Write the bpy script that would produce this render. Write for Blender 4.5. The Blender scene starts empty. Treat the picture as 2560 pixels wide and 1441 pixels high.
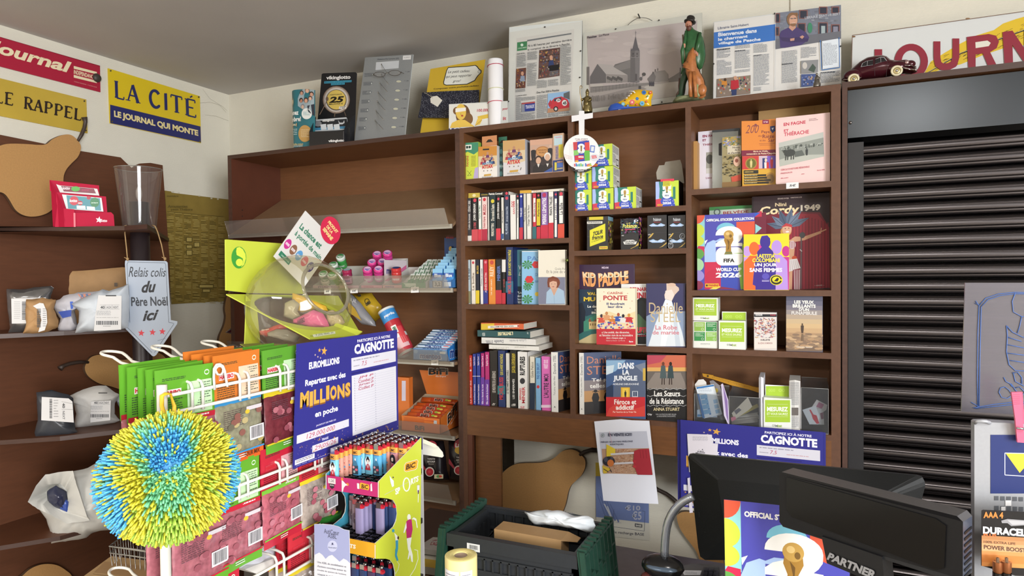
import bpy, math, random
from mathutils import Vector, Matrix, noise
from mathutils.geometry import tessellate_polygon
from math import cos,sin,radians as rad
NY=(0,-1,0);rq=random.random
Vec=Vector
random.seed(7)
sc = bpy.context.scene
COL = sc.collection
H = 1.60                      # lens height above the floor
# ---------------------------------------------------------------- camera
YAW, PITCH, ROLL, FPX = rad(24.291), rad(-1.202), rad(-0.6335), 1620.09
F_ = Vec((-sin(YAW)*cos(PITCH), cos(YAW)*cos(PITCH), sin(PITCH)))
_R = Vec((cos(YAW), sin(YAW), 0)); _U = _R.cross(F_)
R_ = _R*cos(ROLL)+_U*sin(ROLL); U_ = -_R*sin(ROLL)+_U*cos(ROLL)
cam = bpy.data.objects.new('camera', bpy.data.cameras.new('camera')); COL.objects.link(cam)
cam.data.sensor_width = 36; cam.data.lens = FPX/2560*36; cam.data.clip_start = .02
cam.matrix_world = Matrix(((R_.x,U_.x,-F_.x,0),(R_.y,U_.y,-F_.y,0),(R_.z,U_.z,-F_.z,H),(0,0,0,1)))
sc.camera = cam
# ---------------------------------------------------------------- light and exposure
sc.view_settings.view_transform = 'Standard'; sc.view_settings.look = 'None'
sc.view_settings.gamma = 1; sc.view_settings.use_curve_mapping = False
sc.view_settings.exposure = 0.68
w = bpy.data.worlds.new('World'); sc.world = w; w.use_nodes = True
wn = w.node_tree; bg = wn.nodes['Background']
bg.inputs[0].default_value = (.93,.96,1,1); bg.inputs[1].default_value = 1.6
def area(name, loc, rot, sx, sy, power, col):
 l = bpy.data.lights.new(name,'AREA'); l.shape='RECTANGLE'; l.size=sx; l.size_y=sy; l.energy=power; l.color=col
 o = bpy.data.objects.new(name,l); COL.objects.link(o); o.location=loc; o.rotation_euler=rot; return o
area('shop_window_daylight', (4.6,-2.7,1.75), (rad(85),0,rad(52)), 4.2, 2.3, 560, (.97,.985,1))  # unseen area light added past the open right side; no window is built there
area('ceiling_lamp', (0.62,-.25,2.635), (0,0,0), .34, .34, 17, (1,.97,.92))
area('ceiling_lamp', (-1.6,-1.9,2.635), (0,0,0), 1.3, .6, 52, (1,.97,.92))

# ---------------------------------------------------------------- pixel <-> place
def ray(px,py): return R_*((px-1280)/FPX)-U_*((py-720.5)/FPX)+F_
CAMP = Vec((0,0,H))
def PY(p,Y): d=ray(*p); return CAMP+d*(Y/d.y)
def PX(p,X): d=ray(*p); return CAMP+d*(X/d.x)
def PZ(p,Z): d=ray(*p); return CAMP+d*((Z)/d.z)      # Z measured from the lens height
def PP(p,P0,n): d=ray(*p); return CAMP+d*((P0-CAMP).dot(n)/d.dot(n))
def crop(ox,oy,s): return lambda x,y:(ox+x/s, oy+y/s)
cA=crop(0,60,3.431); cB=crop(0,440,3.133); cC=crop(0,880,2.569); cD=crop(560,120,3.275); cE=crop(560,500,3.603); cF=crop(560,840,2.398)
cG=crop(1140,20,4); cH=crop(1140,300,3.792); cI=crop(1140,600,3.133); cJ=crop(1720,0,3.048); cK=crop(1710,240,2.882); cL=crop(1710,720,3.602)
cM=crop(1060,1020,3.423); cN=crop(1680,1040,2.909); c1=crop(260,850,5.12); c2=crop(380,1100,4.225); c3=crop(780,1060,3.783)
c4=crop(2380,680,1.894); c5=crop(1580,1220,6.52); c6=crop(540,580,4.503); c7=crop(1000,1080,3.992); c0=crop(0,0,1)

# ---------------------------------------------------------------- materials
def lin(c): return c/12.92 if c<=.04045 else ((c+.055)/1.055)**2.4
def hexc(h): h=h.lstrip('#'); return tuple(lin(int(h[i:i+2],16)/255) for i in (0,2,4))
MC={}
def mat(h, rough=.55, metal=0, kind='plain', spec=.5, scale=40, amt=.06, bump=0, em=0, alpha=1):
 key=(h,rough,metal,kind,scale,amt,bump,em,alpha,spec)
 if key in MC: return MC[key]
 m=bpy.data.materials.new(kind+'_'+h.strip('#')); m.use_nodes=True; nt=m.node_tree; N=nt.nodes; L=nt.links
 b=N['Principled BSDF']; c=hexc(h)
 b.inputs['Base Color'].default_value=(*c,1); b.inputs['Roughness'].default_value=rough; b.inputs['Metallic'].default_value=metal
 b.inputs['Specular IOR Level'].default_value=spec
 if kind in('noise','wood','wall'):
  tc=N.new('ShaderNodeTexCoord'); mp=N.new('ShaderNodeMapping'); L.new(tc.outputs['Object'],mp.inputs[0])
  if kind=='wood': mp.inputs['Scale'].default_value=(1.2,1.2,9)
  nz=N.new('ShaderNodeTexNoise'); nz.inputs['Scale'].default_value=scale; nz.inputs['Detail'].default_value=4
  L.new(mp.outputs[0],nz.inputs[0])
  mx=N.new('ShaderNodeMix'); mx.data_type='RGBA'; L.new(nz.outputs[0],mx.inputs[0])
  mx.inputs[6].default_value=(*[x*(1-amt*2) for x in c],1); mx.inputs[7].default_value=(*[min(1,x*(1+amt*2)) for x in c],1)
  L.new(mx.outputs[2],b.inputs['Base Color'])
  if bump:
   bp=N.new('ShaderNodeBump'); bp.inputs['Strength'].default_value=bump; bp.inputs['Distance'].default_value=.002
   if kind=='wall':
    wv=N.new('ShaderNodeTexWave'); wv.bands_direction='Z'; wv.inputs['Scale'].default_value=70; wv.inputs['Distortion'].default_value=3; wv.inputs['Detail'].default_value=2
    L.new(tc.outputs['Object'],wv.inputs[0]); L.new(wv.outputs[1],bp.inputs['Height'])
   else: L.new(nz.outputs[0],bp.inputs['Height'])
   L.new(bp.outputs[0],b.inputs['Normal'])
 if kind=='spots':      # speckled print: em holds second colour
  tc=N.new('ShaderNodeTexCoord'); vo=N.new('ShaderNodeTexVoronoi'); vo.inputs['Scale'].default_value=scale
  L.new(tc.outputs['Object'],vo.inputs[0]); cr=N.new('ShaderNodeValToRGB'); L.new(vo.outputs[0],cr.inputs[0])
  cr.color_ramp.elements[0].color=(*hexc(em),1); cr.color_ramp.elements[1].color=(*c,1); cr.color_ramp.elements[0].position=.18; cr.color_ramp.elements[1].position=.26
  L.new(cr.outputs[0],b.inputs['Base Color'])
 if kind=='photo':      # mottled picture: em = list of colours
  tc=N.new('ShaderNodeTexCoord'); nz=N.new('ShaderNodeTexVoronoi'); nz.inputs['Scale'].default_value=scale
  L.new(tc.outputs['Object'],nz.inputs[0]); sp=N.new('ShaderNodeSeparateColor'); L.new(nz.outputs['Color'],sp.inputs[0])
  cr=N.new('ShaderNodeValToRGB'); cr.color_ramp.interpolation='CONSTANT'; L.new(sp.outputs[0],cr.inputs[0])
  cols=[h]+list(em); e=cr.color_ramp.elements
  while len(e)<len(cols): e.new(.5)
  for i,q in enumerate(cols): e[i].position=i/len(cols); e[i].color=(*hexc(q),1)
  L.new(cr.outputs[0],b.inputs['Base Color'])
 if kind=='clear':
  b.inputs['Alpha'].default_value=alpha
 if kind=='lamp':
  b.inputs['Emission Color'].default_value=(*c,1); b.inputs['Emission Strength'].default_value=em
 MC[key]=m; return m
def glass(h='#ffffff', tint=.93, gloss=.12, rough=.06):
 key=('gl',h,tint,gloss,rough)
 if key in MC: return MC[key]
 m=bpy.data.materials.new('clear_plastic'); m.use_nodes=True; nt=m.node_tree; N=nt.nodes; L=nt.links
 N.remove(N['Principled BSDF']); t=N.new('ShaderNodeBsdfTransparent'); c=hexc(h)
 t.inputs[0].default_value=(*[x*tint for x in c],1); g=N.new('ShaderNodeBsdfGlossy'); g.inputs['Roughness'].default_value=rough
 d=N.new('ShaderNodeBsdfDiffuse'); d.inputs[0].default_value=(*c,1)
 lw=N.new('ShaderNodeLayerWeight'); lw.inputs[0].default_value=.25
 mr=N.new('ShaderNodeMapRange'); mr.inputs[3].default_value=gloss*.4; mr.inputs[4].default_value=min(1,gloss*4); L.new(lw.outputs[1],mr.inputs[0])
 a=N.new('ShaderNodeMixShader'); L.new(mr.outputs[0],a.inputs[0]); L.new(t.outputs[0],a.inputs[1]); L.new(g.outputs[0],a.inputs[2])
 a2=N.new('ShaderNodeMixShader'); a2.inputs[0].default_value=gloss*.5; L.new(a.outputs[0],a2.inputs[1]); L.new(d.outputs[0],a2.inputs[2])
 L.new(a2.outputs[0],N['Material Output'].inputs[0]); MC[key]=m; return m
pm=lambda h:mat(h,.42)          # printed, lightly glossy
pp=lambda h:mat(h,.8)           # plain paper
WOOD=mat('#704828',.42,0,'wood',.5,14,.16,.05); WOODD=mat('#432c23',.45,0,'wood',.5,14,.15,.05); WOODI=mat('#71492b',.5,0,'wood',.5,10,.12,.04)
WOODL=mat('#5a3121',.5,0,'noise',.5,14,.12,.05); EDGB=mat('#60412f',.5,0,'noise',.4,60,.15,.1); EDGE=mat('#4e352b',.5,0,'noise',.4,60,.2,.1)
MDF=mat('#b88c57',.6,0,'noise',.4,160,.07,.1); WALL=mat('#dcd8ca',.9,0,'wall',.2,6,.03,.22); WOODR=mat('#5f3924',.5,0,'wood',.5,10,.12,.04)
BLK=mat('#17171a',.4,0,'noise',.5,200,.1,.05); PAGE=mat('#e4dfd2',.85,0,'noise',.2,400,.08)

# ---------------------------------------------------------------- text outlines
TX={};OKB={}
def rawtext(s,bold,ital,res):
 cu=bpy.data.curves.new('t','FONT'); cu.body=s; cu.offset=bold*.022; cu.shear=ital*.35; cu.resolution_u=res; cu.align_x='CENTER'
 o=bpy.data.objects.new('t',cu); COL.objects.link(o)
 dg=bpy.context.evaluated_depsgraph_get(); me=o.evaluated_get(dg).to_mesh()
 vs=[(v.co.x,v.co.y) for v in me.vertices]; fs=[tuple(p.vertices) for p in me.polygons]; ar=sum(p.area for p in me.polygons)
 o.evaluated_get(dg).to_mesh_clear(); bpy.data.objects.remove(o); bpy.data.curves.remove(cu); return vs,fs,ar
def okbold(c,bold,res):      # heaviest stroke a letter takes before its outline breaks
 k=(c,bold)
 if k not in OKB:
  a0=rawtext(c,0,0,2)[2]; b=bold
  while b>.6 and rawtext(c,b,0,2)[2]<a0: b*=.7
  OKB[k]=b
 return OKB[k]
def textgeo(s,bold=0,ital=0,res=2):
 k=(s,bold,ital,res)
 if k in TX: return TX[k]
 if any(ord(c)>127 for c in s): bold=min(bold,1.1)
 if any(c.islower() for c in s): bold=min(bold,1.5)
 if any(c.isdigit() for c in s): bold=min(bold,2)
 bold=min(bold,2.2)
 if bold>1.9: bold=min([okbold(c,bold,res) for c in set(s) if c.isalnum()] or [bold])
 vs,fs,_=rawtext(s,bold,ital,res)
 if not vs: TX[k]=([],[]); return TX[k]
 x0=min(v[0] for v in vs);x1=max(v[0] for v in vs);y0=min(v[1] for v in vs);y1=max(v[1] for v in vs)
 TX[k]=([((x-x0)/(x1-x0),(y-y0)/(y1-y0)) for x,y in vs],fs); return TX[k]

# ---------------------------------------------------------------- mesh builder
class B:
 def __init__(s): s.v=[];s.f=[];s.m=[];s.mats=[];s.sm=[]
 def mi(s,m):
  if m not in s.mats: s.mats.append(m)
  return s.mats.index(m)
 def add(s,vs,fs,m,smooth=False):
  n=len(s.v); s.v+= [Vec(v) for v in vs]; k=s.mi(m)
  for f in fs: s.f.append(tuple(i+n for i in f)); s.m.append(k); s.sm.append(smooth)
 def quad(s,a,b,c,d,m): s.add([a,b,c,d],[(0,1,2,3)],m)
 def p(s,pts,m,holes=()):
  if len(pts)==3 or (len(pts)==4 and not holes): s.add(pts,[tuple(range(len(pts)))],m); return
  loops=[[Vec(p) for p in pts]]+[[Vec(p) for p in h] for h in holes]
  t=tessellate_polygon(loops); allp=[p for l in loops for p in l]; s.add(allp,[tuple(x) for x in t],m)
 def box(s,x0,x1,y0,y1,z0,z1,m,front=None):
  v=[(x0,y0,z0),(x1,y0,z0),(x1,y1,z0),(x0,y1,z0),(x0,y0,z1),(x1,y0,z1),(x1,y1,z1),(x0,y1,z1)]
  s.add(v,[(3,2,1,0),(4,5,6,7),(1,2,6,5),(2,3,7,6),(3,0,4,7)],m); s.add([v[0],v[1],v[5],v[4]],[(0,1,2,3)],front or m)
 def obox(s,c,sx,sy,sz,m,M):
  v=[Vec(c)+M@Vec((a*sx/2,b*sy/2,e*sz/2)) for a,b,e in ((-1,-1,-1),(1,-1,-1),(1,1,-1),(-1,1,-1),(-1,-1,1),(1,-1,1),(1,1,1),(-1,1,1))]
  s.add(v,[(3,2,1,0),(4,5,6,7),(0,1,5,4),(1,2,6,5),(2,3,7,6),(3,0,4,7)],m)
 def slab(s,pts,d,m,side=None):      # pts polygon, d extrusion vector
  d=Vec(d); p=[Vec(q) for q in pts]; s.p(p,m); s.p([q+d for q in p],m); n=len(p)
  s.add(p+[q+d for q in p],[(i,(i+1)%n,(i+1)%n+n,i+n) for i in range(n)],side or m)
 def tube(s,pts,r,m,seg=8,closed=False,flat=1):
  p=[Vec(q) for q in pts]; n=len(p); rs=r if isinstance(r,(list,tuple)) else [r]*n; vs=[];up=Vec((0,0,1))
  t0=(p[1]-p[0]).normalized(); a=t0.cross(up); a=a if a.length>.1 else t0.cross(Vec((1,0,0))); a.normalize()
  for i in range(n):
   if closed: t=(p[(i+1)%n]-p[i-1]).normalized()
   else: t=(p[min(i+1,n-1)]-p[max(i-1,0)]).normalized()
   a=(a-t*a.dot(t)); a.normalize(); b=t.cross(a)
   for k in range(seg): th=2*math.pi*k/seg; vs.append(p[i]+a*rs[i]*cos(th)+b*rs[i]*flat*sin(th))
  fs=[]
  for i in range(n if closed else n-1):
   j=(i+1)%n
   for k in range(seg): l=(k+1)%seg; fs.append((i*seg+k,i*seg+l,j*seg+l,j*seg+k))
  if not closed: fs+= [tuple(range(seg))[::-1],tuple((n-1)*seg+k for k in range(seg))]
  s.add(vs,fs,m,True)
 def lathe(s,prof,o,m,seg=24,M=None,cap=False):
  M=M or Matrix.Identity(3); o=Vec(o); vs=[]
  for r,z in prof:
   for k in range(seg): th=2*math.pi*k/seg; vs.append(o+M@Vec((r*cos(th),r*sin(th),z)))
  fs=[(i*seg+k,i*seg+(k+1)%seg,(i+1)*seg+(k+1)%seg,(i+1)*seg+k) for i in range(len(prof)-1) for k in range(seg)]
  s.add(vs,fs,m,True)
  if cap: n=len(prof)-1; s.add([vs[k] for k in range(seg)],[tuple(range(seg))[::-1]],m); s.add([vs[n*seg+k] for k in range(seg)],[tuple(range(seg))],m)
 def e(s,c,rx,ry,rz,m,M=None,seg=16,rings=10,warp=None):
  M=M or Matrix.Identity(3); c=Vec(c); vs=[];fs=[]
  for i in range(rings+1):
   ph=math.pi*i/rings
   for k in range(seg):
    th=2*math.pi*k/seg; q=Vec((rx*sin(ph)*cos(th),ry*sin(ph)*sin(th),rz*cos(ph)))
    if warp: q=warp(q)
    vs.append(c+M@q)
  for i in range(rings):
   for k in range(seg): l=(k+1)%seg; fs.append((i*seg+k,(i+1)*seg+k,(i+1)*seg+l,i*seg+l))
  s.add(vs,fs,m,True)
 def grid(s,fn,nu,nv,m,smooth=True):
  vs=[fn(i/nu,j/nv) for j in range(nv+1) for i in range(nu+1)]
  s.add(vs,[(j*(nu+1)+i,j*(nu+1)+i+1,(j+1)*(nu+1)+i+1,(j+1)*(nu+1)+i) for j in range(nv) for i in range(nu)],m,smooth)
 def puff(s,pts,n,t,m,seed=0,amp=.004,rings=7,tb=None,freq=18,sub=3):   # stuffed bag over an outline
  P=[Vec(q) for q in pts]; Q=[]
  for i in range(len(P)):
   for k in range(sub): Q.append(P[i].lerp(P[(i+1)%len(P)],k/sub))
  c=sum(Q,Vec())/len(Q); n=Vec(n).normalized(); N=len(Q); tb=t*.6 if tb is None else tb
  for sg,tt in ((1,t),(-1,tb)):
   vs=[]
   for j in range(rings+1):
    r=1-(j/rings)**1.3
    for q in Q:
     p=c+(q-c)*r; h=tt*(1-r**2.6)**.6; nn=Vec((p.x*freq+seed,p.y*freq,p.z*freq+sg))
     dv=noise.noise(nn)+abs(noise.noise(nn*2.3))*1.1+abs(noise.noise(nn*4.9))*.6
     vs.append(p+n*sg*(h+amp*dv*(.3+.7*min(1,(1-r)*4)))+Vec((noise.noise(nn*1.7+Vec((5,5,5))),0,noise.noise(nn*1.7)))*amp*.6)
   s.add(vs,[(j*N+k,j*N+(k+1)%N,(j+1)*N+(k+1)%N,(j+1)*N+k) for j in range(rings) for k in range(N)],m,True)
  return c
 def bb(s):
  return [ (min(v[i] for v in s.v),max(v[i] for v in s.v)) for i in range(3)]
 def obj(s,name,parent=None,label=None,loc=None,solid=False):
  if loc is None:
   if parent is not None: loc=Vec((0,0,0))
   else: b=s.bb(); loc=Vec(((b[0][0]+b[0][1])/2,(b[1][0]+b[1][1])/2,b[2][0]))
  off=Vec(loc)+(Vec(parent['o']) if parent is not None else Vec())
  me=bpy.data.meshes.new(name); me.from_pydata([tuple(v-off) for v in s.v],[],s.f)
  for m in s.mats: me.materials.append(m)
  me.polygons.foreach_set('material_index',s.m); me.polygons.foreach_set('use_smooth',s.sm); me.update()
  o=bpy.data.objects.new(name,me); COL.objects.link(o); o.location=loc
  o['o']=tuple(off)
  if parent is not None: o.parent=parent
  if label: o['label']=label
  return o
 def top(s,name,label,cat,group=None,kind=None):
  o=s.obj(name); tag(o,label,cat,group,kind); return o
 def struct(s,name): o=s.obj(name); o['kind']='structure'; return o
def tag(o,label,cat,group=None,kind=None):
 o['label']=label; o['category']=cat
 if group: o['group']=group
 if kind: o['kind']=kind
def thing(name,label,cat,loc,group=None):
 o=bpy.data.objects.new(name,None); COL.objects.link(o); o.location=loc; o['o']=tuple(loc); o.empty_display_size=.02
 tag(o,label,cat,group); return o
def copy_tree(src,loc,rz=None,label=None,group=None):
 r=src.copy(); COL.objects.link(r); r.location=loc
 if rz is not None: r.rotation_euler=(0,0,rz)
 if label: r['label']=label
 if group: r['group']=group
 for ch in [o for o in src.children]:
  c=ch.copy(); COL.objects.link(c); c.parent=r
  for g in [o for o in ch.children]:
   d=g.copy(); COL.objects.link(d); d.parent=c
 return r

# ---------------------------------------------------------------- flat printing on a face
class D:
 """draws thin printed shapes; pt maps drawing coordinates to a point, n is the face normal"""
 def __init__(s,b,pt,n,k0=8,st=.00002): s.b=b;s.pt0=pt;s.n=Vec(n);s.k=k0;s.st=st;s.clip=None
 def pt(s,x,y):
  if s.clip: x=min(max(x,s.clip[0]),s.clip[1])
  return s.pt0(x,y)+s.n*(s.k*s.st+.0003)
 def p(s,pts,h,m=None): s.k+=1; s.b.p([s.pt(*p) for p in pts],m or pm(h)); return s
 def r(s,x0,y0,x1,y1,h,m=None): return s.p([(x0,y0),(x1,y0),(x1,y1),(x0,y1)],h,m)
 def e(s,cx,cy,rx,ry,h,m=None,a0=0,a1=360,seg=24):
  n=max(3,int(seg*(a1-a0)/360)); p=[(cx+rx*cos(rad(a0+(a1-a0)*i/n)),cy+ry*sin(rad(a0+(a1-a0)*i/n))) for i in range(n+(a1-a0<360))]
  if a1-a0<360: p.append((cx,cy))
  return s.p(p,h,m)
 def o(s,cx,cy,rx,ry,w,h,seg=28):
  s.k+=1; m=pm(h)
  for i in range(seg):
   a=2*math.pi*i/seg; c=2*math.pi*(i+1)/seg
   s.b.add([s.pt(cx+rx*cos(a),cy+ry*sin(a)),s.pt(cx+rx*cos(c),cy+ry*sin(c)),s.pt(cx+(rx-w)*cos(c),cy+(ry-w)*sin(c)),s.pt(cx+(rx-w)*cos(a),cy+(ry-w)*sin(a))],[(0,1,2,3)],m)
  return s
 def l(s,pts,w,h):
  s.k+=1; m=pm(h)
  for (x0,y0),(x1,y1) in zip(pts,pts[1:]):
   dx,dy=x1-x0,y1-y0; l=math.hypot(dx,dy) or 1; ex,ey=-dy/l*w/2,dx/l*w/2
   s.b.add([s.pt(x0+ex,y0+ey),s.pt(x1+ex,y1+ey),s.pt(x1-ex,y1-ey),s.pt(x0-ex,y0-ey)],[(0,1,2,3)],m)
  if w>5:
   for x,y in pts[1:-1]: s.e(x,y,w*.5,w*.5,h,seg=12)
  return s
 def t(s,t,x0,y0,x1,y1,h,bold=1,ital=0,rot=0,dy=0,res=2):
  """fit the words into a box; rot 90 reads upward, -90 downward; dy tilts the line"""
  vs,fs=textgeo(t,bold,ital,res)
  if not vs: return s
  s.k+=1; out=[]
  for u,v in vs:
   if rot==0: x=x0+(x1-x0)*u; y=y1+(y0-y1)*v+dy*u
   elif rot==90: x=x0+(x1-x0)*(1-v); y=y1+(y0-y1)*u
   elif rot==-90: x=x0+(x1-x0)*v; y=y0+(y1-y0)*u
   else: x=x1+(x0-x1)*u; y=y0+(y1-y0)*v
   out.append(s.pt(x,y))
  s.b.add(out,fs,pm(h)); return s
 def q(s,t,tl,tr,br,bl,h,bold=1,ital=0,res=3):
  vs,fs=textgeo(t,bold,ital,res); s.k+=1; out=[]
  for u,v in vs:
   a=(tl[0]*(1-u)+tr[0]*u,tl[1]*(1-u)+tr[1]*u); b=(bl[0]*(1-u)+br[0]*u,bl[1]*(1-u)+br[1]*u)
   out.append(s.pt(b[0]*(1-v)+a[0]*v,b[1]*(1-v)+a[1]*v))
  s.b.add(out,fs,pm(h)); return s
 def L(s,x0,y0,x1,y1,n,h,fill=.5,gap=None,dy=0):
  """rows of unreadable small print"""
  s.k+=1; m=pp(h); st=(y1-y0)/n; vs=[];fs=[]; W=x1-x0
  for i in range(n):
   y=y0+i*st; x=x0; end=x1-(W*random.uniform(0,.5) if rq()<.18 else W*random.uniform(0,.04))
   while x<end:
    wl=W*random.uniform(.06,.2); xe=min(end,x+wl); k=len(vs); a=dy*(x-x0)/W; c=dy*(xe-x0)/W
    vs+=[s.pt(x,y+a),s.pt(xe,y+c),s.pt(xe,y+st*fill+c),s.pt(x,y+st*fill+a)]; fs.append((k,k+1,k+2,k+3)); x=xe+W*.025
  s.b.add(vs,fs,m); return s
 def bars(s,x0,y0,x1,y1,h='#222222',vert=True,dy=0):
  s.k+=1; r=random.Random(3); vs=[];fs=[]; t=0
  while t<1:
   w=r.choice((.015,.03,.045)); k=len(vs); u=min(1,t+w)
   if vert: q=[(x0+(x1-x0)*t,y0+dy*t),(x0+(x1-x0)*u,y0+dy*u),(x0+(x1-x0)*u,y1+dy*u),(x0+(x1-x0)*t,y1+dy*t)]
   else: q=[(x0,y0+(y1-y0)*t),(x1,y0+(y1-y0)*t),(x1,y0+(y1-y0)*u),(x0,y0+(y1-y0)*u)]
   vs+=[s.pt(*p) for p in q]; fs.append((k,k+1,k+2,k+3)); t=u+r.choice((.015,.03))
  s.b.add(vs,fs,pm(h)); return s
 def s(s,cx,cy,r,h,a=0,n=5,q=.42,ry=1):
  return s.p([(cx+(r if i%2==0 else r*q)*sin(rad(a+180*i/n)),cy-ry*(r if i%2==0 else r*q)*cos(rad(a+180*i/n))) for i in range(2*n)],h)
 def person(s,cx,y0,y1,h,hd=None,w=.3):      # a standing figure drawn flat
  t=y1-y0; s.p([(cx-w*t*.5,y0+.25*t),(cx-w*t*.2,y0+.2*t),(cx+w*t*.2,y0+.2*t),(cx+w*t*.5,y0+.25*t),(cx+w*t*.45,y0+.6*t),(cx+w*t*.3,y1),(cx+w*.03*t,y1),(cx,y0+.65*t),(cx-w*.03*t,y1),(cx-w*t*.3,y1),(cx-w*t*.45,y0+.6*t)],h)
  return s.e(cx,y0+.1*t,t*.07,t*.1,hd or h,seg=12)
def DY(b,c,Y,sk=0,xc=0,k0=8): return D(b,lambda x,y:PY(c(x,y+sk*(x-xc)),Y),NY,k0)
def DX(b,c,X,n=1,k0=8): return D(b,lambda x,y:PX(c(x,y),X),(n,0,0),k0)
def DP(b,c,P0,n,k0=8): n=Vec(n).normalized(); return D(b,lambda x,y:PP(c(x,y),Vec(P0),n),n,k0)
def DW(b,O,U,V,win=(0,0,1,1),k0=8,n=None):
 O=Vec(O);U=Vec(U);V=Vec(V); n=n or U.cross(V).normalized(); x0,y0,x1,y1=win
 return D(b,lambda x,y:O+U*((x-x0)/(x1-x0))+V*((y1-y)/(y1-y0)),n,k0)
def fb(c,x0,y0,x1,y1,Y):     # crop-pixel box -> X0,X1,Zb,Zt on the plane Y
 xm,ym=(x0+x1)/2,(y0+y1)/2
 return PY(c(x0,ym),Y).x,PY(c(x1,ym),Y).x,PY(c(xm,y1),Y).z,PY(c(xm,y0),Y).z
# == room
CE=H+1.05
b=B(); b.box(-3.1,3.2,-3.2,3.0,-.05,0,mat('#a89c8e',.6,0,'noise',.4,8,.08)); b.struct('floor')
b=B(); b.box(-3.1,3.2,-3.2,3.0,CE,CE+.05,mat('#c4c1bf',.92,0,'noise',.2,3,.04,.1)); b.struct('ceiling')
b=B(); b.box(-3.1,-3.013,-3.2,3.0,0,CE,WALL); b.struct('wall_left')
b=B(); b.slab([(-3.013,2.75,0),(-1.14,2.75,0),(-1.14,2.53,0),(1.6,2.53,0),(3.1,2.53,0),(3.1,3.0,0),(-3.013,3.0,0)],(0,0,CE),WALL)
o=b.struct('wall_back')
# right wall part of the corner chimney: joint strip in the wallpaper
b=B(); x=PY((1975,12),2.53).x; b.box(x,x+.003,2.526,2.53,H-.3,CE,mat('#b9b2a4')); b.struct('trim_1')
b=B(); b.box(3.05,3.15,-.8,3.0,0,CE,WALL); b.struct('wall_right')

b=B(); b.box(-3.1,3.15,-3.3,-3.2,0,CE,mat('#b5aa98',.9,0,'noise',.2,4,.05)); b.struct('wall_front')
# == counter
CT=H-.86
t=thing('shop_counter','dark brown topped shop counter under the crate, lighter stand and monitor','counter',(0,1.1,0))
b=B(); b.box(-.98,1.0,.35,1.98,CT-.04,CT,mat('#4a4444',.45,0,'noise',.4,30,.15)); b.obj('counter_top',t)
b=B(); b.box(-.96,.98,.39,1.95,0,CT-.04,mat('#6a4a36',.5,0,'wood')); b.obj('body',t)
b=B(); p=PZ((1050,1424),-.85); q=PZ((1112,1437),-.85)
b.tube([p+(p-q)*1.2,p,q,q+(q-p)*1.0],.012,WOOD,6); b.obj('wooden_lip',t)

# == candy bookcase (left)
YF=2.30; TH=.018
def Z(v): return H+v
t=thing('candy_shelf_unit','deep dark brown shelf unit holding gum, snacks and crisps','shelving unit',(-1.9,2.45,0))
b=B(); b.box(-2.536,-1.262,YF,2.63,Z(.571),Z(.589),WOODI,WOODD); b.obj('top_board',t)
b=B(); b.box(-2.536,-2.512,YF,2.63,0,Z(.571),WOODL,EDGE)
for z in (.33,.30,.05,.02,-.1,-.16,-.3): b.e((-2.511,2.36,Z(z)),.002,.003,.003,BLK,seg=8,rings=4)
b.obj('side_panel',t)
b=B(); b.box(-1.283,-1.262,YF,2.63,0,Z(.571),WOODL,EDGE); b.obj('side_panel',t)
b=B(); b.box(-2.512,-1.283,2.62,2.63,0,Z(.571),WOODI); b.obj('back_panel',t)
SM=mat('#a5a29c',.3,.7); SHB=mat('#8d6f52',.5,0,'noise',.5,25,.08)
def steelshelf(zf,zb,guard,yb=2.62,h=.016,gx=(-2.50,-1.295)):
 b=B(); b.slab([(-2.508,2.275,Z(zf)),(-2.508,yb,Z(zb)),(-2.508,yb,Z(zb-.015)),(-2.508,2.275,Z(zf-.012))],(1.222,0,0),SHB); s=b.obj('shelf',t)
 b=B(); b.box(-2.508,-1.284,2.268,2.2745,Z(zf-h),Z(zf+.002),SM); b.obj('price_rail',s)
 if guard: b=B(); b.slab([(gx[0],2.266,Z(zf-.008)),(gx[1],2.266,Z(zf-.008)),(gx[1]-.012,2.25,Z(zf+guard)),(gx[0]-.01,2.25,Z(zf+guard))],(0,-.002,0),glass('#f4f0ea',.93,.12)); b.obj('clear_guard',s)
steelshelf(.203,.404,.065)
steelshelf(-.054,-.0539,.055); ZB=-.052
steelshelf(-.352,-.353,.05); ZC=-.350
steelshelf(-.652,-.653,.05); ZD=-.650
steelshelf(-.915,-.916,.07); ZE_=-.913
steelshelf(-1.25,-1.251,0)

# == book case (three columns)
t=thing('bookcase','brown wooden bookcase of three columns filled with paperbacks and boxes','bookcase',(-.6,2.4,0))
BK=2.515
def board(n,x0,x1,z0,z1,m=WOOD,y1=BK,f=EDGB,yf=YF,par=t):
 b=B(); b.box(x0,x1,yf,y1,Z(z0),Z(z1),m,f); return b.obj(n,par)
board('top_board',-1.262,.105,.569,.589,WOODI)
board('side_panel',-1.262,-1.243,-1.6,.569,WOODI); board('side_panel',.078,.105,-1.6,.569,WOODI)
board('divider',-.803,-.782,-.5268,.569,WOODI); board('divider',-.374,-.355,-.5268,.569,WOODI)
board('back_panel',-1.243,.078,-.545,.569,WOODI,2.514,WOODI,2.504)
for x0,x1,zs in ((-1.243,-.803,(.383,.135,-.118)),(-.782,-.374,(.233,.085,-.263)),(-.355,.078,(.286,-.062,-.263))):
 for z in zs: board('shelf',x0,x1,z-.019,z,WOODI)
board('shelf',-1.243,.078,-.545,-.527,WOODI)
board('apron',-1.243,.078,-.646,-.545,WOOD,YF+.02,WOOD)
board('leg_panel',-1.262,-1.222,-1.6,-.646,WOODL,YF+.02,WOODL,YF+.002)
board('leg_panel',-1.222,-1.109,-1.6,-.646,WOOD,YF+.045,WOOD,YF+.03)
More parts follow.
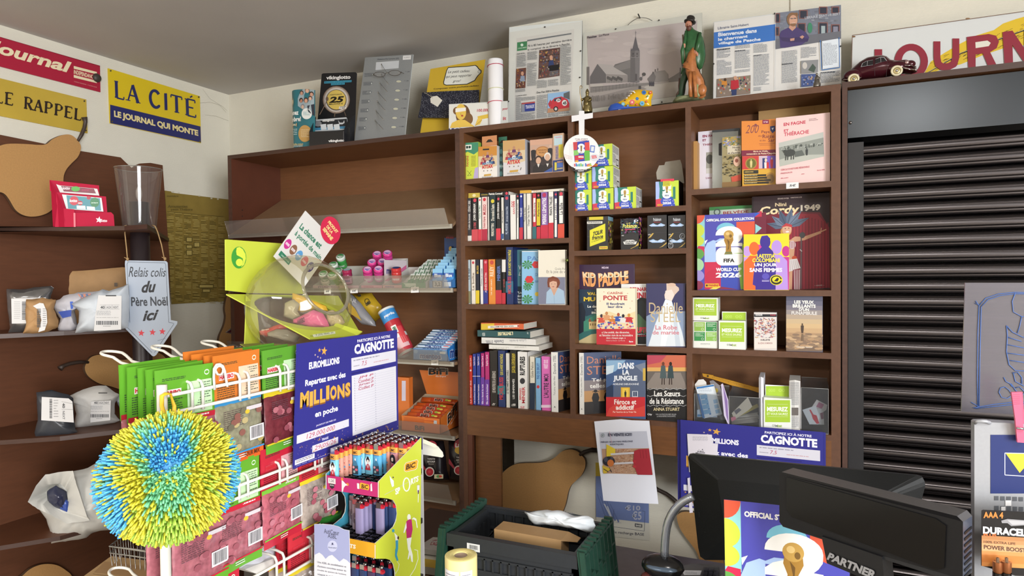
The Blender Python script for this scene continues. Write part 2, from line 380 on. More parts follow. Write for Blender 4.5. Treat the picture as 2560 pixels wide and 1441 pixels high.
b=B(); p=PY(cI(868,160),2.297); b.lathe([(.001,-.004),(.006,-.004),(.007,0),(.004,.004),(.001,.005)],p,mat('#7f8a4a',.3,.8),12,Matrix.Rotation(math.pi/2,3,'X')); b.obj('brass_screw',t)

# == roller shutter cabinet
t=thing('roller_shutter_cabinet','black roller shutter cabinet in a brown frame right of the bookcase','cabinet',(.8,2.4,0))
board('side_panel',.109,.124,-1.6,.575,WOODL,2.52,EDGE,YF,t)
board('top_board',.109,1.42,.575,.593,WOODI,2.52,WOODD,YF,t)
board('side_panel',1.40,1.42,-1.6,.575,WOODL,2.52,EDGE,YF,t)
DK=mat('#45484b',.27,1,'noise',.5,300,.02)
b=B();
b.slab([(.126,2.32,Z(.57)),(.126,2.32,Z(.42)),(.126,2.335,Z(.404)),(.126,2.40,Z(.404)),(.126,2.40,Z(.57))],(1.27,0,0),DK)
o=b.obj('shutter_box',t)
b=B(); b.lathe([(.001,.004),(.004,.003),(.005,0)],PY(cJ(1238,935),2.318),mat('#c8c8c8',.2,1),10,Matrix.Rotation(math.pi/2,3,'X')); b.obj('rivet',o)
RL=mat('#232224',.45,.1,'noise',.5,300,.03)
b=B(); b.box(.126,.170,2.315,2.40,0,Z(.404),RL); b.obj('guide_rail',t)
b=B(); b.box(1.35,1.395,2.315,2.40,0,Z(.404),RL); b.obj('guide_rail',t)
SL=mat('#565253',.27,1,'noise',.5,200,.03)
for i in range(38):
 z=.404-i*.048;
 if z<-1.5: break
 prof=[(2.362,z),(2.350,z-.001),(2.342,z-.006),(2.338,z-.013),(2.3372,z-.0155),(2.3395,z-.016),(2.3382,z-.0175),(2.3395,z-.030),(2.3415,z-.034),(2.3435,z-.0345),(2.3425,z-.036),(2.35,z-.045),(2.36,z-.047),(2.37,z-.047),(2.37,z)]
 b=B(); k=len(prof); A=[Vec((.165,y,Z(q))) for y,q in prof]; C=[Vec((1.355,y,Z(q))) for y,q in prof]
 b.add(A+C,[(j,j+1,j+1+k,j+k) for j in range(k-1)],SL,True); b.obj('slat',t)

# == left shelf unit on the left wall
t=thing('corner_shelf_unit','brown wall shelf unit with curved shelves holding parcels','shelving unit',(-2.8,1.8,0))
XW=-3.0
def shelfpoly(z,px):
 front=[PZ(c0(*p),z) for p in px]; front[0]=front[0]+(front[0]-front[1])*1.6
 return front
LS=[(.19,[(0,580),(150,578),(311,576),(368,572),(390,585)],(411,606)),(-.222,[(0,847),(160,839),(319,830),(375,822),(395,828)],(420,838)),
 (-.62,[(0,1113),(150,1103),(303,1085),(370,1068)],(420,1050)),(-1.02,[(0,1377),(150,1352),(300,1310),(372,1280)],(425,1240))]
SHZ=[]
for z,px,rr in LS:
 f=shelfpoly(z,px); last=Vec((XW,2.335,Z(z))); f0=Vec((XW,f[0].y,Z(z)))
 pts=[f0]+f+[last]; b=B(); b.slab(pts,(0,0,.017),WOODR,WOODD); b.obj('shelf',t)
 # slatted frame under the board
 SHZ.append(Z(z)+.017)
pts=[PX(p,XW) for p in [cA(690,1090),cA(1035,1145),cA(1070,1180),cA(1135,1240),cA(1165,1215),cA(1205,1197),cA(1290,1192),cA(1395,1212)]]
pts=[Vec((XW,.9,0)),Vec((XW,.9,Z(.62)))]+pts+[Vec((XW,2.335,Z(.1))),Vec((XW,2.335,0))]
b=B(); b.slab(pts,(-.013,0,0),WOODR); b.obj('back_panel',t)

# pear shaped boards -------------------------------------------------
def pear(name,label,out,X=None,Y=None,stem=None,th=.016,c=cA,sc_=c0):
 n=(1,0,0) if X is not None else NY
 P=lambda q,o=0: (PX(q,X+o) if X is not None else PY(q,Y-o))
 base=[P(q) for q in out]; # smooth closed outline
 N=len(base); sm=[]
 for i in range(N):
  p0,p1,p2,p3=base[i-1],base[i],base[(i+1)%N],base[(i+2)%N]
  for k in range(5):
   u=k/5; sm.append(.5*((2*p1)+(p2-p0)*u+(2*p0-5*p1+4*p2-p3)*u*u+(3*p1-p0-3*p2+p3)*u**3))
 cen=sum(sm,Vec())/len(sm)
 t=thing(name,label,'wall decoration',(cen.x,cen.y,min(q.z for q in sm)))
 b=B(); b.slab(sm,Vec(n)*-th,MDF,mat('#5b4330',.6)); b.obj('pear_body',t)
 if stem:
  q=[P(s_) for s_ in stem]; r=[.006]+[.008]*(len(q)-2)+[.013]
  b=B(); b.tube(q,r,mat('#3f332c',.5,0,'noise'),8); b.obj('stem',t)
 return t
pear('wooden_pear_board','large tan wooden pear board at the top of the left shelf unit',
 [cA(*p) for p in [(-120,1100),(0,1045),(80,1028),(220,1030),(340,1038),(400,1030),(450,990),(530,955),(600,950),(655,985),(692,1040),(690,1090),(665,1145),(615,1195),(572,1245),(548,1300)]]+[cB(*p) for p in [(495,60),(480,160),(430,240),(370,292),(280,318),(195,312),(125,270),(75,190),(40,145),(0,128),(-60,140)]],X=-2.965,
 stem=[cA(*p) for p in [(668,1005),(700,950),(724,890),(733,840),(722,800)]])
pear('wooden_pear_board','tan wooden pear board on the panel behind the white parcels',
 [cC(*p) for p in [(545,110),(558,68),(590,32),(645,20),(715,38),(790,52),(860,36),(960,0),(1030,12),(1075,55),(1092,110),(1080,220),(1000,300),(860,270),(720,225),(640,205),(570,160)]],X=-2.97,
 stem=[cC(*p) for p in [(568,68),(510,66),(450,76),(405,92),(385,108)]])
pear('wooden_pear_board','tan wooden pear board low at the bottom left of the shelf unit',
 [cC(*p) for p in [(120,1480),(150,1435),(205,1390),(280,1365),(360,1370),(420,1402),(465,1450),(480,1560),(400,1660),(200,1640)]],X=-2.97)
pear('wooden_pear_board','tan wooden pear board on the back wall under the bookcase apron',
 [cM(*p) for p in [(622,700),(630,640),(665,570),(720,515),(790,482),(870,474),(980,472),(1060,458),(1120,425),(1180,375),(1250,356),(1310,372),(1350,410),(1378,450),(1378,510),(1350,575),(1300,625),(1260,665),(1235,720),(1220,790),(1200,860),(1150,950),(1000,1050),(800,1000),(680,880),(635,800)]],Y=2.505,
 stem=[cM(*p) for p in [(1332,405),(1370,380),(1420,365),(1480,358)]])
pear('wooden_pear_board','tan wooden pear board on the back wall behind the black monitor',
 [c5(*p) for p in [(730,480),(760,430),(830,395),(960,400),(1100,450),(1200,700),(1300,900),(1450,1100),(1500,1300),(1400,1500),(1200,1560),(1120,1250),(1050,1050),(960,920),(860,790),(770,640)]],Y=2.505,
 stem=[c5(*p) for p in [(790,300),(740,245),(650,165),(560,100),(430,40),(330,-10)]])
pear('wooden_pear_board','tan wooden pear board edge between brass plate and candy shelf unit',
 [c6(*p) for p in [(170,640),(120,740),(100,860),(110,960),(90,1060),(40,1180),(30,1300),(60,1420),(200,1420),(330,1300),(330,700)]],X=-2.99)

# == enamel and newspaper signs
def plate(name,label,quad,X,m,cat='sign',th=.006):
 b=B(); b.slab([PX(q,X) for q in quad],(-th,0,0),m); return b
def serif(Dr,s,quad,h,slab=False,wt=.17):
 """serif capitals drawn as strokes inside a skewed quad (tl,tr,br,bl)"""
 G={'L':[((.2,1),(.2,0)),((.2,0),(.9,0))],'A':[((.5,1),(.08,0)),((.5,1),(.92,0)),((.25,.36),(.75,.36))],'I':[((.5,1),(.5,0))],
       'T':[((.5,1),(.5,0)),((.05,1),(.95,1))],'E':[((.2,1),(.2,0)),((.2,0),(.88,0)),((.2,1),(.85,1)),((.2,.52),(.7,.52))],
       'C':[tuple((.52+.42*cos(rad(a_)),.5+.5*sin(rad(a_))) for a_ in range(42,320,18))],
       'P':[((.22,1),(.22,0)),((.22,1),(.62,1),(.85,.88),(.85,.6),(.62,.47),(.22,.47))],
       'R':[((.22,1),(.22,0)),((.22,1),(.62,1),(.85,.88),(.85,.62),(.62,.5),(.22,.5)),((.5,.5),(.9,0))]}
 SF={'L':[(.2,1),(.2,0)],'A':[(.08,0),(.92,0)],'I':[(.5,1),(.5,0)],'T':[(.5,0)],'E':[(.2,1),(.2,0)],'C':[],'P':[(.22,1),(.22,0)],'R':[(.22,1),(.22,0),(.93,0)]}
 EV={'L':[(.9,0)],'E':[(.88,0),(.85,1)],'T':[(.05,1),(.95,1)]}
 W={'I':.5,' ':.55,'L':.85}; ws=[W.get(ch,1) for ch in s]; tot=sum(ws); x=0
 tl,tr,br,bl=quad
 def P(u,v): a=(tl[0]+(tr[0]-tl[0])*u,tl[1]+(tr[1]-tl[1])*u); c=(bl[0]+(br[0]-bl[0])*u,bl[1]+(br[1]-bl[1])*u); return (c[0]+(a[0]-c[0])*v,c[1]+(a[1]-c[1])*v)
 for ch,wd in zip(s,ws):
  g='E' if ch=='É' else ch
  if g in G:
   cw=wd/tot
   def q(p): return P(x/tot+cw*(.08+.84*p[0]),p[1])
   hh=wt*(math.dist(tl,bl));
   def st(a,c,w0):
    a_,c_=q(a),q(c); vert=abs(c[1]-a[1])>abs(c[0]-a[0])*.6
    Dr.l([a_,c_],w0*(1 if vert or g=='C' else .5),h)
    if g=='C': Dr.e(*c_,w0/2,w0/2,h,seg=10)
   for path in G[g]:
    for i,(a,c) in enumerate(zip(path,path[1:])): st(a,c,hh*(.55 if g=='A' and i==0 and path[1]==(.08,0) else 1))
   for p in SF[g]:
    a=q((p[0]-.2,p[1]+(.03 if p[1]==0 else -.03))); c=q((p[0]+.2,p[1]+(.03 if p[1]==0 else -.03))); Dr.l([a,c],hh*(.55 if slab else .3),h)
   for p in EV.get(g,[]):
    d=.16 if p[1]==0 else -.16; Dr.l([q(p),q((p[0],p[1]+d))],hh*.4,h)
   if ch=='É': Dr.l([q((.45,1.12)),q((.65,1.24))],hh*.5,h)
  x+=wd
XS=-3.006
b=plate('sign','',[(-140,52),(250,164.3),(251.2,230.5),(-140,130)],XS,mat('#a8213c',.3))
d=DX(b,cA,XS); d.q('Journal',(-95,120),(615,330),(595,452),(-115,262),'#e9dcb8',1.5,.5)
d.p([(632,360),(830,412),(830,432),(632,384)],'#e9dcb8').p([(632,436),(830,488),(830,508),(632,460)],'#e9dcb8')
d.q('INDEPENDANCE',(634,392),(812,440),(810,474),(632,428),'#e9dcb8',1); d.q('FORMAT MODERNE  1 F 50 PAR JOUR',(636,490),(830,540),(830,550),(636,500),'#d8a8a0',0)
d.l([(0,112),(858,362)],3,'#6d1526')
b.top('newspaper_sign','red enamel newspaper sign with cream letters reading Journal','sign')
b=B(); b.e(PX(cA(832,462),-3.0),.012,.02,.02,mat('#3b3430',.5),seg=12); b.top('black_hook','small dark knob on the right end of the red sign','hook')
b=plate('sign','',[(-140,161),(215.7,248.9),(219.2,333.4),(-140,262)],XS,mat('#c9ac45',.35,.15,'noise',.5,5,.08))
d=DX(b,cA,XS); serif(d,'RAPPEL',[(200,622),(708,738),(702,830),(196,722)],'#2a1f1a',True,.2); serif(d,'LE',[(-42,570),(125,600),(122,702),(-46,668)],'#2a1f1a',True,.2)
for q in ((722,662),(735,915)): d.e(*q,8,8,'#4a4230',seg=10)
b.top('newspaper_sign','yellow metal sign with black letters reading LE RAPPEL','sign')
b=plate('sign','',[(270.5,170.8),(499.9,240.7),(502.8,357.9),(275.4,308.3)],XS,mat('#d8bd22',.3))
d=DX(b,cA,XS); d.p([(944,692),(1719,880),(1724,1018),(946,850)],'#262a66')
serif(d,'LA CITÉ',[(970,482),(1695,665),(1700,808),(975,628)],'#232a60',False,.17)
d.q('LE JOURNAL QUI MONTE',(975,742),(1698,912),(1700,976),(978,812),'#e7d79a',2.2)
for q in ((948,402),(1703,628),(960,838),(1712,1008)): d.e(*q,8,8,'#5a5230',seg=10)
b.top('newspaper_sign','yellow and dark blue enamel sign reading LA CITÉ','sign')
# brass printing plate
BR=mat('#97813f',.45,.25,'noise',.5,12,.1); b=B(); b.slab([PX(q,-3.005) for q in [cB(1292,115),cB(1340,122),cB(1345,132),(571+12,497.5+3),(571+12,752),cB(1345,1005)]],(-.003,0,0),BR)
d=DX(b,cB,-3.005); DKB='#6a5c2e'; LTB='#b3a05c'
random.seed(3)
for i in range(7):
 x0=1305+i*66; x1=x0+56
 for y0,y1 in ((285+i*4,415),(430,700),(715,880),(900,980)):
  y=y0
  while y<y1:
   w=random.uniform(.5,1)*(x1-x0); off=random.choice((0,0,(x1-x0)-w));
   d.p([(x0+off,y+i*3),(x0+off+w,y+2+i*3),(x0+off+w,y+6+i*3),(x0+off,y+4+i*3)],LTB if rq()<.6 else DKB); y+=11
for q in ((1305,228,1460,250,'Amusantes'),(1330,255,1500,276,'petit Théâtre'),(1300,150,1390,165,'numéro')): d.t(q[4],*q[:4],DKB,1)
d.l([(1300,280),(1740,320)],3,DKB)
for q in ((1448,480,1498,520),(1448,540,1498,570),(1448,580,1498,625),(1508,520,1558,560),(1548,850,1665,880),(1575,885,1640,915)): d.r(*q,DKB); d.r(q[0]+6,q[1]+6,q[2]-6,q[3]-6,LTB)
for q in ((1340,122),(1385,130),(1545,152),(1640,172),(1690,178)): d.r(q[0],q[1],q[0]+14,q[1]+10,'#c9c3ae')
b.top('brass_printing_plate','tarnished brass newspaper printing plate hanging in the wall corner','plate')

# cobweb threads in the corner
b=B();
for pts in ([(1740,560),(1800,640),(1880,690),(1940,760)],[(1700,680),(1800,670),(1900,700),(1950,745)],[(1760,780),(1850,790),(1960,830)]):
 b.tube([PX(cA(*q),-3.008) for q in pts],.0004,mat('#8b8578'),4)
b.top('cobweb','thin grey cobweb threads in the ceiling corner of the left wall','cobweb')
# == books and boxes in the bookcase
S1,S2,S3,S4=Z(.383),Z(.135),Z(-.118),Z(-.527)
T1,T2,T3=Z(.233),Z(.085),Z(-.263)
U1,U2,U3=Z(.286),Z(-.062),Z(-.263)
def book(name,label,c,x0,y0,x1,y1,Y,zb,th,cover,draw,group=None,sk=0,cat='book',spine=None,lift=0,rot=0):
 """front facing book; cover print is drawn in crop pixels"""
 X0,X1,Zb,Zt=fb(c,x0,y0,x1,y1,Y); zb=(zb if zb is not None else Zb)+lift
 t=thing(name,label,cat,((X0+X1)/2,Y+th/2,zb),group)
 cm=pm(cover); b=B(); b.box(X0,X1,Y,Y+.0012,zb,Zt,cm); b.box(X0,X1,Y+th-.001,Y+th,zb,Zt,cm); b.box(X0,X0+.0012,Y,Y+th,zb,Zt,pm(spine or cover))
 if draw: d_=DY(b,c,Y,sk,(x0+x1)/2); d_.clip=(x0,x1); draw(d_)
 b.obj('cover',t)
 b=B(); b.box(X0+.0012,X1-.002,Y+.0013,Y+th-.0012,zb+.002,Zt-.002,PAGE); b.obj('page_block',t)
 return t
def cbox(name,label,c,x0,y0,x1,Y,zb,dp,front,side,draw,group=None,sk=0,cat='box',y1=None,ex=None):
 X0,X1,Zb,Zt=fb(c,x0,y0,x1,y1 or y0+10,Y); zb=Zb if zb is None else zb
 b=B(); b.box(X0,X1,Y,Y+dp,zb,Zt,mat(side,.4),mat(front,.35))
 if draw: d_=DY(b,c,Y,sk,(x0+x1)/2); d_.clip=(x0,x1); draw(d_)
 if ex: ex(b,X0,X1,zb,Zt)
 return b.top(name,label,cat,group)
def spines(c,Y,zb,rows,group,cat='book',dp=.11):
 for r in rows:
  x0,x1,y0,y1,col,lab,dr=r[:7]; dd=r[7] if len(r)>7 else dp
  X0,X1,_,Zt=fb(c,x0,y0,x1,y0+10,Y); X1-=.0006
  t=thing('paperback_book',lab,cat,((X0+X1)/2,Y+dd/2,zb),group); b=B(); m=pm(col); bw=X1-X0
  b.box(X0,X1,Y,Y+.0012,zb,Zt,m); b.box(X0,X0+min(.001,bw/4),Y,Y+dd,zb,Zt,m); b.box(X1-min(.001,bw/4),X1,Y,Y+dd,zb,Zt,m)
  if dr: dr(DY(b,c,Y,-.06 if c is cH else -.01,(x0+x1)/2),x0,x1,y0,y1)
  b.obj('cover',t); b=B(); b.box(X0+min(.0012,bw/4),X1-min(.0012,bw/4),Y+.0013,Y+dd-.003,zb+.001,Zt-.003,PAGE); b.obj('page_block',t)
def sp(txt=None,tc='#ffffff',ty=None,band=None,bc='#c8283c',dot=None,rot=90,tx=None,label=None,b=1,more=(),bl=None):
 def f(d,x0,x1,y0,y1):
  w=x1-x0
  if label: d.r(x0+w*.22,y0+(y1-y0)*label[0],x1-w*.22,y0+(y1-y0)*label[1],'#f2f0ea')
  if band: d.r(x0,y0+(y1-y0)*band,x1,y1,bc)
  if bl: d.r(x0,y0+(y1-y0)*bl[0],x1,y0+(y1-y0)*bl[1],bl[2])
  if dot: d.e((x0+x1)/2,y0+(y1-y0)*dot[0],w*.26,w*.3,dot[1],seg=12)
  if txt:
   a,e=ty or (.2,.6); d.t(txt,x0+w*.24,y0+(y1-y0)*a,x1-w*.24,y0+(y1-y0)*e,tc,b,0,rot)
  for (tt,cc,a,e,xx0,xx1) in more: d.t(tt,x0+w*xx0,y0+(y1-y0)*a,x0+w*xx1,y0+(y1-y0)*e,cc,1,0,rot)
 return f
G1='paperbacks standing in the second row of the left column'
RD='#d8455a'
spines(cH,2.325,S2,[
 (100,148,742,1157,'#3f3e41','charcoal paperback at the far left of the second row, white flame at its foot',sp('CÉDRIC SIRE','#e8e6e0',(.06,.32),more=[('L\'ombre des innocents','#e8e6e0',.36,.72,.3,.7)],bl=(.86,.98,'#e6e4de'))),
 (150,208,738,1155,'#1c1b1e','black paperback with red base second from left of the second row',sp('JOHN GRISHAM','#f4f2ee',(.14,.52),band=.72,bc='#d04a55',dot=(.06,RD),more=[('LA FIRME','#c8505a',.56,.7,.3,.7)])),
 (210,242,735,1155,'#d5e6dc','pale green paperback right of the first black one',sp('Sophie Tal Men','#3f7a5c',(.18,.48),band=.72,bc='#d2364a',dot=(.06,RD),label=(.02,.68))),
 (243,297,730,1155,'#ebd0cb','pale pink paperback with crimson base in the second row',sp('MUSSO','#b52a3c',(.17,.4),band=.72,bc='#b32744',dot=(.06,'#c8283c'),more=[('l\'instant d\'après','#b54a56',.44,.7,.25,.75)])),
 (300,315,728,1155,'#e6e2da','thin off white paperback beside the dark teal one',sp()),
 (316,379,714,1155,'#1b3038','dark teal paperback with yellow dots on its spine',sp('D\'un monde à l\'autre','#e9e4d4',(.2,.55),more=[('PIERRE BOTTERO','#e9e4d4',.6,.88,.3,.7)],dot=(.13,'#d8c83a'))),
 (381,424,724,1155,'#17171a','black paperback with red base right of the teal one',sp('JOHN GRISHAM','#f4f2ee',(.14,.5),band=.71,bc='#d83a4c',dot=(.06,RD))),
 (427,454,735,1155,'#dedbd2','off white paperback with black print and blue foot mark',sp('Les sept morts','#38393c',(.3,.58),bl=(.82,.94,'#38598c'))),
 (456,508,712,1150,'#2d3b55','slate blue paperback in the second row',sp('M.J. ARLIDGE','#b9c4d6',(.62,.85),dot=(.07,RD),more=[('UN SALE CARACTÈRE','#b9c4d6',.25,.58,.3,.7)])),
 (511,569,710,1150,'#e9e7e1','white paperback with red author letters in the middle of the second row',sp('DOS','#c83a4a',(.14,.26),more=[('SANTOS','#c83a4a',.14,.42,.52,.8)])),
 (572,599,702,1148,'#2a2a2d','narrow black and white paperback with long white label',sp('Le jour d\'avant','#444444',(.2,.5),label=(.12,.96),dot=(.05,RD))),
 (601,635,698,1146,'#2b3a94','royal blue paperback with red base',sp('THILLIEZ','#e9e9ef',(.3,.5),band=.72,bc='#c83244',dot=(.06,'#e8e8f0'))),
 (638,667,700,1143,'#d4d1c8','grey white paperback right of the royal blue one',sp('Tout le bleu','#555555',(.3,.6))),
 (668,712,698,1140,'#e9e6dd','cream paperback before the red spines begin',sp('Changer l\'eau des fleurs','#45464a',(.25,.7))),
 (725,762,697,1135,'#c93245','red paperback with long white label and teal foot',sp('Mémoire morte','#444444',(.2,.5),label=(.1,.62),band=.72,bc='#2f6a72',dot=(.05,RD))),
 (765,800,695,1133,'#19191b','black paperback with yellow spine label and red foot',sp('Parle-moi','#333333',(.2,.5),bl=(.12,.7,'#d8c032'),band=.73,bc='#c83040',dot=(.05,RD))),
 (803,872,686,1131,'#8a62a8','purple paperback with large white author letters',sp('PIERRE LEMAITRE','#f4eef6',(.12,.68),band=.7,bc='#c82c46',dot=(.06,'#b8305a'),b=1.4)),
 (875,925,681,1128,'#ece9e4','white paperback with black letters and red base near the divider',sp('FRANCK THILLIEZ','#26262a',(.1,.5),band=.66,bc='#cf2f40',b=1.4)),
 (928,964,680,1125,'#2e2c5e','dark violet paperback with white label near the divider',sp('Les oubliés','#555555',(.25,.6),label=(.15,.97),dot=(.06,RD))),
 (966,1027,675,1122,'#3d3b3e','dark grey paperback with white label and orange red base beside the divider',sp('La faille','#444444',(.25,.5),label=(.1,.68),band=.7,bc='#d9513c',dot=(.06,RD)))],G1)
def lying(label,c,x0,x1,y0,y1,Y,cov,page,draw,group,dp=.11,mid=None,yaw=0):
 X0,X1,Zb,Zt=fb(c,x0,y0,x1,y1,Y); t=thing('paperback_book',label,'book',((X0+X1)/2,Y,Zb),group); b=B(); m=pm(cov)
 b.box(X0,X1,Y,Y+.0012,Zb,Zt,m); b.box(X0,X1,Y,Y+dp,Zt-.001,Zt,m); b.box(X0,X1,Y,Y+dp,Zb,Zb+.001,m)
 draw(DY(b,c,Y,-.04,(x0+x1)/2)); b.obj('cover',t)
 b=B(); b.box(X0+.001,X1-.0005,Y+.0013,Y+dp-.002,Zb+.001,Zt-.001,PAGE); b.obj('page_block',t)
 if yaw: t.rotation_euler=(0,0,yaw)
GL='books lying flat on the second row of the left column'
lying('black book lying flat on the left half of the second row',cH,118,497,688,734,2.33,'#1d1c1e',PAGE,lambda d:(d.r(118,688,226,734,'#c9b24a'),d.e(172,711,16,14,'#e8dfae'),d.t('Patricia Cornwell',312,693,440,713,'#f0eee8',1.5),d.t('nid inconnu',240,700,300,714,'#c9b24a',1),d.e(480,704,12,14,RD)),GL)
lying('white and yellow book lying flat over the right half of the second row',cH,606,1022,661,688,2.335,'#e9e4d6',PAGE,lambda d:(d.r(606,661,716,688,'#d9a73a'),d.t('LE PETIT OUBLI',735,668,830,680,'#c88a4a',1),d.e(990,675,10,8,'#b7a37a')),GL)
G2='paperbacks standing in the third row of the left column'
spines(cI,2.325,S3,[
 (88,115,157,497,'#b9ccd6','pale blue paperback at the far left of the third row',sp('Le bal','#5a6a74',(.2,.45),bl=(.72,1,'#8c8a68'))),
 (117,152,155,499,'#e8e0d4','cream paperback with red dot second in the third row',sp('La boîte','#8a7a6a',(.3,.7),dot=(.07,'#c8384a'))),
 (155,184,155,500,'#1b1f33','navy paperback with yellow base in the third row',sp('BUSSI','#d8b23a',(.14,.32),band=.7,bc='#dfc32c')),
 (187,212,155,500,'#e6e3e2','narrow white paperback beside the navy and yellow one',sp('Comme un roman','#7a7478',(.2,.6))),
 (214,250,155,501,'#c4263c','red paperback with blue base in the third row',sp('AGNÈS MARTIN','#e8c8c8',(.3,.75),band=.7,bc='#2a3488',dot=(.06,'#e08090'))),
 (252,309,153,502,'#e18a35','orange paperback in the third row',sp('RILEY','#f6e6c8',(.16,.38),more=[('Les sept sœurs','#f6e6c8',.45,.8,.3,.6)],dot=(.07,'#c84a3c'))),
 (311,358,153,502,'#232226','black paperback with blue lettering and red base',sp('MINIER','#5f78b8',(.14,.48),band=.69,bc='#c12c3c',b=1.4)),
 (360,389,155,503,'#1f1f22','black paperback with white head and red foot',sp('LA VALLÉE','#b8484a',(.44,.62),bl=(0,.28,'#e6e4df'),band=.75,bc='#c12c3c')),
 (391,449,57,503,'#1e2f62','tall dark blue marbled book before the teal cover, third row',sp('QUE LA MORT NOUS FRÔLE','#dfd23e',(.05,.5),more=[('MICHEL BUSSI','#c83a44',.52,.82,.25,.72)],bl=(.6,.8,'#2c6a86')),.15)],G2)
def bk_teal(d):
 d.r(452,85,640,365,'#4d8088').r(452,365,640,505,'#22343a').t('V',490,200,512,235,'#e8e8e0').t('L',492,250,508,280,'#e8e8e0',0,1)
 for i,s_ in enumerate(('"Un','écr','bou','nou')): d.t(s_,482,405+i*25,515,424+i*25,'#dfe4e2',1,.5)
 d.p([(452,85),(458,85),(470,505),(452,505)],'#1a3a4a')
book('hardback_book','teal book with dark lower half behind the flowered blue one',cI,452,76,640,503,2.365,S3,.03,'#4b7880',bk_teal)
def bk_flower(d):
 d.r(516,92,655,503,'#8ec1e6').r(516,88,655,94,'#e8eef2')
 d.t('PAS',560,128,665,165,'#5f8cc8',1).t('DE',622,260,650,285,'#5f8cc8').t('BR',620,318,652,336,'#5f8cc8')
 for cx,cy,s_ in ((560,195,1),(572,335,.9),(560,465,1),(560,370,.8)):
  for a in range(0,360,40):
   r=rad(a); d.p([(cx,cy),(cx+38*s_*cos(r-.25),cy+30*s_*sin(r-.25)),(cx+46*s_*cos(r),cy+38*s_*sin(r)),(cx+38*s_*cos(r+.25),cy+30*s_*sin(r+.25))],'#3f8a4a')
 for cx,cy in ((575,310),(630,195)):
  for a in range(0,360,60): r=rad(a); d.e(cx+18*cos(r),cy+16*sin(r),16,14,'#d4343c',seg=8)
 for a in range(0,360,60): r=rad(a); d.e(636+9*cos(r),425+9*sin(r),9,9,'#e0c23a',seg=8)
book('hardback_book','light blue book with green leaves and red flowers',cI,516,87,655,505,2.345,S3,.018,'#8ec1e6',bk_flower)
def bk_joie(d):
 d.r(645,84,855,292,'#ece6d6').r(645,292,855,505,'#7f8196')
 d.t('Gisèle Pel',775,218,856,236,'#8a867e',0).t('Et la joie de v',710,238,856,268,'#6a665e',0)
 d.p([(705,500),(710,410),(740,380),(765,405),(800,375),(845,400),(855,500)],'#a9c3da').p([(745,385),(768,440),(798,378),(780,350),(755,350)],'#d3a58c')
 d.e(765,335,50,46,'#8a4a34').p([(715,335),(720,300),(760,285),(800,300),(812,345),(800,375),(720,372)],'#7a3f2c').e(762,348,30,40,'#d9ad95')
 d.p([(728,335),(735,312),(770,305),(798,320),(796,330),(760,322)],'#8a4a34').e(750,345,4,2,'#3a2a24',seg=8).e(776,345,4,2,'#3a2a24',seg=8).e(762,368,9,3,'#b0524e',seg=8)
 d.l([(768,440),(772,500)],2,'#7f9cb8')
book('hardback_book','cream and grey book with portrait of a red-haired woman, third row',cI,645,80,856,506,2.32,S3,.02,'#ece6d6',bk_joie,spine='#d8d2c4')
GP='books piled flat on the bottom row of the left column'
lying('orange and yellow paperback on top of the flat pile',cI,196,530,652,700,2.345,'#d9653a',PAGE,lambda d:(d.r(196,652,300,700,'#e2c13a'),d.r(250,670,495,690,'#eee9e0'),d.t('NOS VIES EN MIETTES',270,674,450,686,'#555555',1,0,180),d.e(488,680,8,8,'#b8403a')),GP,.14)
lying('dark teal hardback second in the flat pile, title upside down',cI,168,580,712,766,2.335,'#2a565a',PAGE,lambda d:(d.t('L\'INTRUSE',328,722,446,750,'#efe6b8',2,0,180),d.t('City',556,728,568,748,'#d8e0dc',1,0,180),d.t('FREIDA',205,722,228,748,'#d8e0dc',1,0,180)),GP,.15)
lying('white paperback third in the flat pile',cI,200,625,770,820,2.33,'#e7e5e1',PAGE,lambda d:(d.t('STEEL',232,782,290,806,'#8a8a92',1,0,180),d.t('Danielle',300,782,372,806,'#8a8a92',1,0,180),d.t('La Robe de mariée',420,784,550,802,'#9a9aa0',0,0,180)),GP,.15)
lying('white paperback at the bottom of the flat pile',cI,258,650,826,864,2.325,'#ebe9e3',PAGE,lambda d:(d.t('Le dernier secret',460,838,550,850,'#b0aea8',0,0,180),d.t('LE MONDE',285,838,410,850,'#c0beb8',0,0,180)),GP,.15)
G3='books standing in the bottom row of the left column'
def sarah(ttl,tt2): return sp(ttl,'#f2dede',(.05,.22),more=[(tt2,'#f2dede',.58,.95,.3,.7)],bl=(.42,.43,'#f2e6e6'))
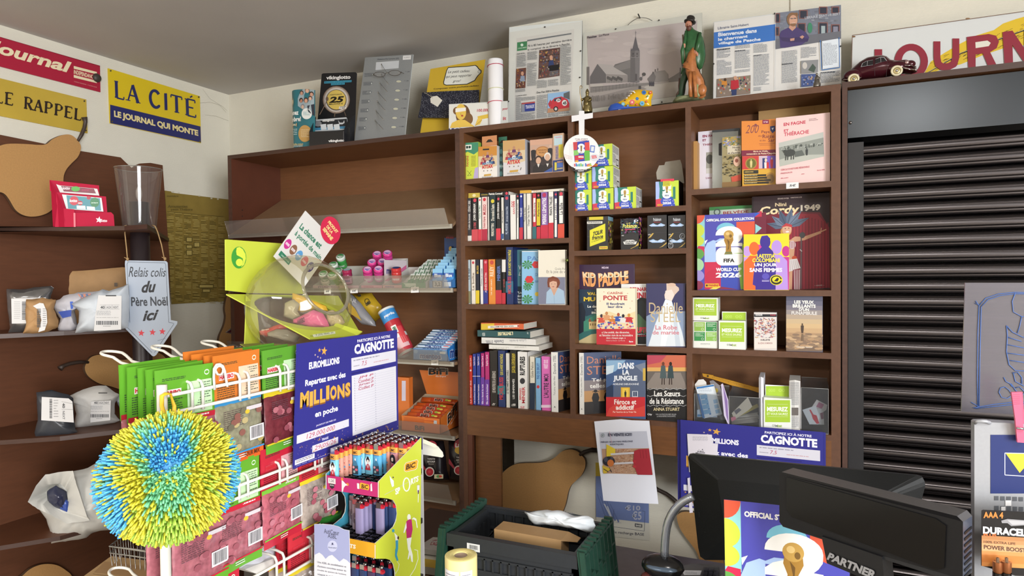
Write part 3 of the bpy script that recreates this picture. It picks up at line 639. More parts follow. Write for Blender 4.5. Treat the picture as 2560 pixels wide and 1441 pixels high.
spines(cI,2.322,S4,[
 (70,99,908,1297,'#d33c38','bright red paperback at the far left of the bottom row',sp('Sophie Carré','#f6e0d8',(.05,.22),dot=(.3,'#f4e4e0'),more=[('Le dernier été','#f6e0d8',.5,.95,.3,.7)]),.13),
 (102,128,906,1299,'#d43f34','second bright red paperback from the left of the bottom row',sp('Sophie Carré','#f6e0d8',(.05,.22),dot=(.3,'#f4e4e0'),more=[('Le dernier été','#f6e0d8',.5,.95,.3,.7)]),.13),
 (130,158,896,1302,'#2c3f9c','blue paperback beside the two red ones',sarah('Sophie Carré','Les bonheurs lointains'),.13),
 (161,191,894,1305,'#2a3c98','second blue paperback, left of the magenta ones',sarah('Sophie Carré','Les bonheurs lointains'),.13),
 (194,223,890,1307,'#b4297c','magenta and violet paperback right of the blue pair',sp('Sophie Carré','#f6dcea',(.05,.25),bl=(.45,1,'#6a3aa4'),more=[('Elle a dansé la nuit','#f6e6f6',.58,.95,.3,.7)]),.13),
 (226,262,880,1310,'#bb2a76','second magenta and violet paperback, left of the black book',sp('Sophie Carré','#f6dcea',(.05,.25),bl=(.5,1,'#6d3aa2'),more=[('Elle cueille le bonheur','#f6e6f6',.58,.95,.3,.7)]),.13),
 (264,325,870,1325,'#26211f','wide black book in the bottom row with small white title',sp('LES MEURTRES DE LA RÉSIDENCE','#cfc8c0',(.35,.72),more=[('City','#e8e4de',.9,.94,.3,.75)]),.15),
 (327,386,868,1325,'#24366a','dark blue marbled book in the bottom row',sp('QUE LA MORT NOUS FRÔLE','#dfd23e',(.06,.42),more=[('MICHEL BUSSI','#d03c3e',.46,.84,.2,.75)],bl=(.6,.75,'#2f7a86')),.15),
 (389,420,890,1330,'#ddd9cf','off white book between marbled and black book in bottom row',sp('LE TESTAMENT DU DIABLE','#4a4a4e',(.3,.72)),.15),
 (423,478,868,1330,'#1b1b1c','black book with yellow and white letters in the bottom row',sp('JOHN GRISHAM','#c9b43a',(.05,.38),more=[('JIM MCCLOSKEY','#c9b43a',.05,.38,.58,.82),('LES ENFERMÉS','#eae8e2',.48,.82,.3,.65),('Kiddo','#eae8e2',.9,.94,.2,.8)]),.15),
 (481,560,878,1335,'#edebe8','wide white book with red and black letters in the bottom row',sp('RUPTURES','#1f1f22',(.08,.4),more=[('MINIER','#c81f30',.6,.88,.45,.75),('BERNARD','#c81f30',.62,.82,.2,.38),('XO','#c81f30',.93,.97,.3,.7)],b=2,dot=(.5,'#38383c')),.15),
 (577,618,915,1330,'#e6dfce','cream topped book with dark foot leaning beside the light blue one',sp('Gisèle Pelicot','#8a867a',(.1,.4),bl=(.5,1,'#27354a')),.13),
 (622,665,925,1338,'#86b8de','light blue paperback with a red flower in the bottom row',sp('PAS DE BRUIT','#3f68a8',(.1,.4),dot=(.55,'#d03a40')),.13),
 (668,744,915,1345,'#de6fb8','pink book in the bottom row',sp('L\'AUTRE MOI','#3c2a44',(.32,.75),more=[('HARRIET CROSS','#f8e0f2',.06,.22,.25,.7)],bl=(.88,.93,'#f2d8ea')),.14)],G3)
def spine_cover(name,label,xs0,xs1,xc1,y0,y1,Y,zb,covcol,spd,cvd,dp,ang):
 """book turned so its spine and part of its front cover show; cover runs back at an angle"""
 P0=PY(cI(xs0,(y0+y1)/2),Y); P1=PY(cI(xs1,(y0+y1)/2),Y); Zt=PY(cI(xs1,y0),Y).z
 t=thing(name,label,'book',((P0.x+P1.x)/2,Y,zb)); b=B(); u=Vec((cos(ang),sin(ang),0)); nn=Vec((sin(ang),-cos(ang),0))
 O=Vec((P1.x,Y,zb)); W=Vec((P0.x,Y,zb)); h=Vec((0,0,Zt-zb)); m=pm(covcol)
 b.quad(W,O,O+h,W+h,pm('#ebe9e4')); b.quad(O,O+u*dp,O+u*dp+h,O+h,m); b.quad(W,W+u*dp,W+u*dp+h,W+h,m)
 spd(DW(b,W,O-W,h,(0,0,1,1),n=Vec(NY))); cvd(DW(b,O,u*dp,h,(0,0,1,1),n=nn)); b.obj('cover',t)
 b=B(); e=Vec((0,0,.002)); q=[W+u*.002,O+u*.002-Vec((.001,0,0)),O+u*(dp-.003)-Vec((.001,0,0)),W+u*(dp-.003)]
 b.slab([p+e for p in q],h-e*2,PAGE); b.obj('page_block',t)
def tel_sp(d): d.t('STEEL',.3,.05,.7,.16,'#55585e',0,0,90).t('Danielle',.3,.18,.7,.36,'#55585e',0,0,90).t('Tel père, telles filles',.32,.4,.66,.72,'#77797e',0,0,90).t('A',.35,.9,.6,.93,'#333333')
def tel_cv(d):
 d.r(0,0,1,.45,'#3b4a70').r(0,.45,1,.62,'#8a7f80').r(0,.62,1,.8,'#c49460').r(0,.8,1,1,'#2a2626')
 d.t('Danielle',.08,.06,1.0,.18,'#c97f5e',0,0).t('STEEL',.08,.22,1.0,.36,'#c97f5e',0)
 d.t('Tel père',.2,.42,.88,.49,'#f2eee6',1).t('telles filles',.15,.51,.95,.58,'#f2eee6',1)
 for x in (.3,.62): d.p([(x-.06,.66),(x+.06,.66),(x+.1,.74),(x+.05,.86),(x+.09,.98),(x-.07,.98),(x-.05,.86),(x-.1,.74)],'#1c1a1c').e(x,.63,.05,.025,'#1c1a1c').r(x-.09,.635,x+.09,.645,'#1c1a1c')
spine_cover('paperback_book','white spined book with two riders, right end of the bottom left row',747,800,862,882,1352,2.31,S4,'#3b4a70',tel_sp,tel_cv,.14,rad(72))
spine_cover('paperback_book','white spined book with two riders on its cover in the middle column',966,1003,1235,887,1365,2.31,S4,'#3b4a70',tel_sp,tel_cv,.15,rad(38))
# ---------------------------------------------------------------- trading card boxes, left column
def g1(d):
 d.r(68,300,212,560,'#c9d64a'); d.p([(68,215),(212,215),(212,300),(170,330),(110,300),(68,320)],'#3f8a6c'); d.r(85,235,148,282,'#eef2e8');
 for x in (106,130): d.r(x-10,245,x+10,270,'#24403a')
 d.r(84,335,96,445,'#3d4a24').r(88,340,92,440,'#c9d64a').t('PANINI',100,340,120,440,'#b03a3a',1,0,90).r(140,335,195,452,'#d8d83c').L(144,342,190,448,8,'#7a8a3a').p([(180,460),(212,450),(212,558),(165,558)],'#b8a8d4').l([(108,480),(145,525),(110,528),(148,482)],3,'#3a5a2a')
cbox('card_box','lime and green card box with yellow sticker, far left of the top row',cH,68,215,212,2.315,S1,.055,'#c9d64a','#8fb84a',g1,sk=-.06)
def attax(d,x0,y0,x1,y1,gold='#c98a3a'):
 w,h=x1-x0,y1-y0; P=lambda u,v:(x0+w*u,y0+h*v)
 d.r(x0,y0,x1,y0+h*.3,gold).p([P(0,.3),P(1,.3),P(1,.62),P(.5,.7),P(0,.62)],'#d8c4a0')
 for u,v,cc in ((.28,.3,'#a83a44'),(.5,.22,'#6a3a6a'),(.72,.3,'#2f4a8a'),(.38,.38,'#8a2a3a'),(.62,.38,'#303a5a'),(.2,.42,'#b03a4a'),(.8,.42,'#38406a'),(.5,.4,'#e4e0dc')):
  d.e(x0+w*u,y0+h*v,w*.06,h*.05,'#b98a70',seg=8).p([P(u-.1,v+.14),P(u-.07,v+.05),P(u+.07,v+.05),P(u+.1,v+.14)],cc)
 d.q('MATCH',P(.22,.5),P(.78,.47),P(.76,.57),P(.24,.58),'#4a86b8',2).q('ATTAX',P(.18,.59),P(.8,.56),P(.78,.68),P(.2,.7),'#c8283c',2)
 for u in (.3,.5,.7): d.e(x0+w*u,y0+h*.76,w*.03,h*.02,'#8a8078',seg=8)
 d.p([P(.32,.87),P(.7,.86),P(.68,.92),P(.3,.93)],'#c9a04a').L(*P(.2,.94),*P(.8,.985),2,'#8a8a8a')
def tabex(c,x0,y0,x1,y1,col,Y=2.33,hole=True):
 def f(b,X0,X1,zb,Zt):
  a,e,z0,z1=fb(c,x0,y0,x1,y1,Y); xm=(a+e)/2; zm=(z0+z1)/2
  h=[(xm-.016,Y,zm-.003),(xm+.016,Y,zm-.003),(xm+.006,Y,zm+.008),(xm-.006,Y,zm+.008)]
  b.p([(a,Y,z0-.004),(e,Y,z0-.004),(e,Y,z1),(a,Y,z1)],mat(col,.35),[h] if hole else ()); b.box(a,e,Y+.001,Y+.002,z1-.001,z1,mat(col,.35))
  b.p([(x,Y+.002,z) for x,_,z in h],mat('#2c2420'))
 return f
cbox('card_box','white and gold football card box with a hanging tab in the top row',cH,212,250,388,2.312,S1,.05,'#e9e4de','#d6d2d0',lambda d:(attax(d,212,250,388,555),d.r(255,272,315,286,'#2a2a30')),sk=-.06,ex=tabex(cH,247,152,388,256,'#c98b5e'))
cbox('card_box','dark green card box with hanging tab between the two football boxes',cH,402,258,450,2.335,S1,.05,'#2b4a48','#233c3c',lambda d:[d.e(428,300+i*70,14,24,'#5a8a8a') for i in range(4)] and d.t('PANINI',405,430,448,450,'#c8d8d0'),ex=tabex(cH,404,160,484,262,'#2f6a54',2.35))
cbox('card_box','silver and gold football card box, largest in the top row',cH,445,192,655,2.31,S1,.055,'#d5d2d4','#b9bcc6',lambda d:(attax(d,445,192,655,520,'#c9a06a'),d.l([(610,480),(620,455)],5,'#333333')),sk=-.06)
def hp(d):
 d.r(702,185,912,235,'#d0a48c').e(820,300,65,50,'#b07a4a').e(820,300,55,41,'#c8935a').t('WIZARDING',775,280,865,294,'#7a4a2a',1).t('WORLD',785,302,855,318,'#7a4a2a',1)
 d.p([(702,380),(912,330),(912,498),(702,498)],'#3c3234')
 for x,y0,y1,hd,cc in ((735,250,400,'#c8a088','#2c2a2e'),(895,240,400,'#d0b09a','#2c2a2e')): d.person(x,y0,y1,cc,hd,.32)
 for x,y,hc in ((782,375,'#3a2a22'),(868,350,'#e0dcd4')): d.e(x,y,32,38,hc).e(x,y+10,24,32,'#d3ab92').p([(x-55,498),(x-50,440),(x-15,418),(x+15,418),(x+50,440),(x+55,498)],'#2a2426').p([(x-12,418),(x,450),(x+12,418)],'#e4e0da')
 d.p([(830,498),(912,455),(912,498)],'#3a58a0')
cbox('card_box','copper coloured card box printed with robed figures, top row',cH,700,182,914,2.312,S1,.055,'#c2a18e','#9a7a68',hp,sk=-.06)
def fcb(d):
 d.r(918,135,1018,200,'#c8a890').r(930,150,1008,240,'#b8d0d8').t('TRADING',940,160,1000,172,'#d06a8a').r(975,235,1016,360,'#d9c93c').t('EREDIVISIE',945,250,968,370,'#33509a',1,0,90).r(918,380,1016,488,'#2c3f72').r(935,400,955,475,'#d8c84a')
 for x in (968,985,1003): d.e(x,400,9,9,'#b98a70',seg=8).r(x-10,410,x+10,450,'#4a68b0')
 d.t('PANINI',960,455,1010,470,'#e0d0a0')
cbox('card_box','tall copper and blue card box with yellow price sticker beside the divider',cH,917,128,1020,2.315,S1,.05,'#c3a389','#a8866c',fcb,sk=-.12)

# ---------------------------------------------------------------- football sticker boxes, middle column
def fifa_face(d):      # window 0..200 x 0..210
 d.r(0,0,200,210,'#c6dc44'); d.p([(45,0),(120,0),(120,25),(95,60),(75,75),(60,150),(120,190),(60,190),(35,150),(25,60)],'#2f7f72'); d.p([(25,0),(110,0),(70,40),(55,120),(0,150),(0,0)],'#2f7f72')
 d.p([(0,0),(28,0),(35,60),(30,140),(0,150)],'#a9bdf0'); d.r(150,50,172,130,'#2f7f72').r(120,130,172,150,'#2f7f72')
 d.p([(0,145),(45,140),(65,175),(60,210),(0,210)],'#d13a55'); d.p([(40,160),(70,125),(130,125),(160,160),(170,210),(60,210)],'#3a52c0')
 d.e(98,42,38,27,'#f4f4f2').r(62,45,134,70,'#f4f4f2').e(98,108,40,36,'#f4f4f2').r(60,80,135,95,'#f4f4f2').p([(58,74),(90,70),(66,84)],'#2f7f72')
 d.p([(88,40),(108,40),(110,55),(103,75),(106,92),(90,92),(93,75),(86,55)],'#a8843a').e(98,42,12,13,'#b8964a').e(98,93,10,4,'#3a6a4a')
 d.t('FIFA',80,112,116,125,'#2a4a8a',1.5).t('WORLD CUP',64,150,132,161,'#e8ecf4',1.5).t('2026',60,168,136,190,'#f2f4f8',2).r(14,185,62,200,'#e2b43a').t('PANINI',20,188,57,197,'#b02a2a',1)
 for x,y in ((150,165),(160,185),(140,200)): d.s(x,y,5,'#e8ecf4')
fX0,fX1,_,_=fb(cH,1087,655,1285,865,2.315); fX0+=.0015; fw=fX1-fX0; fh=.0795
def fifabox():
 b=B(); b.box(0,fw-.001,0,.095,0,fh-.0005,mat('#c6dc44',.35),mat('#c6dc44',.35))
 fifa_face(DW(b,(0,0,0),(fw-.001,0,0),(0,0,fh-.0005),(0,0,200,210),n=NY))
 # right side print, seen at an angle
 d=DW(b,(fw-.001,0,0),(0,.095,0),(0,0,fh-.0005),(0,0,100,100),n=(1,0,0)); d.r(2,2,98,98,'#e6e6e2').L(8,8,90,40,6,'#555555').L(8,45,50,85,8,'#777777').r(55,60,90,92,'#222222').r(60,65,85,87,'#e6e6e2')
 return b
bx=fifabox(); bx.v=[v+Vec((fX0,2.318,T1)) for v in bx.v]
o0=bx.top('sticker_box','World Cup sticker box at the left end of the bottom row of the stack','box','stacked World Cup sticker boxes')
base=o0.location.copy()
for dx,dz,lab in ((1.035,0,'World Cup sticker box in the middle of the bottom row of the stack'),(2.08,0,'World Cup sticker box at the right end of the bottom row of the stack'),
   (-.0,1,'World Cup sticker box on the left in the second layer, below the white wobbler'),(1.03,1.02,'World Cup sticker box on the right in the second layer of the stack'),(1.0,2.04,'World Cup sticker box on top of the stack, half behind the wobbler')):
 o=o0.copy(); COL.objects.link(o); o.location=base+Vec((fw*dx,0,fh*dz)); o['label']=lab; o['o']=tuple(o.location)
X0,X1,_,Zt=fb(cH,1893,580,2112,800,2.318)
b=B(); W_=X1-X0;
b.box(X0,X1,2.318,2.319,T1,Zt,pm('#c6dc44')); fifa_face(DW(b,(X0,2.318,T1),(W_,0,0),(0,0,Zt-T1),(0,0,200,210),n=NY))
b.box(X0,X0+.001,2.318,2.41,T1,Zt,pm('#a9bdf0')); b.box(X1-.001,X1,2.318,2.41,T1,Zt,mat('#1c1c20')); b.box(X0,X1,2.409,2.41,T1,Zt,pm('#c6dc44')); b.box(X0,X1,2.318,2.41,T1,T1+.001,pm('#c6dc44'))
d=DY(b,cH,2.317,-.05,2000,20); d.r(1940,560,2068,584,'#d83a52').r(1962,580,2035,630,'#d8d03a').L(1968,585,2028,625,4,'#8a8a3a')
x_=b.obj; CB=mat('#a39d92',.8,0,'noise',.3,60,.05)
b.slab([PY(cH(*p),2.405) for p in ((1905,565),(1898,500),(1925,432),(1975,428),(1985,398),(2125,378),(2140,420),(2165,600),(2110,600),(2112,575))],(0,.001,0),CB)
b.top('sticker_box','single opened World Cup sticker box with its grey lid standing up','box')

# packets standing in the opened box
b=B(); b.box(X0+.004,X1-.004,2.33,2.40,T1+.002,Zt-.004,mat('#9aa2a8',.3,.2)); b.top('sticker_packets','sticker packets filling the single opened World Cup box','packets',kind='stuff')

# wobbler ------------------------------------------------------------
t=thing('shelf_wobbler','round white World Cup wobbler hanging on a white paper strip from the bookcase top','sign',tuple(PY(cH(1190,500),2.285)))
b=B();
def ply(pts,Y,th=.0008,c=cG): b.slab([PY(c(*p),Y) for p in pts],(0,th,0),pm('#e9e9ec'))
ply([(1230,1030),(1282,1028),(1284,1120),(1283,1300),(1229,1300),(1228,1120)],2.288); b.obj('paper_strip',t)
b=B(); ply([(1155,1078),(1368,1048),(1368,1100),(1157,1140)],2.2865,.0005); b.obj('tape',t)
b=B(); ply([(1190+170*cos(a*math.pi/24),305+168*sin(a*math.pi/24)) for a in range(48)],2.284,.0008,cH)
d=DY(b,cH,2.283); d.e(1190,305,170,168,'#f0eff0'); d.p([(1190+168*cos(rad(a)),332+168*sin(rad(a))) for a in range(52,129,6)],'#2a2a2c')
for i in range(4): d.l([(1060+i*12,400),(1080+i*14,300),(1075+i*15,230)],2,'#c4c4c8')
for i in range(3): d.l([(1030,330+i*14),(1100,350+i*12)],2,'#c45a5a')
d.t('IT ALL STARTS',1130,176,1250,186,'#6a4a5a').t('WITH PANINI',1135,190,1245,200,'#a03a4a')
d.p([(1110,212),(1262,195),(1270,385),(1125,400)],'#3a48b0').p([(1110,212),(1150,208),(1150,280),(1115,290)],'#c8444a').p([(1220,215),(1265,210),(1268,300),(1225,300)],'#d84a4a').p([(1215,290),(1268,290),(1270,385),(1220,388)],'#6ab84a').p([(1115,290),(1160,285),(1165,330),(1118,340)],'#8ac86a').p([(1125,340),(1210,335),(1212,370),(1128,385)],'#d0344a').p([(1130,385),(1160,382),(1162,400),(1128,402)],'#e8a83a')
d.e(1188,250,32,24,'#f0f0f0').e(1188,292,34,28,'#f0f0f0').p([(1180,245),(1197,245),(1194,300),(1182,300)],'#8a6a3a').t('FIFA',1174,308,1202,318,'#444444').t('2026',1160,342,1212,360,'#f4f4f4',2)
d.p([(1275,240),(1320,246),(1312,312),(1268,304)],'#5a7ac8').p([(1283,250),(1312,254),(1306,300),(1278,296)],'#dfe4ea').e(1315,358,45,36,'#dadce4').p([(1285,340),(1330,338),(1336,362),(1290,366)],'#d0243c').t('PANINI',1290,346,1328,358,'#ffffff')
for i in range(12):
 x=1105+i*15; d.p([(x,425-(i%3)*8),(x+12,415),(x+14,440),(x+2,444)],random.choice(('#5ab8b8','#d85a5a','#4a78c8','#8ac85a','#e0e0e8')))
d.t('AVAILABLE',1130,460,1240,474,'#f4f4f4',1.6).t('NOW!',1158,478,1212,490,'#f4f4f4',1.6).r(1095,448,1115,462,'#333333').r(1250,430,1290,442,'#d8b83a')
b.obj('disc',t)

# second row middle column -------------------------------------------------
def tdf(d):
 d.r(1242,950,1440,1235,'#29292c')
 for cx,cy,r in ((1262,1050,60),(1275,1010,35)): d.o(cx,cy,r,r,8,'#3c3c40')
 d.r(1242,962,1388,984,'#e2e0d8').L(1250,966,1380,981,2,'#555555').r(1262,918,1396,948,'#d9c93c').p([(1268,1045),(1415,985),(1417,1150),(1270,1200)],'#e2dc35')
 d.q('TOUR',(1300,1062),(1392,1040),(1390,1080),(1298,1100),'#2a2a2a',2,.6).q('de',(1330,1080),(1360,1073),(1360,1088),(1330,1094),'#2a2a2a',1,.6).q('france',(1290,1100),(1395,1085),(1395,1120),(1290,1140),'#2a2a2a',2,.6).q('4 > 26 JUILLET 2026',(1285,1152),(1395,1118),(1395,1132),(1285,1166),'#2a2a2a',1)
 d.r(1358,1200,1438,1228,'#e8d84a').t('PANINI',1366,1206,1430,1222,'#b03030',1.5)
def tdfx(b,X0,X1,zb,Zt):
 d=DW(b,(X1,2.315,zb),(0,.07,0),(0,0,Zt-zb),n=(1,0,0)); d.r(0,0,1,.12,'#8fb8c8')
 for i in range(26): x,y=rq()*.85,.15+rq()*.8; d.p([(x,y),(x+.2,y-.05),(x+.16,y+.04),(x+.02,y+.05)],random.choice(('#d8c83a','#c83a7a','#7a4a9a','#29292c','#e0d87a','#b0a030')))
cbox('card_box','black and yellow cycling sticker box, left in the second row of the middle column',cH,1242,918,1440,2.315,T2,.07,'#2b2b2e','#6a5a3a',tdf,sk=-.03,ex=tdfx)
def pk(d,x0,y0,x1,y1,st='EQUILIBRE PARFAIT'):
 w,h=x1-x0,y1-y0; P=lambda u,v:(x0+w*u,y0+h*v)
 d.q('Pokémon',P(.3,.08),P(.72,.07),P(.71,.17),P(.31,.18),'#c8ccd2',2).r(*P(.33,.2),*P(.68,.212),'#b83040')
 d.p([P(.08,.3),P(.3,.24),P(.5,.3),P(.7,.24),P(.94,.3),P(.8,.34),P(.2,.34)],'#9fc0e8').q('COMBAT CÉLESTE',P(.12,.28),P(.9,.28),P(.9,.32),P(.12,.32),'#e8f0f8',1)
 d.r(*P(0,.52),*P(1,.523),'#4a4a52').r(*P(0,.54),*P(.2,.62),'#0c0c0e').t('CARTES',*P(.03,.56),*P(.17,.6),'#d8d8d8')
 d.p([P(.25,.54),P(.34,.54),P(.18,.66),P(.02,.7)],'#c9a850').p([P(1,.82),P(1,.86),P(.8,.95),P(.6,.99),P(.75,.94)],'#c9a850')
 d.p([P(.06,.77),P(.3,.72),P(.5,.78),P(.7,.72),P(.94,.77),P(.75,.83),P(.25,.83)],'#9fc0e8').q('COMBAT CÉLESTE',P(.12,.755),P(.9,.755),P(.9,.8),P(.12,.8),'#f0f4fa',1)
PKR=mat('#26262b',.2)
for x0,x1,lab in ((1815,1997,'black trading card box, left of the two at the right of the middle column'),(2010,2173,'black trading card box with pale crest outlines beside the divider')):
 def dd(d,x0=x0,x1=x1):
  pk(d,x0,905,x1,1218)
  if x0>2000:
   for cx,cy in ((2145,1105),(2030,1150),(2035,1190)): d.o(cx,cy,26,28,4,'#aeb2b8'); d.o(cx+4,cy+4,14,15,3,'#8e9298')
 cbox('card_box',lab,cH,x0,905,x1,2.318,T2,.08,'#232327','#1b1b1f',dd,sk=-.02)
# opened booster box wrapped in shiny film
X0,X1,_,Zt=fb(cH,1562,990,1732,1200,2.318)
b=B(); FO=mat('#3a3a44',.12,.3); b.box(X0,X1,2.318,2.38,T2,Zt,mat('#1d1d22',.3));
d=DY(b,cH,2.318,-.02,1640); d.r(1565,1080,1595,1115,'#0c0c0e').t('CARTES',1570,1090,1592,1102,'#dddddd'); d.p([(1585,1155),(1620,1138),(1680,1138),(1715,1155),(1705,1180),(1595,1180)],'#e4e4e0').t('EQUILIBRE',1592,1146,1708,1160,'#23232a',2).t('PARFAIT',1606,1163,1694,1176,'#23232a',2).p([(1732,1160),(1700,1200),(1650,1222),(1662,1222),(1732,1190)],'#c9a850')
c_=['#d8c83a','#2f5a6a','#8a3a8a','#3aa0a8','#23232a','#c83a7a','#e8d86a']
def foil(u,v):
 p=PY(cH(1560+172*u,935+90*v),2.318); return p+Vec((0,.012*noise.noise(Vec((u*9,v*7,3)))-.01*sin(u*3.14),.01*noise.noise(Vec((u*6,v*3,8)))))
b.grid(foil,14,6,FO)
d=DY(b,cH,2.305,-.02,1640); random.seed(5)
for i in range(60):
 x,y=1562+rq()*165,955+rq()*110; a=rq()*3; d.p([(x,y),(x+22*cos(a),y+14*sin(a)),(x+6,y+9)],random.choice(c_))
d.t('Pokémon',1580,985,1720,1030,'#5ab0c8',2.5,.3).t('Pokémon',1582,987,1718,1026,'#e6d64a',1,.3).r(1600,1036,1700,1044,'#c83a6a')
ds=DW(b,(X1,2.318,T2),(0,.062,0),(0,0,Zt-T2+.03),n=(1,0,0))
for i in range(70): x,y=rq()*.9,rq()*.95; a=rq()*3; ds.p([(x,y),(x+.3*cos(a),y+.08*sin(a)),(x+.1,y+.09)],random.choice(['#d8c83a','#c83a8a','#8a4ab0','#e06aa0','#e8e06a','#3a3a44']))
b.top('card_box','opened trading card box wrapped in crinkled shiny film','box')

# third row middle column ----------------------------------------------------
def kid(d):
 d.r(952,195,1396,830,'#3a2344').r(952,195,962,830,'#23142c').t('MIDAM',1142,210,1194,226,'#d8c8dc',1.5)
 for o_,h in (((4,4),'#1c1018'),((0,0),'#f0a868')): d.q('KID',(988+o_[0],250+o_[1]),(1098+o_[0],258+o_[1]),(1095+o_[0],372+o_[1]),(1000+o_[0],360+o_[1]),h,4).q('PADDLE',(1112+o_[0],262+o_[1]),(1350+o_[0],240+o_[1]),(1352+o_[0],340+o_[1]),(1118+o_[0],372+o_[1]),h,4)
 d.q('KID',(992,254),(1094,262),(1093,300),(996,296),'#f8e0b8',2).q('PADDLE',(1116,266),(1346,246),(1347,290),(1118,300),'#f8e0b8',2)
book('comic_album','large dark purple comic album behind three novels, middle column',cI,952,193,1397,835,2.36,T3,.012,'#3a2344',kid,sk=.0)
def val(d):
 d.r(964,390,1290,812,'#20384e').p([(964,560),(1020,600),(1102,570),(1200,600),(1200,812),(964,812)],'#2f6a68').p([(964,500),(990,490),(1015,560),(1010,640),(1000,720),(964,740)],'#152232').p([(1000,640),(1102,580),(1102,700),(1000,720)],'#3f8a72')
 d.t('VAL',1028,410,1100,434,'#e8c83a',2).t('MU',1000,448,1092,482,'#e8c83a',2.5).t('Le do',1030,512,1100,532,'#eef0ea',1.5).t('a',1086,542,1098,556,'#eef0ea').t('sec',1062,562,1100,580,'#eef0ea',1.5)
 d.r(1042,640,1102,700,'#d8bc82').p([(1036,642),(1048,612),(1062,642)],'#8a4a3a').p([(1075,640),(1102,615),(1102,640)],'#8a4a3a')
 for i in range(3): d.r(1050+i*18,655,1058+i*18,672,'#7a5a3a')
 d.p([(964,790),(1060,740),(1102,735),(1102,812),(964,812)],'#c8b88a')
book('novel','dark blue novel with lit mansion, leftmost in front of the purple album',cI,963,388,1190,815,2.345,T3,.02,'#2b4256',val)
def min_(d):
 d.r(1294,350,1490,818,'#e9e9e8').t('BERNARD',1362,372,1520,402,'#c2273a',2).t('MINIER',1368,412,1560,460,'#c2273a',3)
 d.p([(1405,560),(1420,470),(1450,450),(1490,460),(1490,818),(1405,818)],'#15191c').e(1452,545,36,70,'#20282c').p([(1405,600),(1430,580),(1490,640),(1490,740),(1405,700)],'#4a6a4a')
 d.t('RUPTURES',1400,684,1560,730,'#d8324a',2).t('UNE ENQUÊTE DE',1400,735,1480,745,'#e8e8e8').t('LYDIA GUERRERO',1400,748,1520,758,'#d8324a')
book('novel','white novel with dark hooded head, half hidden behind the cream novel',cI,1294,346,1492,820,2.345,T3,.022,'#e9e9e8',min_)
def carene(d):
 d.r(1100,380,1405,698,'#f0dcae').p([(1100,380),(1405,380),(1405,560),(1300,600),(1200,560),(1100,600)],'#f6ecd2').r(1100,698,1408,822,'#c9303c')
 d.t('CARÈNE',1184,404,1308,426,'#c4564e',1).t('PONTE',1154,436,1342,474,'#c23c42',1.5).t('Il faudrait',1180,492,1322,510,'#3a4474',1.5).t('leur dire',1190,515,1304,534,'#3a4474',1.5)
 for x,y,cc,hc in ((1140,610,'#d85a4a','#3a2a3a'),(1180,590,'#e0a070','#c88a5a'),(1225,620,'#d8843a','#e0a060'),(1272,600,'#3a58b0','#b05a3a'),(1310,610,'#e8e4e0','#2a2430'),(1355,605,'#c8343c','#d89a4a')):
  d.p([(x-28,y+40),(x-20,y),(x+20,y),(x+30,y+40)],cc).e(x,y-14,11,14,hc).l([(x-34,y+6),(x+34,y+10)],8,cc)
 for i in range(46): x=1106+rq()*290; y=645+rq()*50; d.e(x,y,8,7,random.choice(('#3a58b0','#d83a4a','#b88ac8','#e8dcd0','#e8a0a8','#5a78c8')),seg=7)
 d.t('« Une amitié, des décennies,',1142,716,1360,736,'#f4e2dc',1).t('et l\'émotion rare de se reconnaître',1124,738,1386,756,'#f4e2dc',1).t('dans chaque page. »',1178,762,1330,778,'#f4e2dc',1).t('Fabien Le Devoir - Le Monde',1178,784,1324,794,'#f0cfc8',0).t('fleuve',1356,790,1388,803,'#ffffff',1.5)
 for x,y in ((1130,480),(1160,408),(1345,420),(1380,480),(1365,535)): d.e(x,y,4,2.5,'#c8604a',seg=6)
book('novel','cream illustrated novel with broad red band, in front at the middle column',cI,1101,380,1407,824,2.315,T3,.025,'#f0dcae',carene)
def robe(d):
 d.r(1491,342,1796,835,'#3a3a62').p([(1491,600),(1560,560),(1796,560),(1796,835),(1491,835)],'#8b9cb8')
 d.p([(1640,465),(1690,480),(1720,560),(1770,720),(1796,835),(1505,835),(1560,660),(1610,540)],'#dfe6ec').p([(1640,465),(1690,480),(1700,560),(1640,835),(1600,835)],'#eef1f4').p([(1690,480),(1720,560),(1760,835),(1720,835)],'#c9d3de')
 d.p([(1648,342),(1700,342),(1745,375),(1748,395),(1715,430),(1690,480),(1636,462),(1632,430),(1650,390)],'#d9c2b2').p([(1640,400),(1690,390),(1710,430),(1690,478),(1636,462)],'#e6d9d0').e(1690,352,32,14,'#d8b8a4')
 d.t('Danielle',1512,492,1776,575,'#c9b48e',0,0,0,0,4).t('STEEL',1524,570,1758,645,'#c9b48e',0,0,0,0,4).t('La Robe',1562,668,1732,704,'#d0707e',.5).t('de mariée',1540,710,1748,742,'#d0707e',.5)
book('novel','navy novel with white wedding dress, right in the middle column',cI,1491,342,1797,836,2.315,T3,.025,'#3a3a62',robe)
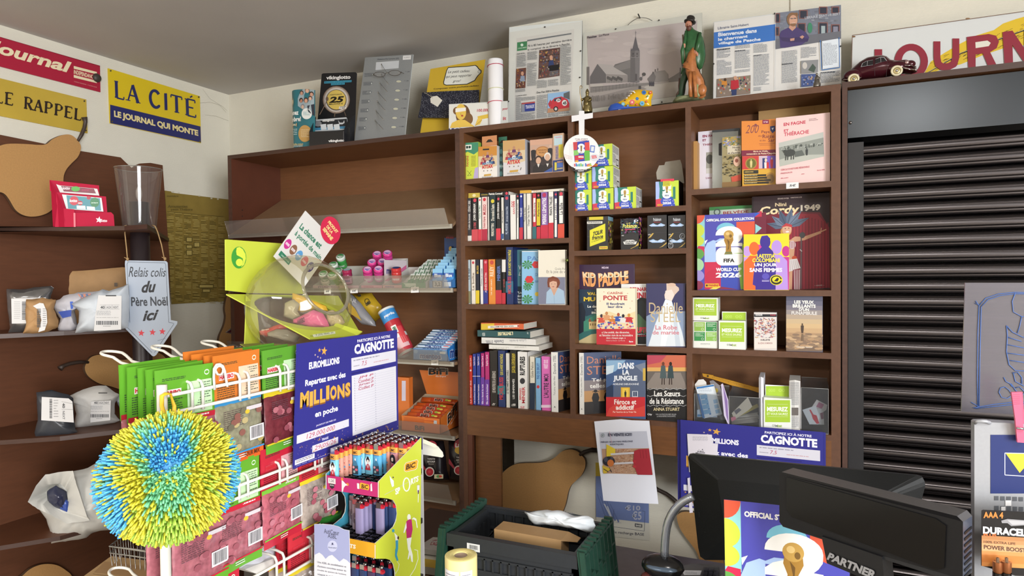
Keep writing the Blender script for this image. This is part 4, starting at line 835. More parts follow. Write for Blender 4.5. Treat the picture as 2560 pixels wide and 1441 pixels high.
# bottom row middle column
def jung(d):
 d.r(1176,944,1485,1230,'#45608c').p([(1176,944),(1330,944),(1250,1030),(1176,1050)],'#8fb4d4').p([(1176,990),(1240,980),(1230,1040),(1176,1060)],'#cfe0ea').p([(1320,1040),(1400,985),(1485,1040),(1485,1232),(1230,1232),(1250,1060)],'#5a6680').p([(1400,985),(1485,960),(1485,1060)],'#7a8498').p([(1176,1160),(1232,1130),(1232,1232),(1176,1232)],'#2c3c5a')
 d.r(1464,1006,1488,1104,'#cfae52').r(1292,1156,1362,1232,'#e0b23a').r(1304,1164,1350,1232,'#f0cc52').person(1327,1180,1235,'#2c2a30').r(1380,1185,1425,1232,'#c8d0d8').r(1388,1190,1418,1226,'#3c4a68').l([(1402,1185),(1402,1232)],3,'#c8d0d8')
 d.t('DANS',1268,962,1396,1012,'#e8ecf2',2.2).t('LA',1304,1018,1358,1058,'#e8ecf2',2.2).t('JUNGLE',1232,1064,1420,1114,'#e8ecf2',2.2).t('ADELINE DIEUDONNÉ',1228,1120,1432,1138,'#dfe4ea',1)
 d.r(1170,1232,1482,1385,'#cb3038').p([(1200,1320),(1300,1260),(1380,1330),(1480,1300),(1480,1385),(1170,1385)],'#d9473f')
 d.t('Féroce et',1240,1250,1412,1290,'#f8f0ea',2.4).t('addictif',1252,1294,1396,1332,'#f8f0ea',2.4).t('Par l\'autrice de La Vraie Vie',1230,1340,1412,1356,'#f2c8bc',1)
book('novel','novel with a blue house at night and red band, bottom row',cI,1176,942,1485,1385,2.312,S4,.022,'#45608c',jung)
def soeurs(d):
 d.r(1497,904,1806,1000,'#c96a4e').r(1497,1000,1806,1035,'#d9a860').p([(1497,904),(1650,904),(1600,960),(1497,980)],'#b8485a').p([(1497,1030),(1806,1030),(1806,1180),(1497,1165)],'#6a625c').p([(1560,1040),(1760,1040),(1806,1150),(1806,1180),(1497,1165),(1497,1130)],'#8a8078').r(1497,1168,1806,1408,'#232223')
 for x,cc in ((1623,'#4a5a5c'),(1681,'#34464a')):
  d.p([(x-16,985),(x+16,985),(x+26,1085),(x-26,1085)],cc).e(x,972,11,16,'#6a3a2a' if x<1650 else '#2a1a16').l([(x-8,1085),(x-10,1135)],8,'#3a2c28').l([(x+8,1085),(x+9,1135)],8,'#3a2c28')
 for y in (1168,1222,1298):
  d.l([(1495+i*26,y+(6 if i%2 else -4)) for i in range(13)],3,'#c8c8c8')
  for i in range(0,13,3): d.l([(1490+i*26,y-12),(1500+i*26,y+12)],2,'#b0b0b0')
 d.t('Les Sœurs',1552,1182,1756,1226,'#f2efe9',1.4).t('de la Résistance',1516,1240,1784,1286,'#f2efe9',1.4).t('ANNA STUART',1546,1314,1752,1340,'#d8c89a',1).t('City',1500,1360,1536,1378,'#e8e8e8',1).t('PAR L\'AUTRICE DU BEST-SELLER',1566,1362,1726,1372,'#c8c8c8',0).t('LA SAGE-FEMME D\'AUSCHWITZ',1574,1376,1720,1388,'#c8c8c8',0)
book('novel','black and red novel showing two women walking, right end of the bottom row',cI,1497,902,1806,1410,2.308,S4,.022,'#232223',soeurs)
b=B(); p=PY(cI(957,1180),2.36); b.box(p.x-.004,p.x+.006,2.33,2.45,S4,p.z+.05,mat('#b9b4ac')); b.top('paperback_book','dark thin book standing in shadow at the left wall of the bottom middle row','book')

# right column, first row -----------------------------------------------------------------
b=B(); b.slab([PY(cK(*p),2.47) for p in ((537,110),(1052,56),(1052,640),(540,660))],(0,.004,0),mat('#b08d5e',.7,0,'noise',.3,8,.05)); d=DY(b,cK,2.469); d.l([(600,170),(605,640)],2,'#8d6e44'); d.l([(940,80),(945,640)],2,'#8d6e44')
b.top('kraft_envelope','brown kraft envelope standing behind the booklets, top right compartment','envelope')
b=B(); X0,X1,_,Zt=fb(cK,72,330,100,600,2.36); b.box(X0,X1,2.35,2.48,U1,Zt,mat('#b98b4e')); b.top('booklet','thin tan booklet edge at the far left of the top right compartment','booklet')
def mag(label,x0,y0,x1,Y,zb,th,cov,draw,sk=-.06,cat='booklet',c=cK,name='booklet'): return book(name,label,c,x0,y0,x1,y0+300,Y,zb,th,cov,draw,sk=sk,cat=cat)
mag('lilac white booklet EN FAGNE, mostly hidden at the left',100,250,300,2.40,U1,.006,'#dcd9e6',lambda d:(d.t('EN FAGNE',134,278,262,296,'#8a2a4a',2),d.t('ET',134,308,160,324,'#8a2a4a',2),d.t('THIÉRACHE',134,338,280,356,'#8a2a4a',2),d.r(160,405,230,558,'#9a9a92'),d.e(185,455,26,34,'#4a4c48'),d.r(160,520,230,558,'#c8c8c4'),d.t('Liste',158,582,200,596,'#8a3a5a',.5)))
def gloss(d):
 d.p([(204,250),(390,242),(390,660),(204,662)],'#c8cac6',mat('#8f928e',.15,.8)); d.p([(250,340),(272,335),(272,430),(250,425)],'#17181a'); d.r(204,242,400,258,'#33363a')
mag('silver glossy booklet with a dark top edge, second from left',203,240,402,2.385,U1,.012,'#3a3c40',gloss)
def nouv(d):
 d.r(275,296,412,655,'#9c9068')
 for i in range(60): d.e(280+rq()*125,300+rq()*75,8,6,random.choice(('#b8943a','#8a8fc0','#d8c8a0','#6a7a4a')),seg=6)
 d.r(312,360,412,420,'#cfc6b0').t('Nouve',350,366,402,380,'#3a2f26').t('du C',366,384,402,398,'#3a2f26').t('et d\'autres',316,404,404,418,'#3a2f26')
 for i in range(80): d.e(280+rq()*125,430+rq()*150,9,5,random.choice(('#5a5230','#7a6a3a','#3f3a26','#9a8a5a','#2f3022')),seg=6)
 d.e(382,475,26,36,'#d8b098').e(380,470,12,14,'#8a4a3a').p([(340,585),(412,570),(412,615),(345,622)],'#c8503a').r(275,620,412,655,'#8a6a3e')
mag('small booklet with an owl and autumn leaves on its cover',275,292,412,2.372,U1,.008,'#9c9068',nouv)
def riez(d):
 d.r(415,178,665,390,'#e08a3c').r(565,174,612,204,'#8a2848').t('N°60',574,182,604,196,'#e8c8d0').t('200',442,208,540,268,'#8a4a4a',0,1).e(516,210,10,10,'#8a4a4a').t('Pays',558,250,616,276,'#7a3038',.5).t('des',534,282,562,294,'#7a3038',0).t('Rièze',566,280,650,306,'#7a3038',.5).t('et des',546,314,588,328,'#7a3038',0).t('Sar',606,308,654,334,'#7a3038',.5)
 d.p([(620,222),(655,218),(658,255),(638,272),(622,252)],'#2a3a72').p([(630,234),(638,250),(648,232)],'#dfe4ee').l([(540,345),(655,345)],2,'#7a3038').l([(545,356),(640,356)],3,'#b0603a')
 d.r(415,390,665,432,'#7d2440').t('Marie de Wailly,',500,394,606,408,'#f0d8b8',1).t('romancière de Petite-Chapelle',450,410,660,426,'#f0d8b8',1)
 d.r(420,434,536,526,'#c83a3c').e(484,485,42,42,'#a8843c').e(484,485,34,34,'#6a6a2a').person(484,455,515,'#d8c88a').r(540,434,662,524,'#cdb8c8').r(600,434,662,524,'#7a5ac0').r(565,450,600,524,'#2c3a72').e(590,465,9,14,'#e8d0c0').p([(578,480),(602,480),(600,524),(580,524)],'#e8e4e0').person(632,446,522,'#c83a4a','#d8b098').r(595,480,612,524,'#c8303c')
 d.r(420,530,665,645,'#d9a83a').e(620,600,40,46,'#b98a3a').e(620,600,30,34,'#8a6a3a').r(430,534,536,560,'#2c2c26').t('MÉMOIRE',438,540,500,550,'#e0c060')
 for i in range(4): d.r(432,566+i*18,536+rq()*100,580+i*18,'#27241c').L(436,569+i*18,530,577+i*18,1,'#e8d8a0')
mag('orange booklet with a purple band in the top right compartment',415,176,665,2.35,U1,.012,'#e08a3c',riez,sk=-.03)
def fagne(d):
 d.r(662,142,1052,608,'#e9c9c6').t('EN FAGNE',718,178,876,202,'#c43a52',1.6,0,0,0).t('ET',720,226,754,244,'#c43a52',1.6).t('THIÉRACHE',720,242,900,276,'#c43a52',1.6)
 d.L(900,172,968,192,2,'#8a6a6a',.4).p([(682,318),(1004,278),(1010,455),(688,490)],'#8e938c').p([(682,318),(1004,278),(1005,318),(683,352)],'#b9bcb6').p([(688,440),(800,420),(1010,440),(1010,455),(688,490)],'#b4b7ae')
 for i in range(60): x=700+rq()*300; d.r(x,345+rq()*30,x+10,352+rq()*30,random.choice(('#6a706a','#a8aca6','#4a504c')))
 d.e(762,400,40,26,'#3c403e').e(728,385,14,12,'#3c403e')
 for x in (735,750,775,792): d.l([(x,405),(x-3,450)],7,'#3c403e')
 d.p([(800,395),(850,390),(870,430),(800,435)],'#5c625e').person(885,378,432,'#33383a')
 d.t('CERCLE D\'HISTOIRE RÉGIONALE',698,506,905,522,'#c45a6a',.5).t('PRIESGAUX',698,536,782,546,'#c45a6a',.5).t('180e numéro',698,572,752,580,'#c45a6a').t('2026',845,560,868,566,'#c45a6a').t('Février 2026',960,546,1014,554,'#c45a6a')
mag('pink booklet EN FAGNE ET THIERACHE with a grey photo of horses, rightmost',661,140,1052,2.325,U1,.006,'#e9c9c6',fagne,sk=-.12)
def tagp(name,label,c,x0,y0,x1,y1,Y,txt,sk=0,gr='handwritten price tags'):
 b=B(); b.slab([PY(c(*p),Y) for p in ((x0,y1),(x1,y1+sk*(x1-x0)),(x1,y0+sk*(x1-x0)),(x0,y0))],(0,.0005,0),pp('#e8e8e6')); w=x1-x0;h=y1-y0
 DY(b,c,Y,sk,x0).t(txt,x0+w*.25,y0+h*.3,x1-w*.2,y1-h*.3,'#33363c',1,.5); b.top(name,label,'tag',gr)
tagp('price_tag','white price tag on the shelf edge below the pink booklet',cK,736,626,826,670,2.297,'5€',-.06)
# right column second row
b=None
def green(d): d.r(182,796,490,850,'#3f8a4a').r(184,818,486,1300,'#d8e0d4').r(184,818,270,900,'#b8ccc0').o(238,832,24,24,8,'#4a5a58').t('BELVÈDE',282,826,466,850,'#a8323a',2.5)
mag('green topped white book behind the sticker album',182,794,490,2.46,U2,.012,'#3f8a4a',green,cat='book',name='picture_book')
def cordy(d):
 d.r(490,715,1050,1398,'#33222a').p([(560,860),(700,830),(980,850),(1045,960),(1050,1398),(560,1398)],'#7a1f33').p([(760,850),(960,860),(1045,960),(1050,1398),(760,1398)],'#9b2338')
 for i in range(12): x=780+i*23; d.p([(x,870+abs(i-4)*8),(x+8,870+abs(i-4)*8),(x+10,1398),(x-2,1398)],'#7e1b30')
 d.r(492,718,502,1398,'#20161c').t('Nini',656,766,738,792,'#d9c49c',1.5).t('Cordy',546,788,832,866,'#f0dcae',4,.3).t('1949',840,790,984,836,'#e8e0d0',3).t('BERNARD SWYSEN',675,732,755,742,'#c8b8b0').t('CHRISTOPHE ALVÈS',768,728,850,738,'#c8b8b0')
 for a,l,cc in ((-165,150,'#5f6f88'),(-140,140,'#73839c'),(-112,150,'#4c5a74'),(-75,150,'#5f6f88'),(-48,160,'#73839c'),(-22,175,'#5f6f88')):
  r=rad(a); ux,uy=cos(r),sin(r); cx,cy=740,950
  d.p([(cx,cy),(cx+ux*l*.5-uy*26,cy+uy*l*.5+ux*26),(cx+ux*l,cy+uy*l),(cx+ux*l*.5+uy*26,cy+uy*l*.5-ux*26)],cc); d.l([(cx,cy),(cx+ux*l*.9,cy+uy*l*.9)],3,'#2f3848')
 d.e(735,975,40,36,'#c9974e').e(742,962,34,38,'#e0b090').p([(698,945),(735,915),(778,930),(780,948),(740,938)],'#c23c44').e(730,955,4,3,'#2a1a1a').e(755,953,4,3,'#2a1a1a').e(745,978,13,6,'#f4ece4')
 d.p([(775,1030),(800,1015),(860,1020),(980,985),(990,1000),(870,1045),(790,1055)],'#d9a583').l([(985,990),(1025,975)],8,'#d9a583').l([(985,990),(990,962)],6,'#d9a583').p([(752,1040),(790,1030),(800,1080),(790,1180),(752,1190)],'#d9a583')
 d.e(780,1075,25,30,'#e8d8d8')
 for i in range(4): d.l([(762+i*11,1050),(760+i*12,1100)],4,'#a8324a')
 d.e(795,1168,18,14,'#c8502e').p([(752,1180),(815,1175),(840,1245),(752,1270)],'#e6dedd');
 for i in range(5): d.l([(762+i*12,1185),(768+i*16,1258)],2,'#a89a9c')
 d.p([(760,1265),(782,1262),(778,1398),(756,1398)],'#d9a583').p([(785,1255),(840,1245),(838,1398),(790,1398)],'#8a2c40');
 for i in range(4): d.p([(792+i*13,1256),(797+i*13,1256),(800+i*11,1398),(794+i*11,1398)],'#d8c8c8')
 d.l([(845,1020),(842,1395)],9,'#5f5a5c').e(853,1008,20,22,'#4a4648').l([(835,1110),(850,1125)],6,'#c8c0c0')
 d.t('— KENNES —',938,1372,1012,1380,'#c8a8a8')
mag('large dark comic album with a showgirl before a red curtain',490,712,1050,2.42,U2,.012,'#33222a',cordy,sk=-.05,cat='book',name='comic_album')
def album(d,top=True):
 """sticker album cover in a 500 x 550 window"""
 d.r(0,0,500,550,'#4c4cae')
 d.r(0,0,58,240,'#8fcdd0').e(0,0,58,62,'#d8573c',a0=0,a1=90).e(0,112,55,50,'#c6d648',a0=-90,a1=90).e(0,188,52,38,'#c6d648',a0=-90,a1=90).p([(10,225),(55,230),(55,300),(0,240)],'#c9294f').e(0,285,52,42,'#5f9e4c',a0=-90,a1=90).e(0,365,50,48,'#a4d0a0',a0=-90,a1=90).r(0,410,8,420,'#ffffff').e(0,445,52,42,'#9c8fd0',a0=-90,a1=90).e(0,515,46,34,'#8a3050',a0=-90,a1=90)
 d.p([(58,0),(58,120),(80,60),(140,15),(230,10)],'#4a4aae').e(215,110,70,48,'#7ac0d8').r(145,112,285,190,'#4c4cae')
 d.r(290,60,420,150,'#d8573c').e(360,120,65,55,'#d8573c').r(420,0,500,150,'#6f1a36').e(470,30,50,40,'#c02848',a0=180,a1=270).p([(420,0),(420,30),(445,12),(460,0)],'#2f5cc0').p([(425,80),(425,150),(470,110)],'#8fcdd0').r(420,150,500,300,'#6f1a36')
 d.p([(58,190),(80,180),(60,215)],'#ffffff').p([(55,250),(75,205),(120,185),(140,190),(140,345),(55,345)],'#a9c4ee').r(55,345,175,545,'#c9294f').p([(55,480),(170,350),(170,345),(55,345)],'#c9294f').e(120,460,60,60,'#c02848').r(175,345,300,545,'#3a4cb0').r(330,220,420,545,'#8fbf4a').p([(300,360),(420,300),(500,330),(500,545),(320,545)],'#8fbf4a').p([(90,545),(150,515),(210,545)],'#e8dc5a').p([(140,545),(180,525),(300,545)],'#8a3050')
 d.p([(140,190),(170,175),(300,175),(300,200),(140,200)],'#a9c4ee')
 d.e(235,147,97,59,'#f4f4f1',a0=180,a1=360).r(138,146,332,152,'#f4f4f1').p([(240,150),(332,150),(330,175),(316,196),(300,210),(332,212),(332,235),(138,235),(138,212),(165,192),(215,175)],'#f4f4f1')
 d.r(140,285,335,327,'#f4f4f1').r(185,240,290,372,'#f4f4f1')
 for x,y in ((185,285),(290,285),(185,327),(290,327)): d.e(x,y,45,45,'#f4f4f1')
 d.p([(262,284),(335,282),(335,290)],'#8fbf4a')
 d.p([(205,160),(265,160),(268,190),(250,225),(252,270),(262,292),(200,292),(212,270),(214,225),(200,190)],'#a77c34').e(234,150,36,32,'#c29a4e').e(226,142,14,12,'#e0c07c').e(248,160,10,12,'#7a5a28').p([(222,180),(240,200),(236,250),(224,265),(232,225)],'#6e4f22').r(205,285,260,292,'#5f7a4a').r(208,274,258,281,'#5f7a4a')
 d.t('FIFA',196,322,276,350,'#1e1e22',2).t('WORLD CUP',140,388,326,414,'#f4f4f4',3).t('2026',138,422,326,460,'#f4f4f4',5).r(60,502,160,530,'#e3b52f').t('PANINI',84,508,154,523,'#b22a2c',2).e(72,516,7,8,'#2a2a2a')
 d.t('OFFICIAL STICKER COLLECTION',70,30,415,50,'#f4f4f4',2.2)
 if not top: pass
X0,X1,_,Zt=fb(cK,95,850,592,1395,2.335); t=thing('sticker_album','colourful World Cup sticker album standing on the shelf beside a showgirl album','book',((X0+X1)/2,2.34,U2))
b=B(); b.box(X0,X1,2.335,2.3356,U2,Zt,pm('#4c4cae')); album(DW(b,(X0,2.335,U2),(X1-X0,0,0),(0,0,Zt-U2),(0,0,500,550),n=NY,k0=2)); b.obj('cover',t)
b=B(); b.box(X0+.001,X1-.001,2.3357,2.339,U2+.001,Zt-.001,PAGE); b.obj('page_block',t)
def laet(d):
 d.r(430,998,757,1398,'#f0d82c')
 for cx,cy,s_,cc in ((455,1120,.8,'#c49be0'),(735,1120,.8,'#c22e8c'),(540,1110,.8,'#d83a9a'),(505,1100,1.0,'#ef6a2c'),(668,1090,1.05,'#b994e0')):
  d.e(cx,cy,36*s_,48*s_,cc).p([(cx-75*s_,1398),(cx-72*s_,cy+95*s_),(cx-30*s_,cy+52*s_),(cx+30*s_,cy+52*s_),(cx+72*s_,cy+95*s_),(cx+78*s_,1398)],cc)
 d.e(585,1055,38,46,'#3a2890').p([(560,1090),(612,1090),(640,1120),(662,1180),(660,1398),(515,1398),(515,1180),(530,1120)],'#3a2890').p([(515,1180),(530,1130),(500,1300),(495,1360),(515,1370)],'#3a2890').p([(548,1040),(560,1010),(600,1005),(622,1030),(615,1060)],'#3a2890')
 d.t('LAETITIA',524,1140,656,1168,'#f0dc4a',2).t('COLOMBANI',492,1170,690,1200,'#f0dc4a',2).t('UN JOUR',506,1206,670,1236,'#f2ecf8',2).t('SANS FEMMES',472,1240,708,1270,'#f2ecf8',2)
 d.e(588,1300,26,22,'#5a50b8').L(562,1328,614,1342,2,'#c8c0e8').e(665,1327,46,38,'#e8d820').e(665,1327,40,33,'#232323',a0=10,a1=350).e(665,1324,30,22,'#e8d820').p([(648,1335),(672,1310),(685,1318),(675,1338)],'#232323')
mag('yellow novel with purple and orange silhouettes in front of the album',430,996,757,2.312,U2,.02,'#f0d82c',laet,sk=0,cat='book',name='novel')

# third row right column ------------------------------------------------------------------
def bebat(name,label,x0,y0,x1,y1,Y,zb,dp,tab=None,back=False,yb=None):
 def dr(d):
  w,h=x1-x0,y1-y0; P=lambda u,v:(x0+w*u,y0+h*v)
  if back:
   for u,v,cc in ((.04,.03,'#8fb850'),(.52,.03,'#3a8f4e'),(.04,.42,'#3a8f4e'),(.52,.42,'#8fc05a')):
    d.r(*P(u,v),*P(u+.44,v+.36),cc).L(*P(u+.05,v+.04),*P(u+.4,v+.2),4,'#e8f0e0',.35).o(*P(u+.34,v+.28),w*.05,w*.05,w*.012,'#dfeada')
   d.L(*P(.3,.88),*P(.7,.95),2,'#8a9088',.35); return
  d.r(*P(.05,.06),*P(.95,.78),'#a8c93c').l([P(.13,.2),P(.87,.2)],1.5,'#eef4dc').l([P(.13,.6),P(.87,.6)],1.5,'#eef4dc')
  d.t('MESUREZ',*P(.12,.28),*P(.87,.43),'#f6f9ee',1.8).t('ET VOUS SAUREZ',*P(.12,.47),*P(.87,.55),'#eef4dc',.5)
  d.o(*P(.34,.89),w*.035,h*.035,w*.012,'#7a8a6a').t('be',*P(.4,.85),*P(.5,.93),'#6a6f66',1.5).t('bat',*P(.5,.85),*P(.66,.94),'#9ab848',1)
 def ex(b,X0,X1,zb_,Zt):
  if tab:
   a,e,z0,z1=fb(cL,*tab,Y+dp*.8); b.box(a,e,Y+dp*.8,Y+dp*.8+.001,Zt-.01,z1,mat('#e8ebe4')); d=DY(b,cL,Y+dp*.8); d.r(tab[0]+6,tab[1]+8,tab[2]-6,tab[3],'#a8c93c')
   tx=(tab[0]+tab[2])/2; yy=tab[1]+45
   for k,s_ in ((-.3,'000'),(.15,'00')): d.t(s_,tx+k*200-20,yy-15,tx+k*200+40,yy+15,'#b9d65c',1)
 return cbox(name,label,cL,x0,y0,x1,Y,zb,dp,'#e8ebe4','#dfe2dc',dr,'battery measuring boxes',ex=ex,y1=y1,sk=.01)
bebat('measuring_box','white and green MESUREZ box on top of the left box, right column',80,88,305,295,2.325,PY(cL(190,297),2.325).z,.07)
bebat('measuring_box','white box with four green panels, below another box',83,303,303,528,2.32,U3,.07,back=True)
bebat('measuring_box','white and green MESUREZ box with open green flap in the third row',312,298,555,540,2.31,U3,.06,tab=(342,215,562,290))
def ygo(d):
 d.r(632,238,834,262,'#23252c').t('KONAMI',645,238,705,252,'#e8e8e8',1.5).t('YU-GI-OH',775,240,825,252,'#d04a5a',1.5)
 cs=('#c8344a','#d86a3a','#5a3a6a','#e0b060','#8a2a4a','#30406a','#e8d8d0')
 for i in range(150): x,y=636+rq()*190,266+rq()*180; a=rq()*3.1; d.p([(x,y),(x+26*cos(a),y+20*sin(a)),(x+10*cos(a+.6),y+10*sin(a+.6))],random.choice(cs))
 d.r(632,452,834,546,'#e8dcd4').t('DUELLISTES',690,462,775,476,'#2a2a34',2).t('BLAZING DOMINION',668,490,796,506,'#b08a86',1.5)
cbox('card_box','white trading card box with a swirling red and purple picture, third row',cL,630,222,834,2.32,U3,.04,'#ded8d4','#bdb9b8',ygo)
def funa(d):
 n=12
 for i,cc in enumerate(('#55576c','#66667a','#7c7884','#99908e','#b5a28e','#c8b08c','#d0b286','#c6a47c','#b39270','#9c7f66','#87705e','#7a6656')): d.r(920,78+i*41,1246,78+(i+1)*41+1,cc)
 for i in range(60): d.e(925+rq()*310,400+rq()*150,34,11,random.choice(('#b39270','#c9a984','#8c7460','#a58a6c')),seg=9)
 d.person(1066,320,408,'#4a3c34').p([(1060,415),(1074,415),(1078,480),(1056,480)],'#7a6450')
 d.t('LES YEUX',992,114,1170,144,'#f0eee8',2.2).t('BRILLANTS',978,148,1186,180,'#f0eee8',2.2).t('D\'UN',1034,182,1126,210,'#f0eee8',2.2).t('FUNAMBULE',966,212,1198,244,'#d9d4d0',2.2).t('Christophe Gaertner',1012,526,1156,544,'#e4dcd0',.8)
book('novel','novel with a tightrope walker over clouds, right of the third row',cL,918,76,1250,570,2.315,U3,.03,'#55576c',funa,sk=.02)
# fourth row right column -------------------------------------------------------------------
GL_=glass('#eef0f2',.93,.07)
def pocket(label,x0,y0,x1,y1,Y,dp,group='clear plastic pockets in the bottom right compartment'):
 X0,X1,_,Zt=fb(cL,x0,y0,x1,y1,Y); zb=S4; b=B(); h=.0015
 b.box(X0,X1,Y,Y+h,zb,Zt,GL_); b.box(X0,X0+h,Y,Y+dp,zb,Zt+.012,GL_); b.box(X1-h,X1,Y,Y+dp,zb,Zt+.012,GL_); b.box(X0,X1,Y+dp-h,Y+dp,zb,Zt+.018,GL_); b.box(X0,X1,Y,Y+dp,zb,zb+h,GL_)
 d=mat('#a9a9a6',.2);
 for pq in (((X0,Y,zb),(X0,Y,Zt)),((X1,Y,zb),(X1,Y,Zt)),((X0,Y,Zt),(X1,Y,Zt)),((X0,Y+dp,Zt+.018),(X1,Y+dp,Zt+.018)),((X0,Y,zb+.001),(X1,Y,zb+.001))): b.tube(pq,.0008,d,5)
 b.top('clear_pocket',label,'holder',group)
pocket('clear plastic pocket with blue vouchers, at the left wall of the compartment',93,962,385,1215,2.312,.09)
pocket('clear plastic pocket holding beige slips below the folding ruler',405,985,690,1255,2.305,.10)
pocket('clear plastic pocket with slips at the right wall of the compartment',1056,905,1300,1250,2.31,.11)
def slip(name,label,quad,Y,col,draw=None,cat='paper',c=cL,th=.0006,group=None):
 b=B(); b.slab([PY(c(*q),Y) for q in quad],(0,th,0),mat(col,.7));
 if draw: draw(DY(b,c,Y))
 return b.top(name,label,cat,group)
slip('voucher','blue and white phone voucher leaning at the left pocket',[(105,895),(268,868),(345,1140),(180,1178)],2.330,'#dfe7ee',
  lambda d:(d.p([(112,896),(266,872),(272,886),(116,912)],'#3a7ab8'),[d.p([(118+k*62,958),(136+k*62,954),(188+k*58,1172 if k<1 else 1140),(168+k*62,1175 if k<1 else 1145)],'#2d78bc') for k in (0,1)],[d.p([(145+i*9,968+i*45),(205+i*9,956+i*45),(214+i*9,995+i*45),(154+i*9,1006+i*45)],'#7fb4dc') for i in range(4)],[d.p([(262+i*9,1010+i*45),(300+i*9,1002+i*45),(306+i*9,1036+i*45),(270+i*9,1044+i*45)],'#8fbce0') for i in range(3)],d.L(130,905,250,940,4,'#9aa4b0',.3)))
slip('voucher','white torn slip rising behind the blue voucher',[(100,900),(98,870),(130,828),(175,824),(200,850),(205,885),(330,1150),(130,1160)],2.345,'#e3e1dc')
slip('voucher','blue and white voucher standing lowest in the left pocket',[(118,1100),(118,1165),(300,1168),(290,1060)],2.337,'#cfe0f0',lambda d:d.r(122,1140,280,1160,'#4a90c8'))
slip('leaflet','dark leaflet with a yellow mark sticking up behind the vouchers',[(230,840),(262,832),(320,880),(360,1000),(385,1190),(330,1190)],2.352,'#8b8789',lambda d:(d.e(292,925,16,20,'#b9a24a'),d.p([(300,1000),(330,1010),(345,1120),(320,1110)],'#5a5a62')))
slip('leaflet','folded lilac leaflet standing between the left and middle pocket',[(333,870),(350,862),(398,1010),(408,1228),(398,1232),(360,1150)],2.298,'#cfc4dc',lambda d:d.p([(352,880),(392,1020),(400,1215),(380,1150)],'#8a70a8'))
slip('paper_slip','beige ticket leaning in the middle pocket',[(430,1130),(575,985),(615,1070),(585,1100),(455,1190)],2.325,'#d5cbb8',lambda d:d.p([(450,1110),(495,1082),(518,1100),(470,1142)],'#5f5a66'))
slip('paper_slip','yellow green card lying across the middle pocket',[(425,1150),(660,1045),(672,1075),(440,1190)],2.34,'#b9a84a')
slip('paper_slip','pink and white slip at the bottom of the middle pocket',[(420,1170),(460,1160),(470,1185),(430,1205)],2.318,'#d8708a')
b=B()
for i in range(9): y=1225-i*9; b.slab([PY(cL(*q),2.33+i*.004) for q in ((420+rq()*20,y+6),(660+rq()*20,y+6-rq()*40),(665,y-20-rq()*20),(425,y-5))],(0,.0006,0),mat(random.choice(('#b9b2a6','#9c948a','#cfcac0','#7d776f')),.7))
b.top('paper_slips','loose grey and beige slips heaped at the bottom of the middle pocket','paper',kind='stuff')
# folding ruler
t=thing('folding_ruler','folded yellow wooden ruler leaning across the pockets','ruler',tuple(PY(cL(480,1000),2.42)))
RY=mat('#c08a1e',.5); b=B(); b.slab([PY(cL(*q),2.40) for q in ((165,772),(260,788),(265,796),(420,835),(675,905),(678,938),(430,880),(255,822),(172,800))],(0,.010,0),RY)
d=DY(b,cL,2.399); d.e(215,795,8,9,'#3a2a18')
for i in range(28): u=i/28; x=262+u*400; y=800+u*108; d.l([(x,y),(x-2,y+(16 if i%5==0 else 10))],1.6,'#4a3413')
b.obj('stick',t); b=B(); b.slab([PY(cL(*q),2.397) for q in ((590,885),(765,920),(812,938),(802,980),(740,968),(590,918))],(0,.014,0),RY); d=DY(b,cL,2.396); d.p([(740,925),(812,940),(804,978),(735,968)],'#4b3a26').p([(745,935),(795,945),(790,966),(742,958)],'#a8823a').e(765,950,8,8,'#332619'); b.obj('stick',t)
bebat('measuring_box','white and green MESUREZ box standing between newspapers in the bottom compartment',718,995,968,1272,2.30,S4,.05,tab=(732,878,950,985))
b=B(); b.box(*fb(cL,712,1265,975,1275,2.292)[:2],2.29,2.37,S4,S4+.0015,GL_); X0,X1,_,_=fb(cL,706,990,972,1275,2.292); b.tube([(X0,2.292,S4+.09),(X0,2.292,S4+.008),(X0+.006,2.292,S4+.002),(X1,2.292,S4+.002)],.001,mat('#cfd2d2',.2)); b.top('clear_pocket','clear plastic pocket around the MESUREZ box','holder','clear plastic pockets in the bottom right compartment')
def roll(label,x0,x1,y0,y1,Y,col,dr=None):
 X0,X1,_,Zt=fb(cL,x0,y0,x1,y1,Y); b=B(); m=mat(col,.75); r=(X1-X0)/2
 b.add([(X0,Y,S4),(X0,Y+.1,S4),(X0,Y+.1,Zt),(X0,Y,Zt-.004),(X0+r,Y-.006,S4),(X1,Y,S4),(X1,Y+.1,S4),(X1,Y+.1,Zt),(X1,Y,Zt-.004),(X0+r,Y-.006,Zt)],[(0,1,2,3),(0,4,9,3),(4,5,8,9),(5,6,7,8)],m); b.p([(X0,Y,Zt-.004),(X0+r,Y-.006,Zt),(X1,Y,Zt-.004),(X1,Y+.1,Zt),(X0,Y+.1,Zt)],m)
 if dr: dr(DY(b,cL,Y-.007))
 b.top('folded_paper',label,'paper')
roll('white folded paper standing left of the MESUREZ box',674,716,800,1240,2.31,'#dcdbe2')
roll('folded newspaper standing right of the MESUREZ box',948,1048,828,1275,2.315,'#d8d6d2',lambda d:(d.L(958,850,1036,1060,26,'#8d8d92',.4),d.r(965,1080,1030,1150,'#6a6460'),d.L(958,1160,1036,1262,12,'#8d8d92',.4),d.l([(1046,850),(1052,1270)],4,'#c8c6c8')))
slip('sachet','white sachet with a red bottle shape in the right pocket',[(1066,1100),(1185,1062),(1222,1160),(1212,1232),(1130,1230)],2.33,'#d8dce0',lambda d:d.p([(1128,1100),(1140,1096),(1165,1140),(1195,1150),(1218,1222),(1195,1226),(1160,1180),(1148,1140)],'#c8283c'))
